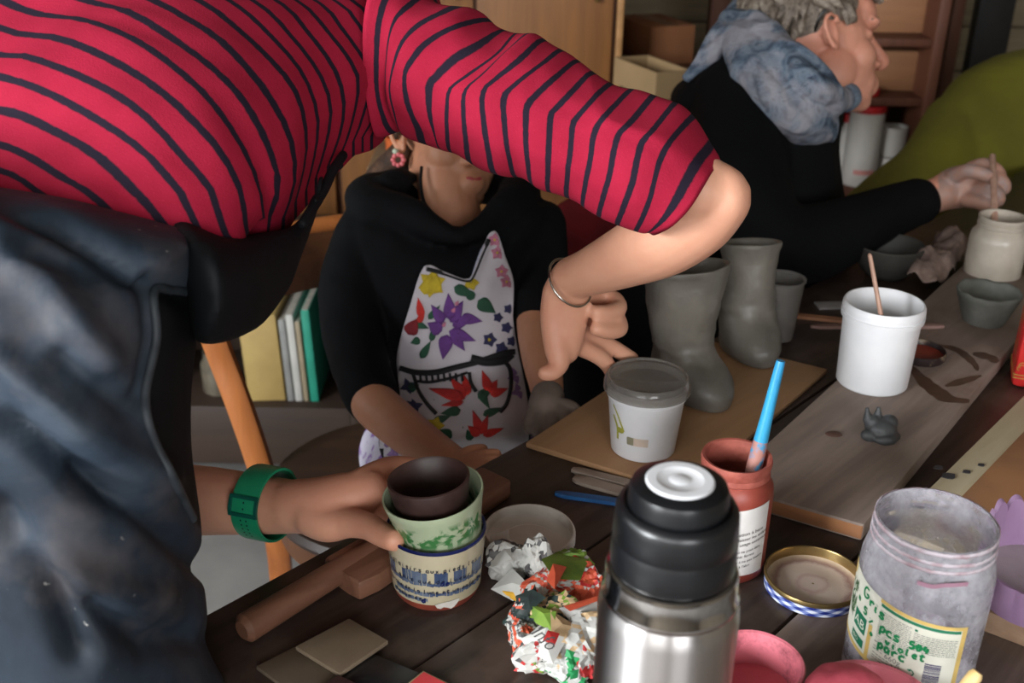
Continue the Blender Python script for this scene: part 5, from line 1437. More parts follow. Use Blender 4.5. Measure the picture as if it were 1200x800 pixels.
# interpolate smoothly between the rings
def interp_rings(rs, m):
    out = []; vs = []
    N = len(rs); A = np.array([[np.array(p) for p in r] for r in rs])
    for i in range(N - 1):
        p1, p2 = A[i], A[i + 1]; p0 = A[i - 1] if i else 2 * p1 - p2; p3 = A[i + 2] if i < N - 2 else 2 * p2 - p1
        for k in range(m):
            t = k / m; out.append(.5 * ((2 * p1) + (-p0 + p2) * t + (2 * p0 - 5 * p1 + 4 * p2 - p3) * t * t + (-p0 + 3 * p1 - 3 * p2 + p3) * t ** 3)); vs.append(i + t)
    out.append(A[-1]); vs.append(N - 1.0)
    return out, vs
def stripe_mat():
    t = NT('striped_jersey'); co = t.coord('UV'); ob = t.coord('Object')
    s = t.new('ShaderNodeSeparateXYZ'); t.link(co, s.inputs[0])
    nz = t.noise(ob, 160, 3, .6)
    ma = t.new('ShaderNodeMath', operation='MULTIPLY_ADD'); t.link(nz, ma.inputs[0]); ma.inputs[1].default_value = .07; t.link(s.outputs[1], ma.inputs[2])
    fr = t.new('ShaderNodeMath', operation='FRACT'); t.link(ma.outputs[0], fr.inputs[0])
    red = t.ramp(t.noise(ob, 25, 5, .6), [(.3, lin((152, 26, 52))), (.7, lin((138, 21, 45)))])
    speck = t.ramp(t.noise(ob, 900, 2, .5), [(.62, (0, 0, 0)), (.75, (1, 1, 1))])
    red = t.mix(t.ramp(speck, [(0, (0, 0, 0)), (1, (.12, .12, .12))]), red, lin((226, 90, 110)))
    f = t.ramp(fr.outputs[0], [(.0, (1, 1, 1)), (.15, (1, 1, 1)), (.19, (0, 0, 0)), (.88, (0, 0, 0)), (.92, (1, 1, 1))])
    t.color(t.mix(f, red, lin((30, 23, 36)))); t.set(rough=.9, spec=.15)
    t.bump(t.noise(ob, 700, 2, .5), .5, .0005)
    return t.m
jersey = stripe_mat()
MAN = empty('person', (V(90, 400, .85).x - .02, V(90, 400, .85).y, 0), 'person in red and black striped shirt leaning across the table, hand on stacked cups', 'person')
rs, vsx = interp_rings(trings, 5); vsx = [v - 3 + (.0) for v in vsx]
mb = MB()
def wr(p, i, v):
    # wrinkles, stronger towards the waist
    q = Vector(p); w = max(0, min(1, 1 - v / 7.0))
    a = .0016 * noise.noise(q * 14) + (.0045 * w + .0012) * (fold(q, 9, (1.0, .6, 2.2), 2.0) - .4) * .6
    return a
rr_ = []
for r, v in zip(rs, vsx):
    c = sum((Vector(p) for p in r), Vector()) / len(r)
    rr_.append([Vector(p) + (Vector(p) - c).normalized() * wr(p, 0, v) for p in r])
mb.loft(rr_, True, False, True, vs=vsx)
n_torso = len(mb.v)
# right sleeve
SL = [
 [(470,-75),(440,-30),(425,20),(425,80),(432,130),(446,160)],
 [(500,-30),(468,-8),(452,24),(447,75),(450,120),(470,152)],
 [(510,2),(485,14),(465,31),(455,65),(454,118),(474,156)],
 [(560,14),(528,20),(492,38),(472,60),(460,99),(466,130),(478,160)],
 [(580,30),(545,38),(512,54),(492,75),(481,94),(489,130),(503,156),(512,172)],
 [(598,38),(570,60),(540,80),(519,98),(514,104),(512,140),(522,176)],
 [(610,40),(588,62),(556,88),(534,106),(531,130),(532,155),(536,180)],
 [(628,42),(600,57),(570,87),(552,106),(551,130),(554,160),(563,196)],
 [(645,52),(618,75),(588,96),(574,110),(576,144),(582,178),(592,206)],
 [(667,64),(645,76),(618,98),(601,117),(601,150),(604,180),(612,208)],
 [(684,78),(655,98),(632,122),(627,130),(625,160),(626,190),(632,222)],
 [(704,90),(678,112),(660,130),(654,138),(652,170),(650,200),(651,228)],
 [(726,100),(700,124),(684,141),(679,152),(676,180),(672,206),(673,236)],
 [(750,104),(718,140),(710,150),(704,165),(699,195),(692,225),(691,246)],
 [(776,114),(748,147),(735,160),(729,180),(723,210),(715,235),(711,256)],
 [(800,124),(773,155),(762,170),(756,190),(750,218),(740,245),(732,266)],
 [(820,144),(796,168),(782,194),(775,215),(768,240),(758,262),(752,272)],
 [(843,180),(832,198),(819,220),(808,237),(795,252),(779,265),(760,272)]]
ND = len(SL)
sr = []; 
DS = [1.0] * 2 + list(np.linspace(.99, .955, ND - 2))
for i, vis in enumerate(SL):
    A, B = np.array(vis[0], float), np.array(vis[-1], float); dc = DS[i]; half = np.linalg.norm(B - A) / 2 * dc / F; half = min(half, .062)
    def df(x, y):
        t = np.dot(np.array((x, y)) - A, B - A) / np.dot(B - A, B - A) * 2 - 1
        return dc - half * .95 * sqrt(max(0, 1 - t * t))
    r_, c_ = ring_from(vis, df); sr.append(r_)
rs2, vs2 = interp_rings(sr, 5)
rr_ = []
for r, v in zip(rs2, vs2):
    c = sum((Vector(p) for p in r), Vector()) / len(r); w = 1.0
    rr_.append([Vector(p) + (Vector(p) - c).normalized() * (.0028 * (fold(Vector(p), 8, (1.6, .5, 1.2), 5.0) - .35) * w) for p in r])
# rolled cuff: fold back under
last = rr_[-1]; cl = sum(last, Vector()) / len(last); tdir = (cl - sum(rr_[-6], Vector()) / len(last)).normalized()
rr_.append([cl + (p - cl) * .97 + tdir * .004 for p in last]); vs2.append(vs2[-1] + .05)
rr_.append([cl + (p - cl) * .93 + tdir * .001 for p in last]); vs2.append(vs2[-1] + .05)
rr_.append([cl + (p - cl) * .90 - tdir * .02 for p in last]); vs2.append(vs2[-1] + .05)
mb.loft(rr_, True, False, False, vs=[v + .35 for v in vs2])
# left sleeve (on the far side, above the hidden elbow)
la = [V(120, 60, 1.12), V(70, 160, 1.13), V(30, 300, 1.12), V(20, 430, 1.10)]
n0 = len(mb.v)
def sleeve(pts, rad):
    X = catmull([(*p, r) for p, r in zip(pts, rad)], 6); P = [Vector(x[:3]) for x in X]
    rg = []; u = None; L = 0; vv = []
    for i, p in enumerate(P):
        t = (P[min(i + 1, len(P) - 1)] - P[max(i - 1, 0)]).normalized(); u = Vector((0, 1, 0)) if u is None else u
        u = (u - t * u.dot(t)).normalized(); w = t.cross(u); rg.append([p + u * X[i][3] * cos(a) + w * X[i][3] * sin(a) for a in [2 * pi * k / 32 for k in range(32)]])
        if i: L += (p - P[i - 1]).length
        vv.append(L / .021)
    return rg, vv
rg, vv = sleeve(la, [.075, .065, .058, .052]); mb.loft(rg, True, False, False, vs=vv)
shirt = mb.build('striped_shirt', jersey, MAN, world=True, sharp=0)
md = shirt.modifiers.new('t', 'SOLIDIFY'); md.thickness = .0015; md.offset = -1

# body: torso core, arms, hands, neck and head as one surface
mb = MB()
core = []
for i in (4, 7, 10, 13, 16, 18): core.append((*tcen[i], .105))
mb.tube([Vector(c[:3]) for c in core], [.06, .062, .065, .066, .060, .050], n=28, sub=3)
hipc = V(70, 330, .92)
mb.ball(hipc, (.11, .09, .10), n=28, m=18)
mb.tube([hipc, tcen[4]], [.07, .06], n=24)
px_tube(mb, [(415, 60, 1.05, .055), (480, 88, 1.0, .045), (640, 140, .965, .038), (760, 190, .957, .033), (822, 222, .957, .030)])
px_tube(mb, [(815, 214, .957, .026), (846, 227, .957, .0245), (841, 240, .962, .0270), (818, 256, .98, .0335), (776, 281, 1.01, .0345), (728, 303, 1.05, .0290), (690, 319, 1.08, .0235), (669, 326, 1.10, .0215)])
mb.ball(V(850, 228, .958), .0185)          # point of the elbow
# right hand
px_tube(mb, [(667, 330, 1.10, .0220), (664, 355, 1.115, .0225), (663, 385, 1.125, .0215), (661, 410, 1.13, .0165)], flat=.85, up=Ff)
px_tube(mb, [(652, 340, 1.105, .014), (648, 370, 1.115, .0135), (652, 405, 1.12, .0135), (655, 424, 1.12, .0115), (648, 436, 1.115, .0088), (638, 437, 1.112, .0080)])
px_tube(mb, [(676, 345, 1.125, .013), (700, 346, 1.15, .0095), (719, 350, 1.15, .0092), (725, 361, 1.135, .0090), (712, 366, 1.118, .0086), (698, 366, 1.108, .0078)])
px_tube(mb, [(678, 365, 1.135, .012), (702, 370, 1.155, .0095), (722, 374, 1.15, .0092), (726, 385, 1.135, .0090), (712, 388, 1.118, .0086), (699, 385, 1.108, .0078)])
px_tube(mb, [(672, 385, 1.145, .012), (694, 396, 1.160, .0100), (714, 405, 1.172, .0092), (730, 414, 1.182, .0086), (741, 420, 1.19, .0078)])
px_tube(mb, [(664, 398, 1.135, .012), (684, 408, 1.145, .0100), (701, 417, 1.155, .0092), (712, 427, 1.165, .0085), (716, 436, 1.17, .0076)])
# left arm and hand
px_tube(mb, [(120, 60, 1.12, .055), (70, 160, 1.13, .048), (30, 330, 1.12, .042), (22, 480, 1.10, .038), (45, 560, 1.09, .036)])
px_tube(mb, [(35, 560, 1.09, .036), (80, 585, 1.09, .039), (150, 588, 1.08, .0385), (228, 586, 1.06, .0340), (305, 591, 1.033, .0280), (345, 594, 1.015, .0245)])
px_tube(mb, [(340, 593, 1.015, .0245), (375, 592, 1.005, .0260), (410, 583, 1.0, .0240), (434, 573, 1.0, .0180)])
px_tube(mb, [(365, 605, .995, .018), (385, 614, .985, .0165), (408, 612, .975, .0140), (430, 616, .955, .0120), (448, 626, .932, .0110), (462, 633, .915, .0098)])
px_tube(mb, [(420, 564, 1.0, .0115), (438, 553, 1.015, .0100), (460, 545, 1.035, .0092), (486, 546, 1.045, .0086), (506, 552, 1.045, .0078)])
px_tube(mb, [(420, 574, 1.005, .0115), (438, 568, 1.025, .0100), (462, 566, 1.045, .0092), (490, 570, 1.05, .0086), (508, 576, 1.048, .0078)])
px_tube(mb, [(418, 584, 1.0, .0110), (436, 584, 1.02, .0100), (458, 588, 1.04, .0090), (484, 594, 1.045, .0084), (500, 600, 1.042, .0076)])
px_tube(mb, [(414, 594, .995, .0105), (430, 600, 1.01, .0092), (450, 610, 1.03, .0082), (470, 616, 1.035, .0076)])
# neck and head (beyond the frame)
hd = cL + axd * .30 + Vector((-.02, .02, .06)); nk = cL + axd * .10
mb.tube([nk, hd - axd * .06], [.062, .055], n=20)
Mh = frame(axd * .5 - Vector((0, 0, .8)) + RX * .2, axd + Vector((0, 0, .4)))
head_prims(mb, hd, Mh)
# legs
LEGS = [(V(60, 560, .84), V(60, 860, .92)), (V(-60, 600, 1.0), V(-90, 800, 1.05))]
for a_, b_ in LEGS: mb.tube([hipc, a_ + Ff * .03, b_, Vector((b_.x, b_.y, .09))], [.09, .075, .055, .042], n=20, sub=4)
organic('body', mb, .0030, skinA, MAN, smooth=4)
face_parts(MAN, hd, Mh, sk=skinA)
mb = MB(); mb.ball(hd + Mh @ Vector((-.026, 0, .046)), (.098, .084, .086), M=Mh, n=40, m=28); mb.map(lambda v: v + (v - hd).normalized() * .006 * fold(v, 30, seed=3.0))
mb.build('hair', mat('brown_hair', (86, 62, 44), (60, 42, 30), scale=60, rough=.7, stretch=(1, 1, .15)), MAN, world=True, sharp=0)
# finger nails
nail = mat('nail', (240, 200, 186), (232, 188, 174), scale=40, rough=.3)
def nailp(px, py, d, nrm, r=(.0070, .0056, .0026), along=None):
    f = Vector(nrm).normalized(); al = Vector(along).normalized(); al = (al - f * al.dot(f)).normalized()
    M_ = Matrix((al, f.cross(al), f)).transposed(); mb = MB(); mb.ball((0, 0, 0), r, M=M_, n=16, m=8); mb.build('fingernail', nail, MAN, origin=V(px, py, d), world=True)
nailp(456, 628, .9040, -Ff + UX * .55, along=RX - UX * .45)
nailp(637, 434, 1.1030, -Ff - RX * .4 + UX * .2, r=(.005, .0042, .0015), along=-RX)
nailp(695, 383, 1.0990, -Ff - RX * .3, r=(.005, .0042, .0015), along=-RX)
nailp(694, 365, 1.0990, -Ff - RX * .3, r=(.0045, .004, .0015), along=-RX)
# silver bracelet
a0 = V(690, 319, 1.08); a1 = V(669, 326, 1.10); ax_ = (a1 - a0).normalized(); cB = V(668, 331, 1.096)
axb = (ax_ - UX * .25).normalized(); u_ = Ff.cross(axb).normalized(); w_ = axb.cross(u_)
mb = MB(); mb.tube([cB + u_ * .0262 * cos(t_) + w_ * .0255 * sin(t_) for t_ in [2 * pi * k / 60 for k in range(61)]], .0013, n=10, cap=False)
mb.build('silver_bracelet', mat('silver', (200, 196, 188), rough=.2, metal=1.0), MAN, world=True)
# green wrist band with buckle and holes
wg = mat('green_rubber', (26, 140, 98), (20, 124, 86), scale=30, rough=.42); wd_ = mat('dark_green_rubber', (10, 84, 70), rough=.4)
b0_ = V(228, 586, 1.06); b1_ = V(345, 594, 1.015); wa = (b1_ - b0_).normalized(); cW = V(312, 589, 1.029)
wa = (wa - UX * .10).normalized(); ua = (UX - wa * UX.dot(wa)).normalized(); va = wa.cross(ua)      # va points roughly away/towards camera
if va.dot(Ff) > 0: va = -va
def wpt(th, off, e=0.0, r=.0322): return cW + (ua * cos(th) + va * sin(th)) * (r + e) + wa * off
WB = empty('wristband', cW, None, None) if False else None
mb = MB(); rg = []
for k in range(64):
    th_ = 2 * pi * k / 64; w = .0140 if sin(th_) > -.6 else .013
    rg.append([wpt(th_, -w, .0), wpt(th_, -w, .0022), wpt(th_, -w * .8, .0028), wpt(th_, w * .8, .0028), wpt(th_, w, .0022), wpt(th_, w, .0)])
rg.append(rg[0]); mb.loft(rg, True, False, False)
band = mb.build('wrist_band', wg, MAN, world=True)
mb = MB(); f_ = lambda x, y: wpt(pi / 2 - y / .032, x, .0034)
for (x0_, x1_, y0_, y1_) in ((-.0150, .0150, .0070, .0100), (-.0150, .0150, -.0075, -.0045), (-.0155, -.0125, -.0075, .0100), (.0125, .0155, -.0075, .0100)):
    g2 = []
    for k in range(7):
        y = y0_ + (y1_ - y0_) * k / 6; g2.append([wpt(pi / 2 - y / .032, x0_, .0026), wpt(pi / 2 - y / .032, x0_, .0044), wpt(pi / 2 - y / .032, x1_, .0044), wpt(pi / 2 - y / .032, x1_, .0026)])
    mb.loft(g2)
mb.build('buckle', wd_, band); 
for j, y in enumerate((.004, -.001, -.0105, -.0145, -.0185, -.0225, -.0265)):
    mb = MB(); 
    for x in ((-.001, .001) if j > 1 else (0,)):
        mb.v += [tuple(wpt(pi / 2 - (y + .0009 * sin(t_)) / .03, x * 3 + .0009 * cos(t_), .0030)) for t_ in [2 * pi * k / 10 for k in range(10)]]; mb.face([len(mb.v) - 10 + k for k in range(10)])
    mb.build('strap_hole', mat('hole_dark', (6, 40, 34), rough=.8), band)
for ch in band.children: ch.location = (0, 0, 0)

# dusty dark work trousers / apron skirt
def cloth_dust():
    t = NT('dusty_dark_cloth'); co = t.coord('Object', (1, 1, 1))
    f = t.noise(co, 5, 7, .62, .6); g = t.noise(co, 60, 4, .7)
    col = t.ramp(f, [(.34, lin((20, 26, 34))), (.52, lin((40, 50, 62))), (.74, lin((72, 80, 90)))])
    g2 = t.ramp(t.noise(co, 11, 5, .6), [(.50, (0, 0, 0)), (.66, (.4, .4, .4))]); col = t.mix(g2, col, lin((92, 84, 82)))
    sp = t.ramp(t.noise(co, 130, 2, .4), [(.76, (0, 0, 0)), (.80, (.8, .8, .8))]); col = t.mix(sp, col, lin((150, 148, 144)))
    t.color(col); t.set(rough=.62, spec=.25); t.bump(g, .4, .0008); return t.m
dusty = cloth_dust()
poly = [(-260, 140), (-120, 172), (0, 212), (100, 233), (200, 262), (232, 274), (238, 300), (236, 340), (232, 400), (226, 470), (228, 540), (238, 610), (240, 680), (244, 730), (246, 770), (266, 810), (276, 900), (270, 1010), (-120, 1030), (-330, 900), (-360, 500), (-330, 250)]
mb = MB()
def dT(x, y): return .80 - .02 * max(0, min(1, (250 - y) / 60)) + .10 * max(0, (y - 500) / 500) - .045 * max(0, 1 - abs(y - 235) / 80)
inflate(mb, poly, dT, .17, 210, step=10)
for a_, b_ in LEGS: mb.tube([a_, b_, Vector((b_.x, b_.y, .06))], [.10, .095, .075], n=24, sub=4)
CR = [([(-20, 222), (70, 264), (150, 318), (215, 345)], 14, .010), ([(15, 496), (90, 552), (135, 579)], 18, .016), ([(75, 417), (150, 477)], 16, .008), ([(112, 710), (172, 755), (225, 747)], 16, .012), ([(97, 560), (150, 590), (240, 665)], 14, .010), ([(176, 327), (182, 395), (168, 462)], 12, .008), ([(0, 600), (60, 680), (90, 760)], 20, .012), ([(0, 300), (60, 340), (120, 420)], 22, -.012), ([(0, 420), (90, 500), (190, 560)], 20, -.010), ([(30, 640), (120, 690), (190, 700)], 18, -.008)]
def dcl(co, nrm):
    x, y, d = proj(co); h = .0035 * (fold(co, 5, (1.4, 1, 1.0), 7.0) - .4)
    for pl, w, a in CR:
        b = 1e9
        for (x1, y1), (x2, y2) in zip(pl, pl[1:]):
            dx, dy = x2 - x1, y2 - y1; t = max(0, min(1, ((x - x1) * dx + (y - y1) * dy) / (dx * dx + dy * dy))); b = min(b, (x - x1 - t * dx) ** 2 + (y - y1 - t * dy) ** 2)
        if b < (3 * w) ** 2: h -= a * math.exp(-b / (w * w))
    return h
wt = organic('work_trousers', mb, .0045, [dusty, mat('black_apron_cloth', (15, 17, 20), (8, 9, 11), scale=8, rough=.7, spec=.15)], MAN, smooth=6, disp=dcl)
BP = [(222, 345), (180, 342), (183, 395), (170, 462), (178, 510), (203, 560), (226, 610), (260, 640), (290, 400), (290, 270), (240, 300)]
for p_ in wt.data.polygons:
    x_, y_, d_ = proj(p_.center)
    if pip(x_, y_, BP): p_.material_index = 1
wb_ = BVHTree.FromPolygons([v.co.copy() for v in wt.data.vertices], [tuple(p.vertices) for p in wt.data.polygons])
def on_surf(x, y, off):
    d = ray(x, y).normalized(); h = wb_.ray_cast(CAM, d)
    return h[0] - d * off if h[0] is not None else None
pts_ = [on_surf(q[0], q[1], .0008) for q in catmull([(226, 343), (200, 339), (180, 342), (183, 395), (170, 462), (178, 510), (203, 560), (226, 608)], 6)]
mb = MB(); mb.tube([p for p in pts_ if p is not None], .0032, n=10); mb.build('apron_hem', mat('worn_hem', (52, 58, 64), (36, 42, 48), scale=60, rough=.6), MAN, world=True)
# black apron bunched under the belly and its tied belt
blk = mat('black_apron_cloth', (15, 17, 20), (8, 9, 11), scale=8, rough=.7, spec=.15)
mb = MB(); inflate(mb, [(205, 263), (262, 277), (310, 276), (348, 262), (368, 228), (380, 196), (372, 240), (354, 292), (334, 338), (304, 384), (262, 402), (226, 398), (214, 330)], lambda x, y: .775 + .095 * max(0, min(1, (x - 255) / 95)), .07, 60, step=6)
organic('apron', mb, .0045, blk, MAN, smooth=4, disp=lambda co, n: .005 * (fold(co, 9, (1, 1, .6), 1.5) - .4))
mb = MB(); px_tube(mb, [(355, 262, .84, .004), (378, 225, .875, .004), (390, 200, .90, .004), (402, 182, .93, .004)]); mb.build('apron_strap', blk, MAN, world=True)
# shoes
for a_, b_ in LEGS:
    mb = MB(); c = Vector((b_.x, b_.y, 0)); mb.ball(c + Vector((.02, .05, .045)), (.052, .13, .042), n=24, m=14); mb.ball(c + Vector((0, -.02, .07)), (.05, .06, .06)); mb.box(c.x - .03, c.x + .07, c.y - .07, c.y + .17, .001, .02, bev=.008)
    organic('shoe', mb, .006, mat('brown_shoe', (70, 52, 40), (56, 42, 32), rough=.5), MAN, smooth=4)
# ================================================================== the child in the flowered apron
skinB = skin_mat('skin_warm', (196, 140, 108), (180, 122, 92))
def smooth01(a, b, x):
    t = max(0, min(1, (x - a) / (b - a))); return t * t * (3 - 2 * t)
KID = empty('person', (T(468, 566, .455).x, T(468, 566, .455).y, 0), 'seated child in black hooded top and flowered apron, face half hidden by the striped sleeve', 'person')
blackc = mat('black_sweatshirt', (17, 18, 21), (12, 13, 15), scale=9, rough=.8, spec=.12, bump=.0006, bscale=200)
def dK(x, y): return 1.54 - .17 * smooth01(430, 520, y)
mb = MB()
inflate(mb, [(402, 262), (424, 240), (452, 226), (490, 238), (540, 266), (588, 236), (634, 236), (650, 268), (640, 330), (628, 390), (622, 440), (622, 500), (600, 540), (470, 545), (446, 520), (452, 460), (430, 400), (408, 330)], dK, .105, 70, step=7)
px_tube(mb, [(428, 275, 1.52, .044), (414, 330, 1.49, .044), (413, 390, 1.45, .041), (430, 450, 1.39, .036), (436, 466, 1.375, .034)])
px_tube(mb, [(628, 268, 1.54, .044), (634, 310, 1.50, .041), (632, 350, 1.46, .036), (632, 368, 1.45, .034)])
# hood lying round the neck
px_tube(mb, [(528, 276, 1.44, .014), (478, 254, 1.46, .026), (434, 240, 1.52, .034), (450, 226, 1.60, .036), (500, 214, 1.66, .030), (560, 214, 1.66, .030), (606, 222, 1.58, .034), (600, 240, 1.50, .028), (570, 264, 1.46, .018), (538, 278, 1.44, .013)])
px_tube(mb, [(452, 222, 1.53, .020), (470, 210, 1.55, .016), (484, 208, 1.57, .010)])
hood = organic('hooded_top', mb, .0042, blackc, KID, smooth=4, disp=lambda co, n: .0045 * (fold(co, 7, (1, 1, .7), 4.0) - .5) + .0015 * noise.noise(co * 40))
# body
mb = MB()
px_tube(mb, [(530, 470, 1.50, .06), (530, 360, 1.56, .06), (530, 290, 1.57, .055), (528, 250, 1.57, .044), (524, 225, 1.57, .042), (524, 190, 1.58, .045)])
Kf = camv(.46, -.22, -.84); Ku = camv(.03, 1, -.15); Mk = frame(Kf, Ku); kc = V(528, 158, 1.60)
head_prims(mb, kc, Mk, .93)
px_tube(mb, [(420, 400, 1.43, .028), (432, 462, 1.375, .029), (460, 492, 1.33, .028), (500, 523, 1.26, .024), (530, 542, 1.21, .0195)])
px_tube(mb, [(525, 540, 1.215, .018), (545, 545, 1.19, .017), (560, 545, 1.175, .014)], flat=.7, up=Uu)
for a_, b_, c_ in (((556, 538, 1.18), (570, 534, 1.175), (582, 532, 1.175)), ((558, 544, 1.17), (573, 541, 1.165), (585, 540, 1.165)), ((556, 550, 1.165), (571, 549, 1.158), (580, 549, 1.156))):
    px_tube(mb, [(*a_, .0085), (*b_, .0078), (*c_, .0066)])
px_tube(mb, [(540, 538, 1.20, .010), (552, 530, 1.195, .0085), (566, 527, 1.195, .0072)])
px_tube(mb, [(632, 340, 1.47, .028), (630, 378, 1.44, .0275), (634, 415, 1.39, .0255), (640, 450, 1.33, .021), (642, 465, 1.30, .0185)])
# legs under the apron
px_tube(mb, [(480, 530, 1.50, .045), (500, 590, 1.36, .04), (520, 700, 1.36, .035)]); px_tube(mb, [(590, 530, 1.50, .045), (620, 590, 1.42, .04), (640, 690, 1.46, .035)])
organic('body', mb, .0028, skinB, KID, smooth=4)
face_parts(KID, kc, Mk, .93, sk=skinB, iris=(82, 60, 44), lip=(184, 66, 74), brow=(60, 44, 34))
# clay-covered left hand
clayh = mat('clay_covered_skin', (128, 112, 102), (104, 92, 84), scale=30, rough=.7, bump=.0006)
mb = MB()
px_tube(mb, [(642, 463, 1.305, .0200), (640, 478, 1.285, .0215), (640, 490, 1.27, .0180)])
for pts in ([(630, 480, 1.28), (622, 492, 1.265), (620, 503, 1.255)], [(637, 484, 1.27), (632, 498, 1.25), (630, 507, 1.243)], [(646, 486, 1.265), (648, 498, 1.245), (646, 506, 1.238)], [(654, 482, 1.27), (664, 492, 1.25), (668, 498, 1.243)], [(656, 474, 1.28), (670, 478, 1.265), (680, 486, 1.252)]):
    px_tube(mb, [(x, y, d, r) for (x, y, d), r in zip(pts, (.0095, .0085, .0068))])
organic('clay_covered_hand', mb, .0026, clayh, KID, smooth=3)
# hair, earring, neck cord
def hair_cap(name, c, M, s, m, parent, locks=90, seed=1, back=.0, length=.05, face=.055, low=-.03):
    c = Vector(c); mb = MB(); rn = random.Random(seed)
    mb.ball(c + M @ (Vector((-.024, 0, .044)) * s), (.094 * s, .080 * s, .084 * s), M=M, n=36, m=24)
    for k in range(locks):
        a = rn.uniform(-pi, pi); e = rn.uniform(-.35, 1.2)
        d = Vector((cos(e) * cos(a), cos(e) * sin(a), sin(e)))
        if d.x > .55 and d.z < .55: continue
        p = Vector((-.024 + .094 * d.x, .079 * d.y, .044 + .083 * d.z))
        if p.z < low and p.x > -.02: continue
        t = Vector((.25 + rn.uniform(-.5, .5) if d.x > 0 else -.3, rn.uniform(-.5, .5) + d.y * .3, -.9 + rn.uniform(-.3, .3))); t -= d * t.dot(d) * .8; t.normalize()
        L = length * rn.uniform(.6, 1.1)
        q = [p + d * .002, p + d * .008 + t * L * .4, p + d * .006 + t * L * .8, p + d * .001 + t * L * 1.05]
        mb.tube([c + M @ (v * s) for v in q], [.008 * s, .0085 * s, .006 * s, .0015 * s], n=8, sub=2)
    return organic(name, mb, .0024, m, parent, smooth=2)
def hair_mat(name, c1, c2, c3):
    t = NT(name); co = t.coord('Object'); n1 = t.noise(co, 34, 5, .7, 1.2); n2 = t.noise(co, 190, 3, .6, .5)
    mm = t.new('ShaderNodeMath', operation='MULTIPLY_ADD'); t.link(n2, mm.inputs[0]); mm.inputs[1].default_value = .5; t.link(n1, mm.inputs[2])
    t.color(t.ramp(mm.outputs[0], [(.58, lin(c1)), (.76, lin(c2)), (.92, lin(c3))])); t.set(rough=.6); t.bump(mm.outputs[0], .6, .0015); return t.m
hb = hair_mat('dark_brown_hair', (44, 30, 22), (62, 42, 30), (84, 58, 40))
hair_cap('hair', kc, Mk, .93, hb, KID, locks=60, seed=5)
mb = MB(); px_tube(mb, [(470, 180, 1.66, .02), (448, 215, 1.66, .03), (440, 240, 1.64, .02)]); organic('hair_tail', mb, .003, hb, KID, smooth=2)
ea = kc + Mk @ (Vector((-.006, -.080, -.036)) * .93)
eL = min(((kc + Mk @ (Vector((-.002, y, -.036)) * .93)) for y in (.084, -.084)), key=lambda p_: proj(p_)[0])
mb = MB(); pk_ = mat('pink_earring', (212, 108, 112), (196, 90, 96), rough=.35)
for k in range(8):
    a = 2 * pi * k / 8; mb.ball(eL + UX * (.0075 * sin(a) - .006) + RX * (.0075 * cos(a)) - Ff * .006, .0036, n=10, m=8)
mb.mat = 1; mb.ball(eL + UX * .006 - RX * .004 - Ff * .006, .0045, n=10, m=8)
mb.build('earring', [pk_, mat('pale_green_bead', (190, 200, 176), rough=.3)], KID, world=True)
mb = MB(); px_tube(mb, [(494, 196, 1.535, .0022), (493, 214, 1.527, .0024), (496, 234, 1.515, .0024), (503, 246, 1.50, .0024)]); mb.build('neck_cord', blk, KID, world=True)

# apron draped over the top: cast straight back onto the garment surface
dgk = bpy.context.evaluated_depsgraph_get()
bvh = BVHTree.FromPolygons([v.co.copy() for v in hood.data.vertices], [tuple(p.vertices) for p in hood.data.polygons])
def on_bvh(b, x, y, off, default=None):
    d = ray(x, y); L = d.length; dn = d / L
    h = b.ray_cast(CAM, dn)
    if h[0] is None: return None
    return h[0] - dn * off
def drape(mb, poly, b, off, step=6, smoothd=None):
    poly = [tuple(q) for q in catmull(poly, 4, closed=True)]
    xs = [p[0] for p in poly]; ys = [p[1] for p in poly]; g = {}
    for j in range(int((max(ys) - min(ys)) / step) + 3):
        for i in range(int((max(xs) - min(xs)) / step) + 3):
            x, y = min(xs) - step + i * step, min(ys) - step + j * step
            ins = pip(x, y, poly)
            if not ins:
                d, a, c = near_pt(x, y, poly)
                if d > step * 1.2: continue
                x, y = a, c
            p = on_bvh(b, x, y, off)
            if p is None: continue
            g[i, j] = [p, ins, x, y]
    if smoothd:
        for _ in range(smoothd):
            new = {}
            for k in g:
                ds = [dep(g[q][0]) for q in ((k[0] + 1, k[1]), (k[0] - 1, k[1]), (k[0], k[1] + 1), (k[0], k[1] - 1)) if q in g]
                new[k] = min(dep(g[k][0]), .4 * dep(g[k][0]) + .6 * sum(ds) / len(ds)) if ds else dep(g[k][0])
            for k in g: g[k][0] = V(g[k][2], g[k][3], new[k])
    o = {}
    for k, (p, ins, x, y) in g.items(): o[k] = len(mb.v); mb.v.append(tuple(p))
    for (i, j) in g:
        q = [(i, j), (i, j + 1), (i + 1, j + 1), (i + 1, j)]
        if all(k in g for k in q) and any(g[k][1] for k in q): mb.face([o[k] for k in q])
    return mb
apron_m = mat('apron_white_cotton', (206, 200, 206), (190, 184, 190), scale=6, rough=.8, bump=.0006, bscale=240)
mbA = MB()
AP = [(497, 312), (520, 318), (545, 327), (553, 322), (562, 300), (572, 276), (582, 272), (592, 300), (602, 330), (601, 370), (607, 410), (615, 450), (620, 490), (612, 534), (560, 540), (470, 543), (440, 540), (436, 512), (458, 500), (470, 480), (466, 440), (466, 410), (480, 360)]
drape(mbA, AP, bvh, .010, step=5, smoothd=10)
ap_b = BVHTree.FromPolygons([Vector(v) for v in mbA.v], mbA.f)
o_tmp = len(mbA.v)
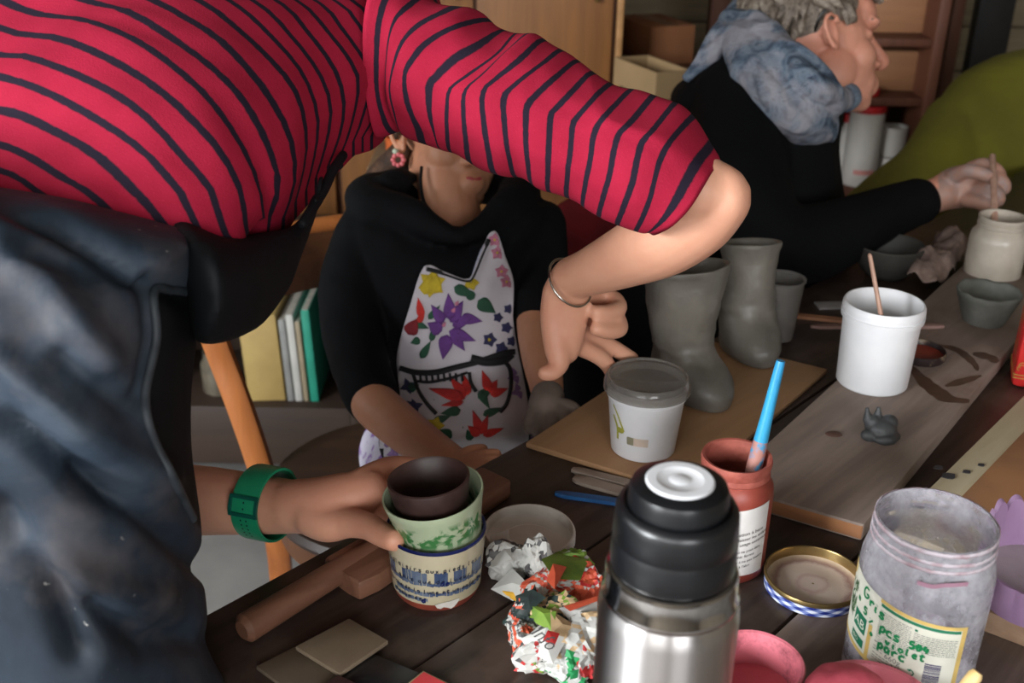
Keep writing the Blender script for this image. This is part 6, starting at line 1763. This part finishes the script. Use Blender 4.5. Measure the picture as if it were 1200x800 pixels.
def petal(cx, cy, ang, L, w, tip=.6, n=8):
    pts = []
    for k in range(n + 1): t = k / n; pts.append((t * L, w * sin(pi * t ** tip) * (1 - .15 * t)))
    full = pts + [(a, -b) for a, b in pts[-2:0:-1]]
    c, s = cos(ang), sin(ang)
    return [(cx + a * c + b * s, cy - a * s + b * c) for a, b in full]
def decal(mi, poly, off=.0012, fan=True):
    mbA.mat = mi
    cx = sum(p[0] for p in poly) / len(poly); cy = sum(p[1] for p in poly) / len(poly)
    rings_ = []
    for t in (1.0, .66, .33):
        rg = []
        for x, y in poly:
            p = on_bvh(ap_b, cx + (x - cx) * t, cy + (y - cy) * t, off)
            if p is None: return
            rg.append(p)
        rings_.append(rg)
    c0 = on_bvh(ap_b, cx, cy, off)
    if c0 is None: return
    o = len(mbA.v); n = len(poly)
    for rg in rings_: mbA.v += [tuple(p) for p in rg]
    mbA.v.append(tuple(c0))
    for a in range(2):
        for k in range(n): mbA.face((o + a * n + k, o + a * n + (k + 1) % n, o + (a + 1) * n + (k + 1) % n, o + (a + 1) * n + k))
    for k in range(n): mbA.face((o + 2 * n + k, o + 2 * n + (k + 1) % n, o + 3 * n))
YEL, RED, GRN, PUR, PNK, NAV, BLK, DRD, LIL = range(1, 10)
D = radians
# yellow daffodil and second yellow bloom
for a in range(6): decal(YEL, petal(506, 332, D(60 * a + 20), 17, 7))
decal(YEL, petal(497, 345, D(70), 26, 8), .0016); decal(YEL, petal(508, 344, D(80), 24, 9), .0018)
for a in (0, 70, 140, 220, 290): decal(YEL, petal(552, 331, D(a), 10, 5))
# green leaves
for (x, y, a, L, w) in ((532, 336, -25, 28, 7), (560, 352, -35, 26, 9), (556, 350, 140, 18, 6), (502, 374, 50, 22, 4), (484, 378, -20, 20, 5), (505, 400, 75, 22, 4), (493, 420, 60, 24, 5), (492, 398, 200, 12, 5), (542, 500, -20, 1, 1), (508, 468, 20, 1, 1), (562, 458, -60, 24, 5), (560, 466, 35, 22, 6), (540, 480, 190, 24, 6), (566, 486, 20, 26, 5), (530, 512, 160, 22, 8), (552, 516, 110, 14, 5), (508, 494, 20, 22, 5), (478, 455, 20, 14, 6), (545, 430, 10, 1, 1)): decal(GRN, petal(x, y, D(a), L, w), .0016)
# purple lily
for (x, y, a, L, w) in ((528, 375, 95, 32, 8), (528, 378, 60, 30, 8), (530, 382, 25, 28, 7), (526, 388, -20, 34, 8), (530, 390, -55, 26, 7), (524, 392, -100, 30, 9), (518, 388, 150, 20, 9), (520, 378, 125, 26, 7), (540, 372, -10, 26, 7), (515, 384, 195, 12, 8)): decal(PUR, petal(x, y, D(a), L, w), .0020)
for x, y in ((534, 358), (519, 383), (530, 366)): decal(PNK, petal(x, y, D(60), 7, 2.4), .0028)
# red flowers
for (x, y, a, L, w) in ((494, 372, 100, 24, 5), (494, 374, 160, 20, 5), (492, 374, 200, 22, 4), (490, 378, 60, 16, 4)): decal(RED, petal(x, y, D(a), L, w), .0022)
decal(DRD, petal(478, 392, D(60), 22, 9), .0020); decal(DRD, petal(474, 395, D(110), 16, 7), .0022)
for (x, y, a, L, w) in ((545, 466, 165, 44, 7), (546, 464, 130, 30, 6), (548, 462, 100, 24, 6), (543, 470, 190, 26, 4), (574, 458, 110, 26, 6), (574, 460, 60, 18, 6), (575, 462, 20, 22, 5), (564, 508, 110, 30, 6), (564, 508, 70, 24, 5), (566, 510, 20, 26, 5), (562, 510, 140, 18, 6)): decal(RED, petal(x, y, D(a), L, w), .0024)
for a in (0, 70, 145, 215, 290): decal(YEL, petal(510, 498, D(a), 11, 5), .002)
# pink blossoms on the strap side
for cx, cy in ((583, 296), (588, 318), (580, 281), (594, 330)):
    for a in range(5): decal(PNK, petal(cx, cy, D(72 * a + 15), 8.5, 4), .0018)
    decal(YEL, petal(cx - 1.5, cy, 0, 3, 1.6), .0026)
# navy small blooms
for cx, cy, s_ in ((574, 398, 1), (594, 384, .8), (588, 408, .9), (600, 400, .7), (584, 372, .7), (596, 362, .7)):
    for a in range(5): decal(NAV, petal(cx, cy, D(72 * a), 9 * s_, 4.5 * s_), .0016)
    if s_ == 1: decal(YEL, petal(cx - 2, cy, 0, 4, 2), .0026)
for cx, cy in ((478, 452), (474, 474), (486, 476), (604, 440), (608, 458), (450, 522), (462, 530), (446, 532)):
    for a in range(4): decal(LIL if cx > 600 or cx < 465 else NAV, petal(cx, cy, D(90 * a + 20), 10, 3.5), .0016)
# black piping: neckline, waist band, pocket edges, ties
def piping(pts, w=2.2, off=.0035):
    P = catmull(pts, 6); L_, R2 = [], []
    for i, p in enumerate(P):
        t = P[min(i + 1, len(P) - 1)] - P[max(i - 1, 0)]; t /= max(np.linalg.norm(t), 1e-9)
        for lst, sg in ((L_, 1), (R2, -1)):
            q = on_bvh(ap_b, p[0] - t[1] * w * sg, p[1] + t[0] * w * sg, off) or on_bvh(ap_b, p[0], p[1], off)
            lst.append(q)
    ok = [i for i in range(len(P)) if L_[i] and R2[i]]
    mbA.mat = BLK; o = len(mbA.v); mbA.v += [tuple(L_[i]) for i in ok] + [tuple(R2[i]) for i in ok]; k = len(ok)
    for i in range(k - 1): mbA.face((o + i, o + i + 1, o + k + i + 1, o + k + i))
piping([(500, 315), (520, 320), (546, 328), (554, 323), (564, 299), (573, 280)], 2.4)
piping([(468, 431), (486, 436), (510, 436), (535, 430), (560, 424), (590, 414), (604, 412)], 3.2); piping([(552, 420), (570, 424), (590, 422), (600, 414)], 5.0)
piping([(484, 438), (490, 456), (500, 472), (511, 484)], 2.0); piping([(588, 420), (598, 432), (599, 452), (594, 472), (586, 482)], 2.2); piping([(550, 436), (552, 448), (558, 458)], 2.0); piping([(488, 446), (505, 447), (530, 442), (548, 436)], 1.2)
for x in range(492, 545, 7): piping([(x, 437), (x + 1, 446)], 1.4)
cols = [apron_m] + [mat('print_' + n_, c_, tuple(v * .85 for v in c_), scale=60, rough=.8) for n_, c_ in (('yellow', (206, 180, 40)), ('red', (204, 44, 36)), ('green', (34, 82, 58)), ('purple', (104, 56, 134)), ('pink', (196, 120, 146)), ('navy', (46, 46, 86)), ('black', (18, 18, 20)), ('dark_red', (130, 24, 34)), ('lilac', (150, 116, 170)))]
apo = mbA.build('flowered_apron', cols, KID, world=True, sharp=0)
md = apo.modifiers.new('t', 'SOLIDIFY'); md.thickness = .0012; md.offset = -1
# white triangle of the undershirt in the neckline
mb = MB(); drape(mb, [(568, 284), (570, 322), (558, 325), (553, 322)], bvh, .006, step=3); mb.build('undershirt', mat('pale_lilac_shirt', (206, 206, 226), (190, 190, 212), rough=.8), KID, world=True)
# trousers
mb = MB(); px_tube(mb, [(480, 530, 1.50, .07), (500, 590, 1.36, .06), (520, 700, 1.36, .05), (520, 820, 1.5, .045)]); px_tube(mb, [(590, 530, 1.50, .07), (620, 590, 1.42, .06), (640, 700, 1.46, .05), (640, 790, 1.58, .045)])
organic('trousers', mb, .006, mat('lilac_flowered_cloth', (196, 190, 206), (128, 88, 160), scale=34, rough=.8, lo=.52, hi=.58), KID, smooth=3)

# ================================================================== the grey-haired woman
skinC = skin_mat('skin_rosy', (206, 146, 122), (190, 124, 102))
skinH = skin_mat('skin_dusty_hand', (176, 134, 116), (158, 118, 102), dust=(150, 128, 122))
WOM = empty('person', (V(850, 400, 1.95).x, V(850, 400, 1.95).y, 0), 'grey haired person in black sweater and blue scarf dipping a stick in the cream jar', 'person')
sweater = mat('black_sweater', (12, 13, 15), (8, 9, 10), scale=9, rough=.85, spec=.12, bump=.0006, bscale=220)
mb = MB()
inflate(mb, [(786, 112), (826, 80), (872, 48), (930, 62), (986, 112), (984, 170), (990, 230), (1000, 290), (960, 400), (900, 500), (650, 500), (662, 420), (684, 340), (700, 290), (760, 250), (806, 200)], lambda x, y: 1.86 - .06 * smooth01(850, 980, x), .13, 80, step=8)
px_tube(mb, [(862, 120, 1.80, .075), (868, 190, 1.70, .072), (880, 250, 1.64, .068), (915, 286, 1.62, .062), (965, 280, 1.64, .055), (1020, 258, 1.68, .045), (1066, 240, 1.71, .037), (1076, 236, 1.72, .036)])
organic('sweater', mb, .0055, sweater, WOM, smooth=4, disp=lambda co, n: .004 * (fold(co, 6, (1, 1, .8), 9.0) - .5))
mb = MB()
Wf = camv(.99, .02, .08); Wu = camv(-.02, .99, .08); Mw = frame(Wf, Wu); ws = 1.01
earp = V(974, 38, 1.80); wc = earp - Mw @ (Vector((-.010, -.078, -.004)) * ws)
head_prims(mb, wc, Mw, ws, mouth_open=.006)
mb.tube([wc + Mw @ (Vector((-.035, 0, -.04)) * ws), wc + Mw @ (Vector((-.055, 0, -.12)) * ws), V(880, 110, 1.90), V(850, 180, 1.90)], [.055, .052, .07, .08], n=22, sub=3)
px_tube(mb, [(850, 180, 1.90, .09), (840, 300, 1.90, .09), (820, 420, 1.95, .10)])
px_tube(mb, [(862, 120, 1.80, .05), (868, 190, 1.70, .05), (880, 250, 1.64, .045), (915, 286, 1.62, .040), (965, 280, 1.64, .038), (1020, 258, 1.68, .032), (1062, 241, 1.71, .029), (1084, 233, 1.72, .027), (1105, 226, 1.72, .028)])
# right hand: fist round the stick
px_tube(mb, [(1096, 229, 1.72, .026), (1120, 220, 1.72, .033), (1142, 214, 1.715, .030)], flat=.75, up=Ff)
for k, pts in enumerate(([(1138, 198, 1.72), (1152, 193, 1.70), (1166, 198, 1.685), (1172, 207, 1.69), (1164, 212, 1.70)], [(1142, 210, 1.71), (1160, 206, 1.685), (1174, 212, 1.68), (1177, 221, 1.685), (1166, 224, 1.695)], [(1140, 222, 1.705), (1156, 222, 1.68), (1168, 227, 1.675), (1170, 235, 1.68), (1158, 238, 1.69)], [(1134, 234, 1.70), (1148, 237, 1.68), (1158, 243, 1.68), (1154, 250, 1.69)], [(1118, 206, 1.70), (1134, 200, 1.675), (1150, 203, 1.665), (1162, 208, 1.668)])):
    px_tube(mb, [(x, y, d, r) for (x, y, d), r in zip(pts, (.0125, .0112, .0105, .0098, .0085))])
wbod = organic('body', mb, .0028, [skinC, skinH], WOM, smooth=4)
for p in wbod.data.polygons:
    if proj(wbod.data.vertices[p.vertices[0]].co)[0] > 1100 and p.center.z < .98: p.material_index = 1
face_parts(WOM, wc, Mw, ws, sk=skinC, iris=(90, 110, 120), lip=(170, 84, 78), brow=(120, 104, 90))
hg = hair_mat('grey_hair', (78, 68, 60), (116, 104, 92), (146, 134, 120))
c = wc; mb = MB(); rn = random.Random(12)
mb.ball(c + Mw @ (Vector((-.030, 0, .052)) * ws), (.100, .086, .086), M=Mw, n=36, m=24)
for k in range(230):
    a = rn.uniform(-pi, pi); e = rn.uniform(-.75, 1.3); d = Vector((cos(e) * cos(a), cos(e) * sin(a), sin(e)))
    if d.x > .45 and d.z < .62: continue
    if d.z < -.05 and d.x > -.2: continue
    p = Vector((-.030 + .098 * d.x, .085 * d.y, .050 + .086 * d.z))
    t = Vector((.7, rn.uniform(-.15, .15), -.7 + rn.uniform(-.2, .2))) if d.x > -.1 else Vector((-.25, rn.uniform(-.5, .5), -.9)); t -= d * t.dot(d) * .85; t.normalize(); L = rn.uniform(.03, .055)
    q = [p, p + d * .008 + t * L * .4, p + d * .009 + t * L * .8, p + d * .004 + t * L * 1.1]
    mb.tube([c + Mw @ (v * ws) for v in q], [.007, .0075, .005, .0015], n=8, sub=2)
for y in (-1, 1):
    for k in range(4):   # sideburn locks before the ear, and fringe
        p = Vector((.012 + .006 * k, y * (.078 - .003 * k), .040)); q = [p, p + Vector((.002, y * .003, -.018)), p + Vector((.006, y * .000, -.034 + .003 * k))]
        mb.tube([c + Mw @ (v * ws) for v in q], [.006, .006, .0015], n=8, sub=2)
for k in range(16):
    y = -.055 + .0073 * k; p = Vector((.050, y, .100 - abs(y) * .3)); q = [p, p + Vector((.026, 0, -.010)), p + Vector((.040, rn.uniform(-.006, .006), -.030))]
    mb.tube([c + Mw @ (v * ws) for v in q], [.009, .008, .002], n=8, sub=2)
organic('hair', mb, .0024, hg, WOM, smooth=2)
# glasses pushed on: dark temple along the hair
mb = MB(); px_tube(mb, [(982, -30, 1.80, .0022), (974, 2, 1.79, .0024), (962, 18, 1.795, .0024), (955, 36, 1.81, .0026), (952, 50, 1.84, .0022)]); mb.build('glasses_arm', mat('black_frame', (14, 14, 16), rough=.3), WOM, world=True)
# scarf
def scarf_mat():
    t = NT('blue_grey_scarf'); co = t.coord('Object')
    f = t.noise(co, 22, 5, .6, 2.0); g = t.noise(co, 9, 4, .6, .8)
    col = t.ramp(f, [(.34, lin((42, 54, 70))), (.46, lin((78, 92, 110))), (.58, lin((112, 124, 138))), (.66, lin((62, 74, 90)))])
    col = t.mix(t.ramp(g, [(.5, (0, 0, 0)), (.62, (.5, .5, .5))]), col, lin((176, 168, 172))); t.color(col); t.set(rough=.85); t.bump(t.noise(co, 300, 2, .5), .4, .0005); return t.m
SD = (RX * .62 - UX * .78).normalized(); scm = scarf_mat(); mb = MB()
px_tube(mb, [(866, 26, 1.82, .028), (884, 62, 1.75, .046), (914, 104, 1.70, .056), (944, 134, 1.69, .046), (968, 144, 1.73, .030)], flat=.6, up=Ff)
px_tube(mb, [(880, 26, 1.80, .022), (914, 62, 1.72, .036), (946, 98, 1.68, .036), (972, 114, 1.70, .030), (990, 116, 1.75, .019)], flat=.7, up=Ff)
px_tube(mb, [(884, 34, 1.77, .016), (926, 74, 1.69, .020), (958, 104, 1.66, .020), (986, 112, 1.72, .014)])
px_tube(mb, [(876, 60, 1.73, .013), (900, 104, 1.68, .017), (930, 140, 1.67, .017), (956, 152, 1.69, .012)])
px_tube(mb, [(866, 40, 1.86, .024), (866, 22, 1.90, .026), (890, 16, 1.95, .028), (930, 40, 2.0, .03), (970, 90, 1.97, .028), (992, 114, 1.84, .022)])
px_tube(mb, [(862, 24, 1.82, .024), (846, 44, 1.79, .020), (824, 70, 1.79, .015), (806, 90, 1.81, .009)], flat=.5, up=Ff)
px_tube(mb, [(920, 130, 1.69, .026), (934, 156, 1.70, .020), (943, 168, 1.72, .010)])
organic('scarf', mb, .0032, scm, WOM, smooth=2, disp=lambda co, n: .0065 * (fold(co - SD * (co.dot(SD) * .80), 17, (1, 1, 1), 6.0) - .35))
# bracelets and ring
a0 = V(1062, 241, 1.71); a1 = V(1084, 233, 1.72); axb = (a1 - a0).normalized()
for k, (px, py, r, m_, nm) in enumerate(((1070, 238, .0315, mat('black_cord', (20, 18, 20), rough=.7), 'black_bracelet'), (1078, 236, .0305, MATS['black_cord'], 'black_bracelet'))):
    cB = V(px, py, 1.715); u_ = Ff.cross(axb).normalized(); w_ = axb.cross(u_)
    mb = MB(); mb.tube([cB + u_ * r * cos(t_) + w_ * r * sin(t_) + axb * .006 * cos(t_) * (k * 2 - 1) for t_ in [2 * pi * j / 48 for j in range(49)]], .0022, n=8, cap=False); mb.build(nm, m_, WOM, world=True)
mb = MB(); cR = V(1158, 240, 1.682); mb.tube([cR + Uu * .0105 * cos(t_) + Ff * .0105 * sin(t_) for t_ in [2 * pi * j / 32 for j in range(33)]], .0018, n=8, cap=False); mb.build('silver_ring', MATS['silver'], WOM, world=True)
mb = MB(); px_tube(mb, [(840, 430, 1.95, .11), (800, 560, 2.0, .08), (800, 760, 2.3, .06)]); px_tube(mb, [(760, 430, 1.9, .10), (740, 560, 2.0, .08), (740, 760, 2.3, .06)])
organic('trousers', mb, .008, mat('black_trousers', (18, 18, 22), (12, 12, 15), rough=.8), WOM, smooth=3)
# the stick in her hand
a = V(1163, 181, 1.69); 
jb = Vector((JJ.location.x, JJ.location.y, .80)); 
b = V(1166, 262, 1.60); jb2 = Vector((JJ.location.x + .004, JJ.location.y, .775))
mb = MB(); mb.tube([a, a.lerp(b, .02), b, jb2], [.002, .0046, .0048, .0048], n=12)
o = mb.build('glazing_stick', MATS['pale_stick'], origin=jb2); tag(o, 'slim pale wooden stick held in the fist above the cream jar', 'stick')

# ================================================================== person in the olive sweater
OLV = empty('person', (V(1240, 300, 2.45).x, V(1240, 300, 2.45).y, 0), 'person in an olive green sweater cropped by the right edge of the picture', 'person')
olive = mat('olive_knit', (104, 100, 16), (88, 84, 12), scale=7, rough=.9, bump=.0012, bscale=150)
mb = MB()
inflate(mb, [(1086, 190), (1092, 140), (1110, 100), (1144, 76), (1200, 57), (1290, 40), (1380, 60), (1430, 130), (1430, 330), (1400, 430), (1180, 430), (1120, 380), (1094, 280)], 2.38, .15, 110, step=9)
px_tube(mb, [(1126, 150, 2.36, .085), (1090, 200, 2.28, .075), (1040, 240, 2.20, .068), (1006, 268, 2.14, .060)])
organic('olive_sweater', mb, .007, olive, OLV, smooth=4, disp=lambda co, n: .006 * (fold(co, 4, (1, 1, .8), 2.0) - .5))
mb = MB(); oc_ = V(1330, -40, 2.42); Mo = frame(camv(.9, -.3, .3), camv(.3, .95, 0))
head_prims(mb, oc_, Mo)
mb.tube([oc_ - (Mo @ Vector((.02, 0, .06))), V(1300, 90, 2.40), V(1280, 260, 2.40), V(1260, 400, 2.45)], [.055, .06, .10, .11], n=20, sub=3)
px_tube(mb, [(1126, 150, 2.36, .055), (1090, 200, 2.28, .05), (1040, 240, 2.20, .045), (1010, 262, 2.15, .038), (980, 300, 2.12, .032)])
px_tube(mb, [(980, 300, 2.12, .026), (975, 312, 2.10, .028), (972, 322, 2.09, .02)])
for dx in (-9, -3, 3, 9): px_tube(mb, [(973 + dx, 320, 2.09, .009), (972 + dx * 1.2, 332, 2.075, .008), (972 + dx * 1.2, 340, 2.065, .007)])
px_tube(mb, [(985, 312, 2.09, .010), (992, 320, 2.075, .008), (994, 328, 2.068, .007)])
organic('body', mb, .004, skinA, OLV, smooth=4)
face_parts(OLV, oc_, Mo, sk=skinA, iris=(84, 70, 50), brow=(90, 70, 50))
hair_cap('hair', oc_, Mo, 1.0, hb, OLV, locks=60, seed=8)
mb = MB(); px_tube(mb, [(1240, 420, 2.5, .12), (1220, 560, 2.6, .09), (1220, 720, 2.9, .07)]); px_tube(mb, [(1340, 420, 2.5, .12), (1330, 560, 2.6, .09), (1330, 720, 2.9, .07)]); organic('trousers', mb, .009, mat('dark_jeans', (34, 40, 56), (26, 30, 44), rough=.8), OLV, smooth=3)

# dark red padded chair back between the child and the woman
ctr = V(700, 298, 2.28)
RCp = empty('padded_chair', (ctr.x, ctr.y, 0), 'chair with dark red padded back between the child and the person in black', 'chair')
mb = MB(); mb.ball((0, 0, ctr.z), (.135, .035, .135), n=32, m=20); mb.map(lambda v: Vector((max(-.12, min(.12, v.x)), v.y, v.z)))
mb.build('padded_back', mat('dark_red_upholstery', (66, 9, 11), (54, 7, 9), scale=20, rough=.9, spec=.1), RCp)
mb = MB(); mb.box(-.19, .19, -.16, .20, .42, .47, bev=.02); mb.build('seat', MATS['dark_red_upholstery'], RCp)
for x in (-.17, .15):
    mb = MB(); mb.box(x, x + .025, .05, .075, 0, ctr.z - .02, bev=.004); mb.build('back_leg', amber_d, RCp)
    mb = MB(); mb.box(x, x + .025, -.15, -.125, 0, .42, bev=.004); mb.build('front_leg', amber_d, RCp)

# repeats of one kind share a group
for base, grp in (('clay_tile', 'glaze test tiles at the bottom left of the table'), ('clay_boot', 'pair of sculpted clay boots'), ('wooden_spatula', 'pale wooden spatulas by the brown board'), ('mug', 'cream mugs on the lower shelf'), ('book', 'books in the low bookcase'), ('storage_box', 'tan boxes on the shelving unit'), ('jar_lid', 'loose lids lying on the work table')):
    for o in bpy.data.objects:
        if o.parent is None and o.name.split('.')[0] == base and 'label' in o: o['group'] = grp
